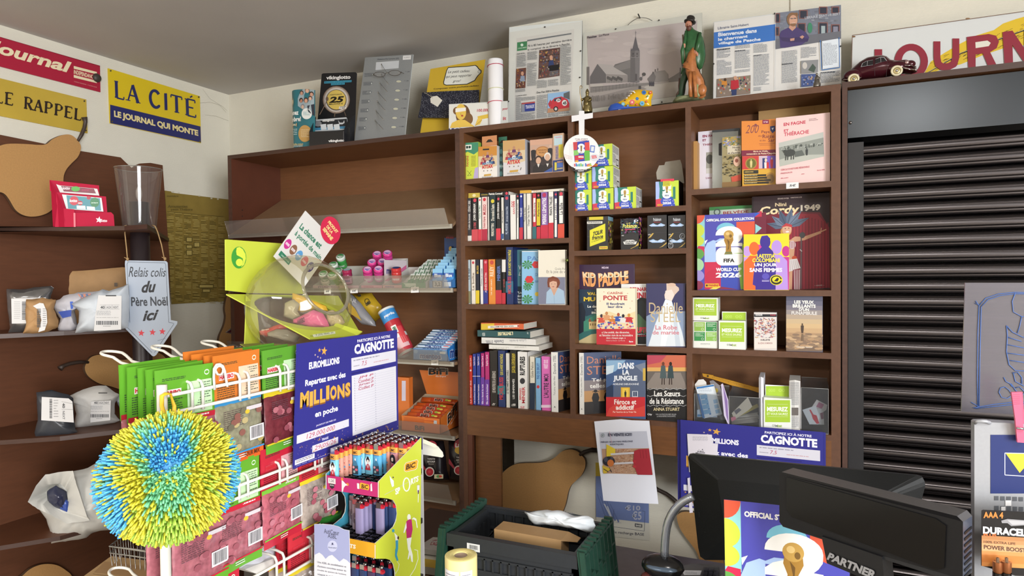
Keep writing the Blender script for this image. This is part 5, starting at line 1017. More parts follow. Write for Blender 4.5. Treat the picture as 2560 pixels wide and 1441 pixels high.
slip('sachet','pale sachet with a pink panel standing behind the red bottle sachet',[(1150,1075),(1195,1008),(1290,1055),(1282,1100),(1240,1130)],2.345,'#d6cfcb',lambda d:d.p([(1190,1070),(1215,1030),(1262,1050),(1240,1090)],'#b8688a'))
slip('sachet','grey sachet at the right side of the right pocket',[(1195,1090),(1255,1088),(1262,1235),(1215,1232)],2.338,'#c6c4c2',lambda d:d.p([(1225,1130),(1255,1120),(1258,1180),(1235,1185)],'#7a3a52'))
# == things on top of the cases
TOP=Z(.589)
def lean(name,label,cat,c,quad,Yb,ang,th,col,draw=None,zb=None,kind='panel',edge=None,extra=None,rough=.45,parent=None,mt=None):
 a=rad(ang); n=Vec((0,-cos(a),sin(a))); P0=Vec((0,Yb,TOP if zb is None else zb))
 b=B(); b.slab([PP(c(*q),P0,n) for q in quad],-n*th,mt or mat(col,rough),mat(edge,.5) if edge else None)
 if draw: draw(DP(b,c,P0,n))
 if extra: extra(b,P0,n)
 if parent is not None: return b.obj(name,parent)
 return b.top(name,label,cat)
# teal brochure, curled
b=B(); TE='#2d7480'
def cur(u,v):
 x=512+ (748-512)*u; y0=348-10*sin(u*3) ; y=y0+(835-y0)*v; x+= (18*v if u<.3 else 0)*(1-u/.3 if u<.3 else 0)
 p=PY(cD(x,y),2.345); return p+Vec((0,.035*max(0,(.3-u)/.3)**2+.004*sin(u*6),0))
b.grid(cur,16,6,mat(TE,.35));
def pt_(x,y):
 u=(x-512)/236; return cur(max(0,min(1,u)),max(0,min(1,(y-345)/490)))
d=D(b,pt_,NY,150); d.p([(605,480),(605,420),(630,360),(660,342),(745,342),(745,560),(700,520),(650,510)],'#9fb0b8')
for x,y,r,cc,hc in ((640,380,18,'#c89a84','#4a3a34'),(690,360,20,'#d8b09a','#8a6a4a'),(725,385,18,'#c89a84','#2c2420'),(635,440,18,'#b8846c','#2c2420'),(680,440,20,'#d0a088','#3a2a24'),(715,420,16,'#d8b09a','#5a3a2a'),(650,490,18,'#d8b8a4','#8a8a92')): d.e(x,y-5,r,r*1.1,hc,seg=10).e(x,y,r*.7,r*.85,cc,seg=10)
d.p([(690,480),(745,460),(748,560),(700,530)],'#303440').e(684,545,44,44,'#e9edec').L(655,530,712,560,4,'#7ab0b8',.35).e(670,705,60,68,'#c19a5a').L(632,672,715,740,6,'#e8d8b0',.35)
d.o(546,442,22,34,3,'#c9b88a').e(546,442,16,22,'#e4dcc4').t('Devenez',488,512,612,552,'#eef2f0',1.5).t('membre!',490,565,634,605,'#eef2f0',1.5).r(520,616,598,645,'#c19a5a').t('ENSEMBLE',524,624,594,638,'#efe4c8',1).L(526,665,600,720,4,'#b8d0d0',.4).t('Prendre contact',548,780,655,798,'#d8c890',1).t('comme inscription',545,798,650,812,'#dfe8e6',1)
b.top('brochure','curled teal club brochure on top of the candy shelf unit','brochure')
# black lottery display
t=thing('leaflet_display','black lottery leaflet display with a yellow 25 disc','display',tuple(PY(cD(900,800),2.36)))
a=rad(14); nV=Vec((0,-cos(a),sin(a))); PV=Vec((0,2.37,TOP))
BK_=mat('#1c1c1f',.4); b=B(); b.slab([PP(cD(*q),PV,nV) for q in [(800,214),(812,208),(1076,198),(1086,208),(1074,545),(1062,790),(745,800),(775,500)]],-nV*.003,BK_)
d=DP(b,cD,PV,nV); d.q('vikinglotto',(838,230),(1036,222),(1036,262),(838,268),'#f2f2f2',2).p([(822,274),(1046,264),(1044,280),(820,292)],'#3f9ab8').q('Maintenant avec la plus grande',(826,277),(1042,268),(1040,279),(824,289),'#16323c',.5).p([(878,290),(990,285),(988,300),(876,306)],'#3f9ab8').q('chance de gain',(882,292),(984,288),(982,298),(880,303),'#16323c',.5)
d.e(920,425,112,114,'#6a5444').e(920,425,108,110,'#9c8c80').e(920,425,98,100,'#c9c2ba').e(920,427,84,86,'#574a40').e(920,425,78,80,'#d9bf62')
d.q('25',(862,402),(984,394),(980,446),(860,452),'#191714',5,.5).q('MILLIONS €',(858,455),(976,448),(974,462),(858,468),'#191714',2,.4).q('CAGNOTTE GARANTIE',(868,380),(965,374),(965,384),(868,390),'#3a3428',1).p([(945,480),(1008,474),(1000,498),(940,500)],'#e8e4dc').q('JOUEZ',(950,481),(1004,477),(1002,488),(948,491),'#19191c',2,.4).q('ICI',(968,490),(990,488),(988,497),(966,499),'#19191c',2,.4)
d.l([(850,410),(826,470),(784,548)],6,'#8a7464').e(845,418,12,18,'#7a6454').l([(910,530),(905,565)],8,'#6a5a4c').l([(985,520),(1000,560)],6,'#6a5a4c')
b.obj('back_board',t)
b=B(); P2=Vec((0,2.335,TOP)); n2=Vec((0,-.96,.28)).normalized()
b.slab([PP(cD(*q),P2,n2) for q in [(712,592),(740,588),(1000,568),(1022,664),(985,670),(730,684)]],-n2*.006,mat('#c9ced2',.35)); d=DP(b,cD,P2,n2); d.p([(728,600),(1005,580),(1010,640),(738,655)],'#2a2c30').p([(738,655),(1012,640),(1016,660),(742,676)],'#4a8ab0').e(770,620,30,24,'#8a8c90').p([(934,590),(948,612),(975,612),(984,592),(988,614),(970,626),(944,626)],'#c8ccd0').q('vikinglotto',(805,590),(905,583),(905,603),(805,610),'#f0f0f0',1.5)
for i in range(3): x=790+i*54; d.p([(x,628),(x+46,622),(x+52,668),(x+6,672)],'#d9dfe4')
b.obj('leaflet_stack',t)
b=B();
for q,dd in (([(698,686),(978,680),(985,780),(700,808)],.002),): b.slab([PY(cD(*p),2.305) for p in q],(0,dd,0),BK_)
b.slab([PY(cD(*p),2.305) for p in [(698,686),(700,808)]][:2]+[PY(cD(745,800),2.37),PY(cD(752,560),2.37)],(.001,0,0),BK_); b.slab([PY(cD(978,680),2.305),PY(cD(985,785),2.305),PY(cD(1062,780),2.372),PY(cD(1074,548),2.372),PY(cD(1020,580),2.35)],(.001,0,0),BK_)
b.slab([PY(cD(1000,660),2.325),PY(cD(1030,650),2.325),PY(cD(1030,760),2.325),PY(cD(1000,770),2.325)],(0,.001,0),BK_); d=DY(b,cD,2.304); d.q('vikinglotto',(856,752),(984,746),(984,772),(856,778),'#f2f2f2',2).l([(980,682),(981,782)],3,'#6a6a6e'); b.obj('tray',t)
# reading glasses display
t=thing('glasses_display','silver grey display board with wire prongs and one pair of glasses','display',tuple(PY(cD(1280,760),2.35)))
a=rad(20); nG=Vec((0,-cos(a),sin(a))); PG=Vec((0,2.35,TOP)); SIL=mat('#9ea2a4',.38,.35,'noise',.5,200,.03)
b=B(); b.slab([PP(cD(*q),PG,nG) for q in [(1155,78),(1548,52),(1480,735),(1066,772)]],-nG*.004,SIL,mat('#c8cfd0')); d=DP(b,cD,PG,nG)
d.t('Distance De Lecture (20)',1258,88,1432,102,'#3a4048',.5,0,0,-8).p([(1246,118),(1434,104),(1430,166),(1241,182)],'#c9cdd2').p([(1466,64),(1532,60),(1530,94),(1464,98)],'#e4e4e4').q('0,25/0,5',(1475,74),(1520,71),(1520,82),(1475,86),'#8a8a8a',.5)
for i in range(7):
 y=208+i*73; x=1150-i*8; d.L(x,y,x+62,y+32,5,'#5d6266',.45,dy=-3); d.e(x+70-(3*i if i else 0),y+8,9,12,'#6d7276').e(x+70-(3*i if i else 0),y+10,5,7,'#c8ccc8')
 if i: d.e(1438-i*8,272+(i-1)*75,24,13,'#8a8f92').e(1439-i*8,275+(i-1)*75,20,9,'#c4c3ae')
 d.t('+ 1,00',1484-i*8,190+i*75,1520-i*8,200+i*75,'#4a4f54',.5)
b.obj('board',t)
CH=mat('#d4d6d8',.15,1)
for i,(x0,y0,x1,y1) in enumerate(((1290,135,1340,215),(1285,215,1348,300),(1275,285,1338,362),(1262,362,1328,440),(1256,438,1322,515),(1245,515,1308,590),(1238,595,1302,665))):
 p=PP(cD(x0,y0),PG,nG); q=PP(cD(x1,y1),PG,nG); e=p+nG*.05; e=PP(cD(x1,y1),PG+nG*.045,nG)
 b=B(); b.tube([p,p+(e-p)*.5,e],.0016,CH,6); b.e(p,.004,.003,.004,CH,seg=8,rings=5); b.obj('prong',t)
t2=thing('reading_glasses','thin rimmed reading glasses hanging on the top prong of the silver board','glasses',tuple(PP(cD(1335,212),PG+nG*.02,nG)))
FRm=mat('#5a5148',.3,.6)
for cx,cy,rx,ry in ((1273,217,46,20),(1398,205,48,21)):
 P=[PP(cD(cx+rx*cos(k*math.pi/12),cy-(k and 0)+ry*sin(k*math.pi/12)),PG+nG*.02,nG) for k in range(24)]
 b=B(); b.tube(P,.0011,FRm,6,True); b.obj('rim',t2); b=B(); b.p(P,glass('#ffffff',.96,.1)); b.obj('lens',t2)
b=B(); b.tube([PP(cD(*q),PG+nG*.021,nG) for q in ((1319,212),(1332,203),(1350,202))],.001,FRm,6); b.obj('bridge',t2)
for x,y in ((1224,217),(1450,200)): b=B(); p=PP(cD(x,y),PG+nG*.02,nG); b.tube([p,p+Vec((0,.03,.002))],.001,FRm,6); b.e(p,.003,.003,.003,FRm,seg=8,rings=5); b.obj('temple',t2)
# yellow gift poster
def yel(b,P0,n):
 d=DP(b,cD,P0,n,1); DR='#2a2c30'
 d.p([(1835,158),(1990,148),(2060,140),(2075,150),(2090,170),(2110,185),(2108,205),(2085,225),(2070,245),(2055,270),(1990,300),(1820,308),(1798,300),(1795,280),(1820,185)],DR)
 d.p([(1838,164),(1990,154),(2057,146),(2070,156),(2084,176),(2100,188),(2100,203),(2079,222),(2064,242),(2050,264),(1988,294),(1822,302),(1804,295),(1802,281),(1826,187)],'#dfe1da')
 d.o(2088,196,10,12,3,DR)
 d.q('Le petit cadeau',(1835,186),(2015,176),(2012,204),(1832,214),DR,.3,.8).q('qui peut rapporter',(1818,226),(2030,212),(2028,240),(1816,252),DR,.3,.8).q('gros!',(1875,262),(1940,258),(1938,284),(1872,288),DR,.3,.8)
 d.q('Composez votre pochette-cadeau',(1716,330),(2085,300),(2083,318),(1716,346),'#4a3f22',1)
lean('gift_poster','yellow card poster with a label shaped bubble, behind the speckled envelope','poster',cD,[(1690,172),(2139,94),(2060,690),(1603,720)],2.40,18,.002,'#c9a832',extra=yel)
Pe=Vec((0,2.375,TOP)); ne=Vec((0,-.95,.31)).normalized(); t=thing('gift_envelope','black envelope with white speckles and a white tag hanging on the yellow poster','envelope',tuple(PP(cD(1800,560),Pe,ne)))
b=B(); b.slab([PP(cD(*q),Pe,ne) for q in [(1622,365),(1850,352),(2088,343),(2085,440),(2078,560),(1840,572),(1588,570),(1610,470)]],-ne*.003,mat('#1a1c2c',.4,0,'spots',.5,260,.06,0,'#c8ccd4')); b.obj('envelope_body',t)
b=B(); b.slab([PP(cD(*q),Pe+ne*.003,ne) for q in [(1702,398),(1745,392),(1787,428),(1748,482),(1692,448),(1688,415)]],-ne*.001,mat('#dcd9cf',.6)); b.tube([PP(cD(*q),Pe+ne*.004,ne) for q in [(1710,410),(1690,395),(1660,375),(1640,368)]],.001,mat('#b9b09c')); b.obj('tag',t)
# lottery plastic sign with a blindfolded figure
def lot(b,P0,n):
 d=DP(b,cG,P0,n,1)
 d.p([(-70,965),(135,955),(330,950),(330,1185),(-70,1220)],'#dcdcd6')
 d.e(70,1070,72,105,'#6a4a2e').e(120,1110,50,60,'#7a5836').e(10,1030,40,40,'#7a5836').e(50,1040,52,80,'#e0bd55').p([(-5,1005),(100,995),(100,1030),(-5,1045)],'#ece9e0').e(62,1078,12,9,'#b04a3a').p([(-60,1200),(-40,1150),(20,1120),(90,1120),(150,1160),(180,1180),(185,1200)],'#e0bd55').l([(50,1050),(46,1066),(54,1068)],2,'#6a4a2e')
 d.p([(215,1085),(325,1060),(330,1100),(222,1120)],'#d9b84a').p([(190,1180),(215,1110),(245,1095),(262,1120),(240,1165)],'#e0bd55').l([(190,1180),(260,1120)],3,'#7a5836')
 d.q('100.000',(210,1012),(330,1005),(330,1036),(210,1040),'#b03048',1,.3).q('pour',(465,1005),(520,1000),(520,1022),(465,1030),'#b03048',1,.3).q('lit',(468,1090),(502,1086),(502,1120),(468,1124),'#b03048',1,.3)
 d.p([(-72,1206),(335,1178),(335,1200),(-72,1232)],'#263a78').q('LOTERIE',(-60,1200),(250,1182),(250,1215),(-60,1232),'#d8dce4',3)
lean('lottery_sign','old lottery sign with a blindfolded curly haired figure in front of the yellow poster','sign',cG,[(-70,962),(515,930),(522,1165),(-72,1240)],2.325,3,.003,'#c4c7c4',extra=lot)
# paper roll
t=thing('paper_roll','white paper roll held by rubber bands standing before the newspaper frame','paper roll',tuple(PY(cG(400,1180),2.34)))
p0=PY(cG(400,1185),2.34); p1=PY(cG(393,520),2.34); r=(PY(cG(468,800),2.34).x-PY(cG(330,800),2.34).x)/2
b=B(); b.lathe([(r*1.0,-.01),(r,.03),(r*.985,.08),(r,p1.z-p0.z-.004),(r*.93,p1.z-p0.z),(r*.8,p1.z-p0.z-.001),(r*.78,p1.z-p0.z-.03)],p0,mat('#e3e2e4',.7),28); b.obj('sheet',t)
for y,cc in ((583,'#b02a48'),(820,'#cfcfa0'),(950,'#c84a5c')):
 z=PY(cG(400,y),2.34).z; b=B(); b.tube([(p0.x+(r+.0012)*cos(k*.2618),2.34+(r+.0012)*sin(k*.2618),z+.002*sin(k*.26+2)) for k in range(24)],.0014,mat(cc,.5),6,True); b.obj('rubber_band',t)
# newspaper frame
t=thing('framed_newspaper','newspaper page in a clip frame, headline 70 à 80 heures par semaine','picture frame',tuple(PY(cG(880,1130),2.42)))
a=rad(8); nN=Vec((0,-cos(a),sin(a))); PN=Vec((0,2.42,TOP))
b=B(); b.slab([PP(cG(*q),PN-nN*.003,nN) for q in [(532,193),(1262,125),(1250,1110),(520,1175)]],-nN*.004,mat('#d5dad9',.5),mat('#4a4540')); b.obj('backing_board',t)
b=B(); b.slab([PP(cG(*q),PN-nN*.001,nN) for q in [(543,242),(1258,130),(1244,1112),(515,1172)]],-nN*.001,mat('#d9dad4',.5)); d=DP(b,cG,PN-nN*.001,nN)
d.p([(604,305),(1182,210),(1150,1100),(584,1150)],'#d2d0cb').p([(712,320),(1155,250),(1154,264),(712,336)],'#6f7376').p([(612,345),(712,332),(710,418),(610,432)],'#2f7f4c').q('LE TOUR DES COMMERCES',(620,400),(704,388),(704,400),(620,412),'#d8e8dc',.5).e(660,370,14,14,'#d8e8dc')
d.q('70 à 80 heures par semaine derrière',(716,372),(1158,306),(1156,334),(716,400),'#2d2f33',1.5).q('le comptoir de sa librairie à Pesche',(716,410),(1138,348),(1136,374),(716,434),'#2d2f33',1.5)
d.p([(832,422),(1042,395),(1036,680),(822,712)],'#5d3f38'); random.seed(9)
for i in range(130):
 x=836+rq()*190; y=425+rq()*265-(x-836)*.12; d.r(x,y,x+random.randint(6,14),y+random.randint(6,20),random.choice(('#8a5040','#3a4a7a','#a8a098','#7a3034','#c0a04a','#2c2424','#4a5a6a','#b87a5a')))
d.e(955,500,16,26,'#c89a80').p([(925,590),(935,530),(975,525),(985,590)],'#33406a').p([(935,580),(1035,565),(1033,620),(938,635)],'#1d1d1f')
for k in range(4): d.l([(840,440+k*52),(1036,412+k*52)],3,'#3f2a22')
d.p([(606,612),(705,600),(697,802),(600,810)],'#6a4438')
for i in range(60): x=608+rq()*84; y=612+rq()*185; d.r(x,y,x+9,y+9,random.choice(('#a05a3a','#33406a','#b8b0a4','#7a3034','#c8a04a','#2c2424')))
d.e(668,660,14,20,'#c89a80').p([(645,740),(652,685),(690,682),(694,738)],'#8a97ac')
TXC='#82868a'
for q in ((612,480,706,600,14),(718,445,818,530,9),(716,560,812,790,26),(1048,385,1156,780,44),(940,640,1030,690,5),(600,820,700,850,4),(815,730,915,810,9),(925,725,1030,790,7),(604,900,655,1130,24),(655,900,800,935,4),(655,1060,800,1130,8),(812,880,915,1110,24),(925,1060,1140,1100,4)): d.L(*q,TXC,.45,dy=-(q[2]-q[0])*.1)
d.q('Avant de lire...',(612,458),(700,446),(700,460),(612,472),'#4a4d50',1).q('Des Fiat 500 à Pesche',(812,842),(1035,815),(1035,835),(812,860),'#3c3f42',.6).q('Le guide des cadeaux',(604,880),(712,866),(712,880),(604,892),'#3c3f42',1)
d.p([(922,862),(1140,835),(1138,1030),(918,1055)],'#8fb4d8').p([(1080,860),(1140,838),(1140,920),(1080,900)],'#5f6468').p([(922,1010),(1138,985),(1138,1030),(918,1055)],'#b8896a').p([(945,1010),(950,945),(990,905),(1060,890),(1120,920),(1138,960),(1136,1000),(1020,1020)],'#c23a44').p([(985,915),(1055,898),(1060,925),(985,940)],'#3c4650').e(1003,1015,24,26,'#2c2c30').e(1003,1015,13,15,'#c8c8c8').e(1090,955,26,30,'#e8e8e8').q('45',(1072,942),(1108,938),(1108,970),(1072,974),'#1f1f22',2).e(1028,930,22,18,'#e8e8e8').q('ZN',(1012,922),(1044,918),(1044,936),(1012,940),'#1f1f22',2).p([(925,965),(950,920),(965,960),(940,1000)],'#b23a44')
d.p([(662,955),(795,940),(793,1035),(660,1048)],'#8a8f9c').p([(692,962),(795,948),(793,1032),(692,1040)],'#2c3c8a').q('TRAVAUX',(700,980),(790,968),(788,1005),(700,1015),'#c8ccdc',2).p([(662,955),(795,940),(795,955),(662,970)],'#a84a4a')
b.obj('newspaper_page',t)
b=B(); b.slab([PP(cG(*q),PN+nN*.002,nN) for q in [(543,242),(1258,130),(1244,1112),(515,1172)]],-nN*.0015,glass('#ffffff',.99,.025)); b.obj('glass_pane',t)
for q in ((888,190),(1246,430),(1238,695),(524,935)): b=B(); p=PP(cG(*q),PN+nN*.003,nN); b.e(p,.004,.002,.003,mat('#4a4844',.4,.5),seg=8,rings=5); b.obj('clip',t)
# church picture
t=thing('framed_church_picture','large grey photograph of a village square with church steeple in a clip frame','picture frame',tuple(PY(cG(1850,1000),2.44)))
a=rad(7); nC=Vec((0,-cos(a),sin(a))); PC=Vec((0,2.44,TOP)); OUT=[(1270,250),(2460,46),(2455,905),(1250,1062)]
b=B(); b.slab([PP(cG(*q),PC-nC*.002,nC) for q in OUT],-nC*.004,mat('#c9c9bf',.5),mat('#5c6a60')); b.obj('backing_board',t)
b=B(); d=DP(b,cG,PC-nC*.001,nC,1)
b.slab([PP(cG(*q),PC-nC*.001,nC) for q in [(1308,282),(2412,122),(2400,850),(1338,1012)]],-nC*.0008,mat('#b5aaa8',.6,0,'noise',.4,9,.05));
cl=('#b8adab','#b2a7a5','#bbb1ae','#aea4a3')
for i in range(26): x,y=1330+rq()*950,300+rq()*230-(0); y-= (x-1330)*.1; w_=80+rq()*170; d.e(x+60,max(y,270-(x-1330)*.11),w_*.55,14+rq()*12,random.choice(cl),seg=14)
d.p([(1325,840),(1900,760),(2400,700),(2400,850),(1338,1012)],'#a09893').p([(1900,780),(2240,730),(2400,735),(2400,850),(1700,958)],'#b3aca4').p([(1335,905),(1830,780),(1910,810),(1520,980),(1338,1012)],'#8b8480')
G1_,G2_,G3_='#5f5b5c','#77726f','#9d9794'
d.p([(1340,690),(1415,560),(1500,655),(1500,750),(1340,760)],G1_).p([(1415,560),(1560,570),(1715,672),(1500,662)],'#a9a3a0').p([(1500,662),(1715,672),(1715,745),(1500,752)],'#8c8683')
d.p([(1575,590),(1590,565),(1745,518),(1760,560),(1760,740),(1716,745),(1716,672)],'#6a6665').p([(1575,590),(1745,520),(1745,600),(1650,625)],'#7a7674').p([(1745,430),(1838,425),(1836,745),(1742,745)],'#625e5f').p([(1790,428),(1838,425),(1836,745),(1795,745)],'#757172').p([(1748,430),(1768,400),(1797,280),(1822,400),(1836,425)],'#57545a').l([(1797,285),(1799,230)],3,'#57545a').l([(1788,250),(1808,248)],3,'#57545a')
for x in (1752,1828): d.p([(x-7,430),(x,395),(x+7,430)],'#57545a')
for y in (450,480): d.r(1765,y,1778,y+20,'#3f3c3e').r(1805,y,1818,y+20,'#4a4748')
d.r(1740,492,1840,498,'#8a8685').r(1792,660,1812,730,'#4f4b4c')
for i in range(9): d.e(1520+i*17,700+(i%3)*8,13,17,'#4f4c4b',seg=8).l([(1520+i*17,705),(1522+i*17,750)],3,'#4a4746')
d.e(1880,665,20,18,'#4f4c4b',seg=9).l([(1878,670),(1850,715)],4,'#4f4c4b').e(1850,710,16,20,G1_,seg=9)
d.p([(1915,712),(1975,640),(2090,625),(2122,665),(2122,735),(1960,745)],'#8d8784').p([(1915,712),(1975,640),(2000,690),(1985,745),(1930,745)],'#6f6a69').r(1965,640,1975,665,'#5a5656').r(1990,615,1998,640,'#5a5656').r(2015,605,2022,630,'#5a5656').p([(2125,710),(2180,680),(2240,640),(2240,735),(2130,742)],'#7a7573').r(2238,600,2250,740,'#5a5656').r(1310,590,1335,770,'#6a6563')
d.p([(1340,765),(1470,762),(1475,815),(1345,825)],'#b3ada6').p([(1345,790),(1930,748),(1932,772),(1500,830),(1345,850)],'#7d7875')
d.l([(1370,800),(1830,745)],3,G1_).l([(1370,830),(1830,775)],3,G1_)
for i in range(13): x=1400+i*34; d.l([(x,795-i*4.6),(x,850-i*6)],3,'#5c5855')
for x in (1940,1958,1975): d.person(x,735,785,'#46434a',None,.4)
d.r(1828,780,1852,812,'#4a4746')
for i in range(70): x=1360+rq()*520; d.r(x,880+rq()*60-(x-1360)*.1,x+10,884+rq()*60-(x-1360)*.1,'#7c7571')
d.q('Pesches',(1316,288),(1410,275),(1410,296),(1316,310),'#4a464c',2).q('La Place',(1434,268),(1534,255),(1534,276),(1434,290),'#5a565c',.5)
b.obj('photograph',t)
b=B(); b.slab([PP(cG(*q),PC+nC*.002,nC) for q in OUT],-nC*.0015,glass('#ffffff',.99,.025)); b.obj('glass_pane',t)
for q in ((1598,210),(2030,122),(2058,942)): b=B(); p=PP(cG(*q),PC+nC*.003,nC); b.e(p,.003,.002,.003,mat('#4a4844',.4,.5),seg=8,rings=5); b.obj('clip',t)
b=B(); b.tube([PY(cG(*q),2.51) for q in [(1718,172),(1738,152),(1760,134),(1785,117),(1810,105),(1840,98),(1870,97),(1900,101),(1930,110),(1962,128)]],.001,mat('#3a3834')); b.obj('wire',t)
b=B(); p=PY(cG(1840,100),2.53); b.tube([p,p-Vec((0,.03,-.004))],.0025,mat('#3a3834',.4,.6)); b.top('nail','nail in the wall carrying the wire of the church picture','nail')
# article frame
t=thing('framed_article','two page magazine article in a clip frame, blue band Bienvenue dans le charmant village','picture frame',tuple(PY(cJ(680,700),2.42)))
a=rad(8); nA=Vec((0,-cos(a),sin(a))); PA=Vec((0,2.42,TOP)); OUT=[(195,168),(1166,35),(1168,640),(190,758)]
b=B(); b.slab([PP(cJ(*q),PA-nA*.003,nA) for q in OUT],-nA*.004,mat('#cfd4d6',.5),mat('#7e7466')); b.obj('backing_board',t)
b=B(); b.slab([PP(cJ(*q),PA-nA*.001,nA) for q in [(198,172),(1163,40),(1165,636),(193,752)]],-nA*.001,mat('#e4e2de',.5)); d=DP(b,cJ,PA-nA*.001,nA)
d.p([(198,248),(667,184),(667,308),(196,370)],'#2f74c8').q('Librairie Saint-Hubert',(228,206),(463,176),(463,194),(228,226),'#3a4a72',.6).q('Bienvenue dans',(230,250),(524,218),(524,248),(230,280),'#eef2f8',2).q('le charmant',(230,290),(455,264),(455,286),(230,314),'#eef2f8',2).q('village de Pesche',(230,322),(554,286),(552,318),(230,348),'#eef2f8',2)
d.p([(669,100),(1166,38),(1166,296),(668,376)],'#7c8292')
for i in range(90):
 x=672+rq()*470; y=104-(x-672)*.125+rq()*180; d.r(x,y,x+24,y+10,random.choice(('#8b909e','#6f7482','#9a9fa8','#7c8088')))
for q in ((855,85,905,140),(1005,60,1055,105),(840,185,890,250),(1000,180,1058,285),(1098,195,1150,280),(672,110,695,170),(672,215,690,270),(1100,60,1145,100)): d.r(q[0]-7,q[1]-7,q[2]+7,q[3]+5,'#8a5a54').r(*q,'#2f3444')
d.r(1015,200,1045,275,'#a8b8bc').r(1106,205,1142,262,'#8a8a9c').q('LIBRAIRIE SAINT-HUBERT',(890,130),(1160,98),(1160,118),(890,150),'#b8bcc8',1.5).e(930,215,18,40,'#3f8a6a').p([(668,300),(1166,240),(1166,296),(668,376)],'#6d6f78')
d.p([(702,365),(698,270),(710,240),(760,215),(830,210),(900,250),(925,290),(900,320),(865,345),(735,368)],'#4c3f72').p([(700,285),(760,290),(860,285),(920,300),(910,322),(780,325),(715,315)],'#40345f').p([(778,298),(812,292),(810,312),(780,316)],'#c99a84').p([(850,285),(872,272),(886,282),(870,300)],'#c99a84').p([(775,195),(815,190),(822,215),(795,240),(768,215)],'#c99a84').e(795,150,42,52,'#8d6a4e').e(802,160,31,42,'#d3a48c').p([(780,185),(802,178),(825,183),(820,200),(800,206),(785,200)],'#8d6a4e').e(790,145,12,4,'#6a6a6e').e(815,143,12,4,'#6a6a6e').l([(760,135),(775,110),(830,105),(835,125)],10,'#8d6a4e').l([(790,180),(815,177)],3,'#f0e0d8')
for q in ((222,378,325,450,8),(222,465,335,580,12),(360,350,475,380,3),(358,395,475,530,16),(358,540,475,560,3),(500,342,605,410,8),(500,425,620,660,26),(500,670,560,700,4),(715,395,835,500,12),(715,500,835,640,18),(862,365,980,450,10),(1020,330,1140,520,22),(1010,555,1160,640,8)): d.L(*q,'#878d98',.4,dy=-(q[2]-q[0])*.1)
for q in ((222,378,325,386),(500,425,560,432),(715,490,800,498),(358,390,440,397),(1010,555,1120,562)): d.L(*q,1,'#3c4048',.9,dy=-8)
d.p([(222,605),(478,576),(476,716),(220,745)],'#8c7c70')
for i in range(80): x=226+rq()*240; y=606+rq()*110-(x-226)*.1; d.r(x,y,x+11,y+13,random.choice(('#b8a89c','#c89048','#3c3c54','#7a8a6a','#b84848','#e0dcd4')))
d.p([(325,680),(330,620),(385,612),(390,672),(350,690)],'#b8303c').p([(330,690),(372,684),(370,728),(335,732)],'#33406a').e(362,600,14,16,'#c89a80').p([(255,650),(262,622),(296,620),(300,655)],'#d08a3c').e(285,612,9,12,'#4a3a30')
d.p([(862,468),(992,460),(990,555),(862,566)],'#8f9092').p([(915,540),(950,490),(975,520),(960,558)],'#4c5a52').e(890,505,18,26,'#c8c4be').p([(862,572),(990,566),(985,655),(862,668)],'#4a5a8a')
for i in range(30): x=866+rq()*110; y=575+rq()*75; d.r(x,y,x+9,y+9,random.choice(('#8fa0c8','#2c3858','#c0a080','#6a7ab0')))
d.l([(1008,312),(1018,540),(1155,520),(1150,290)],5,'#3a78c0').p([(1020,320),(1144,300),(1146,515),(1026,532)],'#dfe6ee').L(1028,340,1138,510,18,'#878d98',.4,dy=-12).l([(667,100),(664,690)],2,'#b8bec6')
b.obj('magazine_page',t)
b=B(); b.slab([PP(cJ(*q),PA+nA*.002,nA) for q in OUT],-nA*.0015,glass('#ffffff',.99,.025)); b.obj('glass_pane',t)
for q in ((660,103),(196,487),(1163,352)): b=B(); p=PP(cJ(*q),PA+nA*.003,nA); b.e(p,.003,.002,.003,mat('#4a4844',.4,.5),seg=8,rings=5); b.obj('clip',t)
# JOURNAL enamel sign
def jo(b,P0,n):
 d=DP(b,cJ,P0,n,1); RE='#8d2436'
 d.p([(1800,560),(1850,470),(1960,400),(2080,330),(2200,270),(2330,230),(2400,180),(2500,145),(2560,128),(2700,110),(2700,330),(2560,345),(2400,370),(2250,420),(2080,490),(1960,520),(1850,560)],'#d9b82a')
 for i in range(120):
  x=1830+rq()*760; f=(x-1830)/730; y=500-f*290+rq()*110-(30); d.l([(x,y),(x+22,y-10)],2,'#3a3218')
 d.l([(1820,560),(2080,410),(2560,235),(2700,190)],7,'#2a2620').l([(1830,552),(2080,404),(2560,229)],2,'#c8c0a8')
 def stroke(pts,w): d.l(pts,w,RE)
 stroke([(1450,378),(1450,470),(1440,500),(1400,520)],58)
 d.k+=1
 for i in range(30):
  a0,a1=2*math.pi*i/30,2*math.pi*(i+1)/30; q=lambda a,r1,r2:(1700+r1*cos(a),470+r2*sin(a)); b.add([d.pt(*q(a0,128,134)),d.pt(*q(a1,128,134)),d.pt(*q(a1,72,84)),d.pt(*q(a0,72,84))],[(0,1,2,3)],pm(RE))
 d.k+=1
 stroke([(1896,318),(1896,440),(1905,490),(1935,512),(1985,510),(2025,490),(2040,440),(2040,296)],52)
 d.p([(2122,285),(2290,262),(2345,275),(2368,320),(2350,370),(2300,400),(2350,500),(2285,508),(2245,410),(2190,418),(2190,520),(2135,528)],RE).p([(2188,325),(2280,312),(2305,330),(2290,355),(2190,370)],'#dcd9cc')
 d.p([(2395,248),(2470,236),(2560,370),(2560,225),(2640,215),(2640,470),(2560,480),(2470,345),(2475,490),(2410,498)],RE)
 d.l([(1252,272),(2560,90)],4,'#6a4a34').l([(1252,272),(1246,520)],4,'#6a4a34').e(1262,282,14,6,'#7a5a3c').e(2130,145,18,6,'#8a6a4a')
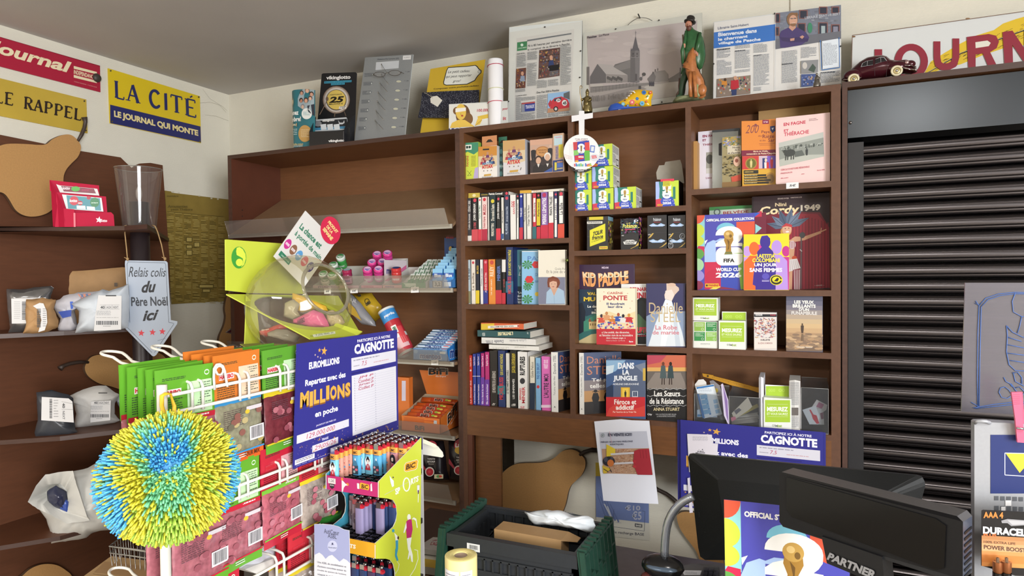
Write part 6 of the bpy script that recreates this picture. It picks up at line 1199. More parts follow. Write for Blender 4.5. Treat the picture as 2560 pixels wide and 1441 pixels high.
lean('enamel_sign','large white enamel sign with red letters JOURN and a yellow feather above the shutter','sign',cJ,[(1250,268),(2720,64),(2720,480),(1244,640)],2.44,5,.004,'#d3d6d6',zb=Z(.593),extra=jo,rough=.3,edge='#5a4030')
# ---------------------------------------------------------------- ornaments
def skin(name,parent,pts,edges,m,lvl=1,label=None):
 me=bpy.data.meshes.new(name); off=Vec(parent['o']); me.from_pydata([tuple(Vec(p[0])-off) for p in pts],edges,[]); o=bpy.data.objects.new(name,me); COL.objects.link(o); o.parent=parent
 s_=o.modifiers.new('skin','SKIN'); s_.use_smooth_shade=True; sl=me.skin_vertices[0].data
 for i,p in enumerate(pts): r=p[1]; sl[i].radius=(r,r) if not isinstance(r,tuple) else r
 sl[0].use_root=True; u=o.modifiers.new('sub','SUBSURF'); u.levels=lvl; u.render_levels=lvl; me.materials.append(m); return o
def PG_(x,y,o=0,Y=2.36): return PY(cG(x,y),Y+o)
t=thing('hunter_figurine','painted figurine of a man in a green cape with a brown dog','figurine',tuple(PG_(2340,945)))
GRN=mat('#2f5a34',.35,0,'noise',.5,60,.2); BRB=mat('#4a3328',.35,0,'noise'); ORB=mat('#a8693a',.35,0,'noise',.5,80,.25,.2); SKN=mat('#b98068',.5); DKH=mat('#25211f',.4)
b=B(); b.puff([PG_(*q) for q in [(2190,905),(2240,890),(2320,885),(2400,880),(2485,895),(2492,925),(2440,940),(2300,955),(2180,962),(2165,945)]],NY,.045,mat('#7d8462',.5,0,'noise',.5,60,.25),1,.003,tb=.03); b.obj('base',t)
b=B(); b.puff([PG_(*q) for q in [(2310,205),(2350,195),(2400,225),(2440,242),(2470,300),(2490,400),(2496,470),(2485,540),(2462,600),(2432,622),(2405,585),(2392,520),(2372,560),(2350,640),(2300,660),(2250,660),(2262,600),(2250,520),(2250,450),(2272,400),(2278,330),(2282,260)]],NY,.026,GRN,3,.003,tb=.02)
b.tube([PG_(2300,230,-.02),PG_(2290,330,-.028),PG_(2262,430,-.03),PG_(2270,560,-.028)],[.004,.006,.007,.004],GRN); b.tube([PG_(2440,250,-.02),PG_(2425,360,-.03),PG_(2400,460,-.03)],[.006,.009,.007],GRN)
b.e(PG_(2335,212,-.004),.013,.012,.008,GRN); b.obj('cape',t)
skin('body',t,[(PG_(2330,600),.018),(PG_(2345,400),.02),(PG_(2340,260),.016),(PG_(2335,215),.008),(PG_(2328,165,-.004),.012),(PG_(2275,720,-.01),.014),(PG_(2255,820,-.012),.010),(PG_(2250,880,-.014),.010),(PG_(2205,895,-.03),.008),(PG_(2360,720),.014),(PG_(2370,880),.012)],[(0,1),(1,2),(2,3),(3,4),(0,5),(5,6),(6,7),(7,8),(0,9),(9,10)],mat('#2c4530',.4))
b=B(); b.e(PG_(2326,165,-.012),.0115,.012,.0135,SKN); b.e(PG_(2330,200,-.016),.009,.008,.011,mat('#5a3428',.5)); b.e(PG_(2335,158,-.0),.0125,.012,.013,mat('#3a2a22',.5)); b.e(PG_(2324,170,-.025),.002,.003,.004,SKN)
for dx in (-10,8): b.e(PG_(2326+dx,160,-.0235),.0013,.001,.0012,DKH,seg=8,rings=6)
b.e(PG_(2326,188,-.0245),.003,.001,.001,mat('#8a4038'),seg=8,rings=5); b.obj('head',t)
b=B(); b.lathe([(.001,.018),(.011,.018),(.0145,.014),(.0145,.006),(.016,.003),(.021,.000),(.020,-.004),(.012,-.003)],PG_(2340,135,-.006),DKH,20,Matrix.Rotation(.25,3,'Y')@Matrix.Rotation(-.1,3,'X')); b.obj('hat',t)
b=B(); b.puff([PG_(*q) for q in [(2228,700),(2300,695),(2296,780),(2290,850),(2280,890),(2200,900),(2198,880),(2226,850),(2222,780)]],NY,.014,BRB,5,.002); b.obj('boot',t)
b=B();
for q in ((2385,460),(2400,450),(2412,462),(2372,478)): b.e(PG_(*q,-.036),.004,.005,.0075,SKN,seg=8,rings=6)
b.e(PG_(2390,440,-.03),.008,.007,.007,SKN); b.e(PG_(2282,372,-.03),.005,.005,.012,SKN); b.obj('hand',t)
b=B(); b.tube([PG_(2268,270,-.02),PG_(2278,420,-.03),PG_(2290,560,-.02)],.003,mat('#6a5844')); b.tube([PG_(2400,500,.005),PG_(2430,640,.0)],.005,BRB); b.obj('rifle',t)
b=B(); b.puff([PG_(q[0],q[1],-.03) for q in [(2372,392),(2385,430),(2412,445),(2398,500),(2410,590),(2440,640),(2478,720),(2497,800),(2495,880),(2465,905),(2370,900),(2318,885),(2330,790),(2318,700),(2300,650),(2295,610),(2262,592),(2264,562),(2298,530),(2325,450)]],NY,.02,ORB,9,.003,tb=.015)
b.tube([PG_(2345,640,-.05),PG_(2340,760,-.055),PG_(2350,890,-.055)],[.007,.006,.006],ORB); b.tube([PG_(2375,640,-.05),PG_(2390,770,-.052),PG_(2400,895,-.055)],[.007,.006,.006],ORB); b.e(PG_(2460,820,-.045),.016,.012,.02,ORB)
b.e(PG_(2266,575,-.045),.003,.003,.003,DKH,seg=8,rings=6); b.e(PG_(2318,540,-.048),.002,.002,.002,DKH,seg=8,rings=6); b.obj('dog',t)
b=B(); b.puff([PG_(q[0],q[1],-.045) for q in [(2395,740),(2430,760),(2450,830),(2440,890),(2370,895),(2380,820)]],NY,.008,mat('#8d9468',.5,0,'noise',.5,90,.35),2,.003); b.obj('rock',t)
# brass bishop
BRS=mat('#8d7f55',.28,.85,'noise',.5,80,.2); t=thing('bishop_figurine','small brass bishop figurine with a crozier left of the church picture','figurine',tuple(PG_(1310,1040,Y=2.33)))
o_=PG_(1315,1045,Y=2.33); b=B(); b.lathe([(.018,0),(.019,.012),(.016,.025),(.0155,.035),(.0135,.045),(.014,.052),(.010,.058),(.005,.060)],o_,BRS,18)
b.e(o_+Vec((0,-.002,.065)),.0062,.006,.0075,BRS); b.lathe([(.0065,.068),(.0075,.074),(.0055,.081),(.001,.088)],o_,BRS,12)
b.tube([o_+Vec((.013,-.004,.052)),o_+Vec((.017,-.012,.042)),o_+Vec((.008,-.018,.038))],[.004,.0045,.003],BRS); b.tube([o_+Vec((-.012,-.004,.052)),o_+Vec((-.017,-.010,.045)),o_+Vec((-.019,-.014,.05))],[.004,.0045,.003],BRS)
for k in range(5): b.tube([o_+Vec((-.012+k*.006,-.016,.004)),o_+Vec((-.008+k*.004,-.012,.045))],.0013,BRS,5)
b.e(o_+Vec((.002,-.0165,.03)),.006,.003,.009,BRS); b.obj('body',t)
b=B(); cx=PG_(1250,792,-.012,Y=2.33); b.tube([PG_(1270,1030,-.012,Y=2.33),PG_(1240,850,-.012,Y=2.33),PG_(1240,820,-.012,Y=2.33)]+[cx+Vec((.0042*cos(a),0,.0055*sin(a))) for a in (3.6,2.9,2.2,1.5,.8,.1,-.6,-1.3)],.0013,mat('#b89a5a',.25,.9),6); b.obj('crozier',t)
# silver pilgrim
t=thing('saint_figurine','tiny silver figurine standing before the framed article','figurine',tuple(PY(cJ(980,655),2.33)))
o_=PY(cJ(982,662),2.33); SV=mat('#8f8a82',.25,.9,'noise',.5,90,.2); b=B(); b.lathe([(.011,0),(.0115,.008),(.008,.018),(.0075,.025),(.006,.033),(.003,.036)],o_,SV,14); b.e(o_+Vec((0,0,.040)),.004,.004,.0048,SV); b.e(o_+Vec((.002,-.006,.026)),.004,.003,.004,SV); b.tube([o_+Vec((.004,-.001,.031)),o_+Vec((.008,-.005,.026)),o_+Vec((.003,-.008,.024))],.0018,SV); b.obj('body',t)
b=B(); b.tube([o_+Vec((.009,-.004,0)),o_+Vec((.009,-.004,.04))],.0008,SV,5); b.obj('staff',t)
# ceramic shoe
YS=2.33; t=thing('ceramic_shoe','yellow ceramic ankle boot with painted flowers and a blue toe','ornament',tuple(PG_(1740,1040,Y=YS)))
YE=mat('#d9ac1e',.15); BL=mat('#2f55b0',.15)
b=B(); b.puff([PG_(*q,Y=YS) for q in [(1612,952),(1660,925),(1712,895),(1755,850),(1775,822),(1830,815),(1900,822),(1962,828),(1970,868),(1952,920),(1955,995),(1900,1003),(1760,1002),(1640,1003)]],NY,.018,YE,1,.0006,tb=.03,rings=9); d=DY(b,cG,YS-.0178)
for x,y,r,cc,ic in ((1880,846,22,'#2f6ab0','#1d4a8a'),(1945,846,16,'#c8503c','#e8c8a0'),(1812,908,16,'#2f6ab0','#5a9ad0'),(1762,943,26,'#d86a6a','#e8d0c0'),(1862,956,24,'#6ab0d0','#2f6ab0'),(1672,962,18,'#6ab0c8','#c8d8c0'),(1720,978,12,'#3a6ab0','#e0d0a0'),(1810,966,11,'#c8402c','#e8c8a0'),(1905,938,10,'#c8402c','#e8c8a0'),(1918,884,10,'#3a8a5a','#e8e0a0'),(1690,925,8,'#6a2a2a','#6a2a2a')):
 for k in range(6): d.e(x+r*.55*cos(k*1.047),y+r*.55*sin(k*1.047),r*.5,r*.5,cc,seg=8)
 d.e(x,y,r*.35,r*.35,ic,seg=8)
b.obj('boot_upper',t)
b=B(); b.puff([PG_(*q,Y=YS) for q in [(1520,1045),(1522,1005),(1545,970),(1590,952),(1616,952),(1645,998),(1760,1000),(1900,1003),(1960,1000),(1960,1012),(1830,1030),(1600,1048)]],NY,.022,BL,4,.0006,tb=.033,rings=9); d=DY(b,cG,YS-.0215); d.t('Métz',1625,1012,1672,1028,'#d8dce8',.5,.4).t('LUX',1780,1003,1835,1012,'#d8dce8',1); b.obj('sole',t)
b=B();
for k in range(4): b.tube([PG_(1690+k*22,905-k*22,-.012,Y=YS),PG_(1712+k*22,900-k*22,-.026,Y=YS)],.0022,mat('#e8e4da',.4),6)
b.tube([PG_(1735,832,-.018,Y=YS),PG_(1775,835,-.022,Y=YS),PG_(1790,850,-.024,Y=YS)],.0022,mat('#e8e4da',.4),6); b.obj('lace',t)
# model car
YC=2.36; MAR=mat('#43161f',.18,.2); t=thing('model_car','dark maroon rounded vintage model car in front of the red lettered sign','toy car',tuple(PY(cJ(1460,612),YC)))
def CJ(x,y,o=0): return PY(cJ(x,y),YC+o)
b=B(); b.puff([CJ(*q) for q in [(1170,612),(1185,585),(1230,540),(1270,505),(1310,470),(1360,440),(1420,427),(1480,422),(1512,430),(1545,458),(1610,465),(1670,458),(1705,466),(1725,492),(1735,530),(1735,556),(1700,565),(1650,560),(1500,590),(1330,606),(1210,625)]],NY,.030,MAR,1,.0002,tb=.032,rings=10,freq=3)
b.e(CJ(1590,512,-.020),.030,.016,.019,MAR); b.e(CJ(1258,575,-.020),.027,.014,.018,MAR); b.e(CJ(1690,490,-.012),.016,.012,.012,MAR); b.obj('body',t)
b=B(); d=DY(b,cJ,YC-.0305,0,0,3);
for q in ([(1322,508),(1332,482),(1362,466),(1410,458),(1410,494),(1368,500)],[(1426,488),(1428,452),(1470,438),(1492,440),(1512,465),(1470,474)]): d.p([((x-1420)*1.06+1420,(y-475)*1.12+475) for x,y in q],'#8a8a8c'); d.p(q,'#1d1a1c',mat('#1d1a1c',.1))
d.l([(1365,500),(1368,465)],2,'#a8a8aa').l([(1470,474),(1468,440)],2,'#a8a8aa').l([(1418,450),(1424,580)],2,'#1f0a10').l([(1520,470),(1510,585)],2,'#1f0a10'); b.obj('window',t)
for x,y,r in ((1590,540,.0165),(1262,602,.0165)):
 b=B(); RT=Matrix.Rotation(math.pi/2,3,'X'); o_=CJ(x,y,-.036); b.lathe([(.004,.002),(.009,.003),(r*.62,.001)],o_,mat('#b8a878',.3,.5),18,RT); b.lathe([(r*.62,.002),(r*.66,.004),(r*.95,.004),(r,.002)],o_,mat('#d8cfae',.5),22,RT); b.lathe([(r,.002),(r*1.04,0),(r*1.04,-.01),(r*.5,-.012)],o_,mat('#1a1a1b',.6),22,RT); b.e(o_+Vec((0,-.003,0)),.004,.002,.004,mat('#c8c8c8',.15,1),seg=10,rings=6); b.obj('wheel',t)
b=B(); CR=mat('#b9b0b0',.12,1); b.tube([CJ(1640,515,-.036),CJ(1690,530,-.036),CJ(1730,535,-.02),CJ(1742,545,.01)],.0028,CR,8); b.tube([CJ(1650,498,-.034),CJ(1700,500,-.03),CJ(1730,508,-.01)],.0018,CR,8); b.tube([CJ(1730,505,-.018),CJ(1735,550,-.02)],.003,CR,8); b.obj('bumper',t)
b=B(); b.e(CJ(1668,474,-.028),.006,.004,.0065,mat('#c8a8a8',.1,.8)); b.obj('headlight',t); b=B(); b.tube([CJ(1180,610,-.03),CJ(1300,600,-.034),CJ(1320,590,-.034)],.0022,CR); b.obj('rear_trim',t)
# == candy on the left unit
zB,zC,zD,zE=H+ZB,H+ZC,H+ZD,H+ZE_
TR=mat('#cfcdc8',.5)
def tray(label,c,x0,x1,Y,z,dp,hf,hb,strip=None,txt=None,tc='#b0305a',col=None,draw=None):
 X0,X1=PY(c(x0,750),Y).x,PY(c(x1,750),Y).x; b=B(); m=col or TR; h=.0015
 b.box(X0,X1,Y,Y+h,z,z+hf,m); b.box(X0,X1,Y+dp-h,Y+dp,z,z+hb,m); b.box(X0,X1,Y,Y+dp,z,z+h,m)
 for X in (X0,X1-h): b.slab([(X,Y,z),(X,Y+dp,z),(X,Y+dp,z+hb),(X,Y,z+hf)],(h,0,0),m)
 d=DW(b,(X0,Y,z),(X1-X0,0,0),(0,0,hf),(0,0,100,20),n=NY)
 if strip: d.r(0,0,100,20,strip)
 if txt: d.t(txt,12,4,60,16,tc,2)
 if draw: draw(d,b,X0,X1)
 b.top('display_tray',label,'tray'); return X0,X1
tray('white display tray with green and white gum jars, left',cE,800,1215,2.285,zB,.20,.012,.10,'#d8b8c4','mentos','#5a3a7a')
tray('white display tray of pink gum jars',cE,1235,1425,2.285,zB,.20,.012,.13,'#d98aa0','mentos',draw=lambda d,b,X0,X1:(lambda s:(s.r(0,0,1,1,'#e2d6dc'),s.t('mentos',.1,.35,.7,.6,'#4a4a9a',2),s.p([(0,.9),(1,.2),(1,1)],'#d96a9c')))(DW(b,(X1,2.30,zB+.02),(0,.17,0),(0,0,.1),n=(1,0,0))))
tray('white display tray with one red gum jar',cE,1430,1600,2.285,zB,.20,.012,.09,'#d8a0a0','mentos','#4a3a7a')
def jar_proto(body,cap,lab,name,txt='mentos',tc='#f2f0f6',top='#ffffff',topt=None):
 t=thing('gum_jar','', 'jar',(0,0,0)); b=B(); m=mat(body,.25); r=.0215
 b.lathe([(.001,0),(r*.92,0),(r,.004),(r*1.0,.020),(r*.93,.028),(r*1.0,.036),(r*.98,.046),(r*.8,.05)],(0,0,0),m,22)
 for k in range(7):        # wrapped label
  a0=-2.2+k*.32;
 V=lambda u,v:Vec(((r*1.012)*sin(-1.1+2.2*u),-(r*1.012)*cos(-1.1+2.2*u),.006+.024*v))
 d=D(b,lambda x,y:V(x,1-y),NY,1,.00002); d.k=1
 b.grid(lambda u,v:V(u,v),10,2,mat(lab,.3)); vs,fs=textgeo(txt,2,.2); b.add([V(.12+.7*u,.35+.45*v)+Vec((0,-.0006,0)) for u,v in vs],fs,pm(tc))
 b.obj('jar_body',t); b=B(); m=mat(cap,.25); b.lathe([(.019,.046),(.0205,.048),(.0212,.060),(.0200,.0635),(.001,.0645)],(0,0,0),m,22)
 dt=D(b,lambda x,y:Vec((x*.018,y*.018,.0645)),(0,0,1)); dt.e(0,0,.85,.85,top,seg=16)
 if topt: vs,fs=textgeo(topt[0],1,.3); b.add([Vec((-.013+.026*u,-.004+.008*v,.0652)) for u,v in vs],fs,pm(topt[1])); dt.p([(-.8,-.2),(0,-.7),(.7,-.4),(.2,-.3)],topt[1])
 b.obj('lid',t); return t
used=set()
def put(proto,pxtop,c,Y,label,group,rz=0,tilt=.72,zoff=0):
 p=PY(c(*pxtop),Y); z=p.z-.0645*cos(tilt)
 if proto.name in used: o=copy_tree(proto,(p.x,Y+.0645*sin(tilt),z))
 else: o=proto; o.location=(p.x,Y+.0645*sin(tilt),z); used.add(proto.name)
 o.rotation_euler=(tilt,0,rz); o['label']=label; o['group']=group; return o
jp=jar_proto('#cf3f90','#d8408f','#d27ab8','pink',topt=('mentos','#5a4aa0'),top='#e8c0e0')
for i,(x,y,Y,lab) in enumerate(((1250,622,2.305,'front row left'),(1348,617,2.305,'front row right'),(1292,553,2.355,'middle row left'),(1383,550,2.355,'middle row right'),(1338,482,2.405,'back row left'),(1430,474,2.405,'back row right'))):
 put(jp,(x,y),cE,Y,'bright pink gum jar in its tray, '+lab,'pink gum jars in the tray',.5)
jg=jar_proto('#3f9a4a','#dfe6df','#4aa052','green',txt='spearmint',top='#3f8a4a',topt=('mentos','#e8efe8'))
for x,y,Y,lab in ((1018,508,2.42,'farthest back, above the others'),(952,578,2.38,'left of the middle row'),(995,632,2.33,'beside the dark pink jar'),(862,660,2.33,'seen through the bowl, left'),(940,672,2.30,'seen through the bowl, right'),(880,720,2.29,'lowest behind the bowl')):
 put(jg,(x,y),cE,Y,'green gum jar with white lid, '+lab,'green gum jars in the left tray',.4)
jd=jar_proto('#8f2f55','#a02a52','#c88ab0','dark',txt='mentos',tc='#4a4a8a',top='#b8c8d8'); put(jd,(1092,630),cE,2.30,'single dark pink gum jar between green jars and pink tray','gum jars standing alone',.4,.3)
jr=jar_proto('#c43a3a','#c8383a','#d24a44','red',txt='mentos',tc='#f0f0f4',top='#3a4a8a'); put(jr,(1534,612),cE,2.30,'single red gum jar right of the pink tray','gum jars standing alone',.4,.3)
# green stick packs
X0,X1=tray('white display tray of green gum sticks',cE,1605,1815,2.285,zB,.20,.022,.12,'#2f8a48','AIRWAVES','#e8f0e8',draw=lambda d,b,X0,X1:d.p([(5,2),(60,2),(30,18)],'#c8e0cc'))
def pack(w,l,h,c1_,c2_,txt,tc):
 b=B(); b.box(-w/2,w/2,0,h,0,l,mat(c1_,.25)); d=DW(b,(-w/2,0,0),(w,0,0),(0,0,l),(0,0,10,60),n=NY); d.p([(0,0),(10,0),(10,22),(0,30)],c2_); d.t(txt,2.2,8,7.8,50,tc,2,0,90); d2=DW(b,(-w/2,0,l),(w,0,0),(0,h,0),(0,0,10,10),n=(0,0,1)); d2.r(1,1,9,9,c2_); return b
pk_=pack(.021,.072,.012,'#2f9a4c','#e4ece6','AIRWAVES','#1f6a3a'); po=None
w=(X1-X0-.006)/4
for r in range(5):
 for k in range(4):
  loc=(X0+.004+w*(k+.5),2.302+r*.034,zB+.006+r*.016)
  lab='green and white gum stick pack, %s of the tray, %s'%(('front row','second row','third row','fourth row','back row')[r],('far left','centre left','centre right','far right')[k])
  if po is None: po=pk_.obj('gum_pack',None,None,(0,0,0)); o=po
  else: o=po.copy(); COL.objects.link(o)
  o.location=loc; o.rotation_euler=(-.75,0,.12); tag(o,lab,'pack','green gum stick packs in the tray')
# blue boxes
X0,X1=tray('blue display tray of blue chewing gum packs with a 3,2 price label',cE,1850,2052,2.285,zB,.22,.030,.10,'#4a7ab8',None,col=mat('#4a86c8',.4),draw=lambda d,b,X0,X1:(d.r(14,1,58,19,'#2a3038'),d.r(18,2,54,18,'#b8bcc0'),d.t('3,2',24,4,50,17,'#1c1c1e',3),d.r(66,4,96,16,'#c8d8ea')))
b=B(); b.slab([(PY(cE(1985,400),2.49).x,2.49,zB+.10),(PY(cE(2110,400),2.49).x,2.49,zB+.10),(PY(cE(2110,400),2.47).x,2.47,zB+.215),(PY(cE(1985,400),2.47).x,2.47,zB+.215)],(0,.002,0),mat('#1f4a8c',.4)); d=DY(b,cE,2.468); d.t('SUGAR',2005,322,2068,334,'#7a3a4a',1.5).t('FREE',2002,335,2070,350,'#b83a4c',2).e(2040,440,14,22,'#c9a23a'); b.top('display_header','dark blue card header with red FREE behind the blue gum packs','card')
b=B(); b.box(-.023,.023,0,.012,0,.075,mat('#3a8fd8',.25),mat('#4a9ae0',.25)); d=DW(b,(-.023,0,0),(.046,0,0),(0,0,.075),(0,0,20,30),n=NY); d.r(0,0,20,7,'#8fc8ec').p([(0,7),(20,7),(20,13),(0,17)],'#2f5ab0').t('Blue',4,8,17,14,'#eef4fa',2).r(12,22,19,27,'#c83a4a').r(2,19,10,21,'#cfe4f4'); bo=b.obj('gum_pack',None,None,(0,0,0)); first=True
w=(X1-X0)/2
for r in range(8):
 for k in range(2):
  o=bo if first else bo.copy()
  if not first: COL.objects.link(o)
  first=False
  o.location=(X0+w*(k+.5),2.30+r*.022,zB+.004+r*.013); o.rotation_euler=(-.12,0,.03)
  tag(o,'blue chewing gum pack, %s column, %s'%(('left','right')[k],('in the very front','second from the front','third from the front','fourth from the front','fifth from the front','sixth from the front','seventh from the front','at the back')[r]),'pack','blue gum packs in the blue tray')
# price tags on rails
def rtag(c,x0,y0,x1,y1,txt,lab): tagp('price_tag',lab,c,x0,y0,x1,y1,2.265,txt,-.04)
rtag(cE,903,800,962,848,'6€','white 6 euro price tag on the rail behind the bowl'); rtag(cE,1138,800,1205,842,'6€','white 6 euro price tag below the dark pink jar'); rtag(cE,1684,786,1755,838,'2,5€','white 2,5 euro price tag below the green sticks'); rtag(cF,1242,146,1285,176,'1,5€','white 1,5 euro price tag below the blue roll box')
# crisp bags behind, shelf C
def cbag(name,label,c,out,Y,t_,m,draw=None,k=60,cat='bag',n=NY,seed=0,amp=.004):
 t=thing(name,label,cat,tuple(PY(c(*out[0]),Y))); b=B(); b.puff([PY(c(*q),Y) for q in out],n,t_,m,seed,amp); b.obj('bag_body',t)
 if draw: b=B(); draw(DY(b,c,Y-t_*1.12-.003)); b.obj('print',t)
 return t
cbag('crisp_bag','yellow snack bag leaning left of the tall tube',cE,[(1150,850),(1330,840),(1420,960),(1410,1060),(1360,1100),(1240,960),(1170,900)],2.45,.03,mat('#c9a62c',.25),lambda d:(d.o(1290,915,22,26,5,'#2a2a1c'),d.q('otto',(1270,930),(1310,900),(1325,930),(1285,960),'#2a2a1c',2),d.e(1220,862,16,12,'#2a2418')),seed=1)
cbag('crisp_bag','grey and yellow snack bag leaning in front of the yellow one',cE,[(1100,850),(1150,850),(1230,930),(1360,1100),(1370,1140),(1250,1120),(1120,1000)],2.40,.025,mat('#8f8f94',.25),lambda d:(d.p([(1100,900),(1180,980),(1240,1090),(1130,1020)],'#b8962c'),d.q('ALAK',(1130,880),(1190,900),(1195,935),(1135,915),'#c8c8cc',1)),seed=4)
cbag('crisp_bag','dark maroon snack bag at the left end behind the yellow stand',c6,[(110,1130),(180,1080),(330,1010),(420,1100),(420,1190),(300,1170),(180,1150)],2.40,.03,mat('#4a1428',.25),lambda d:(d.p([(190,1080),(320,1025),(318,1050),(215,1090)],'#a8a8a4'),d.l([(262,1130),(300,1060),(335,1050)],8,'#c8c4c0')),seed=6)
# tube of crisps
t=thing('crisp_tube','tall red and blue crisp tube with white lid leaning left','can',tuple(PY(cE(1655,1330),2.33)))
pt0=PY(cE(1458,990),2.335); pt1=PY(cE(1655,1390),2.325); ax=(pt0-pt1); L_=ax.length; M=ax.to_track_quat('Z','Y').to_matrix(); r=.036
b=B();
for (a0,a1,cc) in ((0,.05,'#b8bcc0'),(.05,.34,'#c43a48'),(.34,.42,'#e4e6e8'),(.42,.72,'#b8303a'),(.72,.95,'#3f8ed0'),(.95,.985,'#d0d4d8')): b.lathe([(r,L_*a0),(r,L_*a1)],pt1,mat(cc,.3,.1 if cc=='#b8bcc0' else 0),28,M)
cdir=(M.inverted()@(CAMP-pt1)); ca=math.atan2(cdir.y,cdir.x)
def CV(u,v): a=ca+(u-.5)*2.0; return pt1+M@Vec(((r+.0006)*cos(a),(r+.0006)*sin(a),L_*v))
def cpatch(u0,u1,v0,v1,h): b.grid(lambda u,v:CV(u0+(u1-u0)*u,v0+(v1-v0)*v),6,2,pm(h))
cpatch(.1,.9,.12,.34,'#e0b8bc'); cpatch(.3,.62,.44,.60,'#e8eae6'); cpatch(.36,.56,.47,.57,'#2f6a4a'); cpatch(.55,.95,.2,.55,'#d84a50')
vs,fs=textgeo('paprika',2,.2); b.add([CV(.2+.7*u,.80+.07*v)+(CAMP-pt1).normalized()*.0008 for u,v in vs],fs,pm('#eef2f6'))
b.obj('tube_body',t); b=B(); b.lathe([(r+.0015,L_*.965),(r+.0018,L_*.99),(r,L_),(r*.86,L_+.0005),(r*.84,L_-.003),(.001,L_-.003)],pt1,mat('#e2e2dd',.4),28,M)
d=D(b,lambda x,y:pt1+M@Vec((x*r,y*r,L_-.0026)),M@Vec((0,0,1)));
for i in range(7): d.l([(-.4+i*.12,-.1+.1*sin(i*2)),(-.33+i*.12,.15*sin(i*3))],.02,'#55555a')
b.obj('lid',t)
# blue mint roll box
MB_='#5b92d0'; b=B(); X0=PY((1033,895),2.28).x; X1=PY((1119,895),2.28).x
b.box(X0,X1,2.28,2.2815,zC,zC+.048,mat(MB_,.35)); b.box(X0,X1,2.46,2.4615,zC,zC+.11,mat('#b9b6ae',.5)); b.box(X0,X1,2.28,2.46,zC,zC+.0015,mat(MB_))
for X in (X0,X1-.0015): b.slab([(X,2.28,zC),(X,2.46,zC),(X,2.46,zC+.11),(X,2.28,zC+.048)],(.0015,0,0),mat(MB_,.35) if X>X0 else mat('#b9b6ae',.5))
d=DW(b,(X0,2.28,zC),(X1-X0,0,0),(0,0,.048),(0,0,100,35),n=NY)
for x,y,rr in ((8,10,6),(24,28,5),(90,8,7),(66,6,4),(50,30,4),(80,28,5)): d.e(x,y,rr,rr,'#8fb8e4',seg=12)
d.t('mentos',20,14,82,31,'#f2f4f8',3).t('mentos',21,15,81,30,'#28438c',1.5).r(78,8,94,13,'#e8f0f4')
d=DW(b,(X1+.0001,2.28,zC),(0,.18,0),(0,0,.11),(0,0,100,60),n=(1,0,0)); d.p([(0,34),(100,2),(100,60),(0,60)],'#2f7fd0')
for x,y,rr in ((20,40,6),(80,40,8),(60,25,6)): d.e(x,y,rr,rr,'#7fb0e4',seg=12)
d.t('mentos',10,32,92,56,'#f4f4f8',4).t('mentos',11,33,91,55,'#28438c',2)
b.top('display_box','open blue display box of mint rolls on the third shelf','box')
b=B(); L2=X1-X0-.008; b.lathe([(.004,0),(.0105,.001),(.0105,L2-.001),(.004,L2)],(0,0,0),mat('#86b4e2',.25),12,Matrix.Rotation(math.pi/2,3,'Y'));
d=D(b,lambda x,y:Vec((x*L2/100,-.0108*cos((y-5)/9),.0108*sin((5-y)/9)+.0)),(0,-.7,.7)); d.r(0,-2,100,3,'#d8e6f4').t('mentos',20,-6,75,6,'#1f3a86',2.5).r(80,-4,95,0,'#d85a5a'); b_=b.obj('mint_roll',None,None,(0,0,0)); first=True
for r_,(nz) in enumerate((3,3,4,4,4)):
 o=b_ if first else b_.copy()
 if not first: COL.objects.link(o)
 first=False; o.location=(X0+.004,2.30+r_*.034,zC+.040+r_*.016); tag(o,'light blue mint roll, %s in the open box'%('frontmost','second from the front','in the middle','second from the back','rearmost')[r_],'sweets','mint rolls in the blue box')
for r_ in range(4):
 o=b_.copy(); COL.objects.link(o); o.location=(X0+.004,2.318+r_*.034,zC+.052+r_*.015); o.rotation_euler=(.3,0,0); tag(o,'light blue mint roll lying in the upper layer, %s'%('nearest','second','third','farthest')[r_],'sweets','mint rolls in the blue box')
# sausage snack box
OR='#d9752e'; FB=PY(cF(1063,560),2.28).x,PY(cF(1296,560),2.28).x; X0,X1=FB; b=B(); m=mat(OR,.4); mi=mat('#b9a488',.6)
b.box(X0,X1,2.28,2.2815,zD,zD+.062,m); b.box(X0,X1,2.47,2.4715,zD,zD+.12,mi); b.box(X0,X1,2.28,2.47,zD,zD+.0015,m)
b.slab([(X0,2.28,zD),(X0,2.47,zD),(X0,2.47,zD+.12),(X0,2.28,zD+.062)],(.0015,0,0),mi); b.slab([(X1-.0015,2.28,zD),(X1-.0015,2.47,zD),(X1-.0015,2.47,zD+.12),(X1-.0015,2.28,zD+.062)],(.0015,0,0),m)
a=PY(cF(1172,186),2.475); c_=PY(cF(1418,186),2.475); b.slab([(X0+.01,2.474,zD+.11),(X1,2.474,zD+.11),(c_.x if c_.x<-1.29 else -1.30,2.474,zD+.225),(a.x,2.474,zD+.225)],(0,.001,0),m)
d=DY(b,cF,2.473); d.t('BiFi',1225,192,1345,236,'#e8dcc8',6).t('BiFi',1227,194,1343,234,'#241c18',4).t('The Original',1268,240,1330,250,'#f0e0d0',1)
d=DW(b,(X0,2.28,zD),(X1-X0,0,0),(0,0,.062),(0,0,100,45),n=NY); d.t('BiFi',36,26,60,40,'#241c18',3).r(8,4,60,20,'#c86428').r(84,6,92,16,'#b9c0c4')
d=DW(b,(X1+.0001,2.28,zD),(0,.19,0),(0,0,.12),(0,0,100,60),n=(1,0,0)); d.q('BiFi',(30,26),(76,4),(76,26),(30,50),'#e8dcc8',5).q('BiFi',(32,28),(74,6),(74,24),(32,48),'#241c18',3).q('The Original',(44,48),(74,30),(74,35),(44,53),'#f0e0d0',1)
b.top('display_box','open orange display box of sausage snacks on the fourth shelf','box')
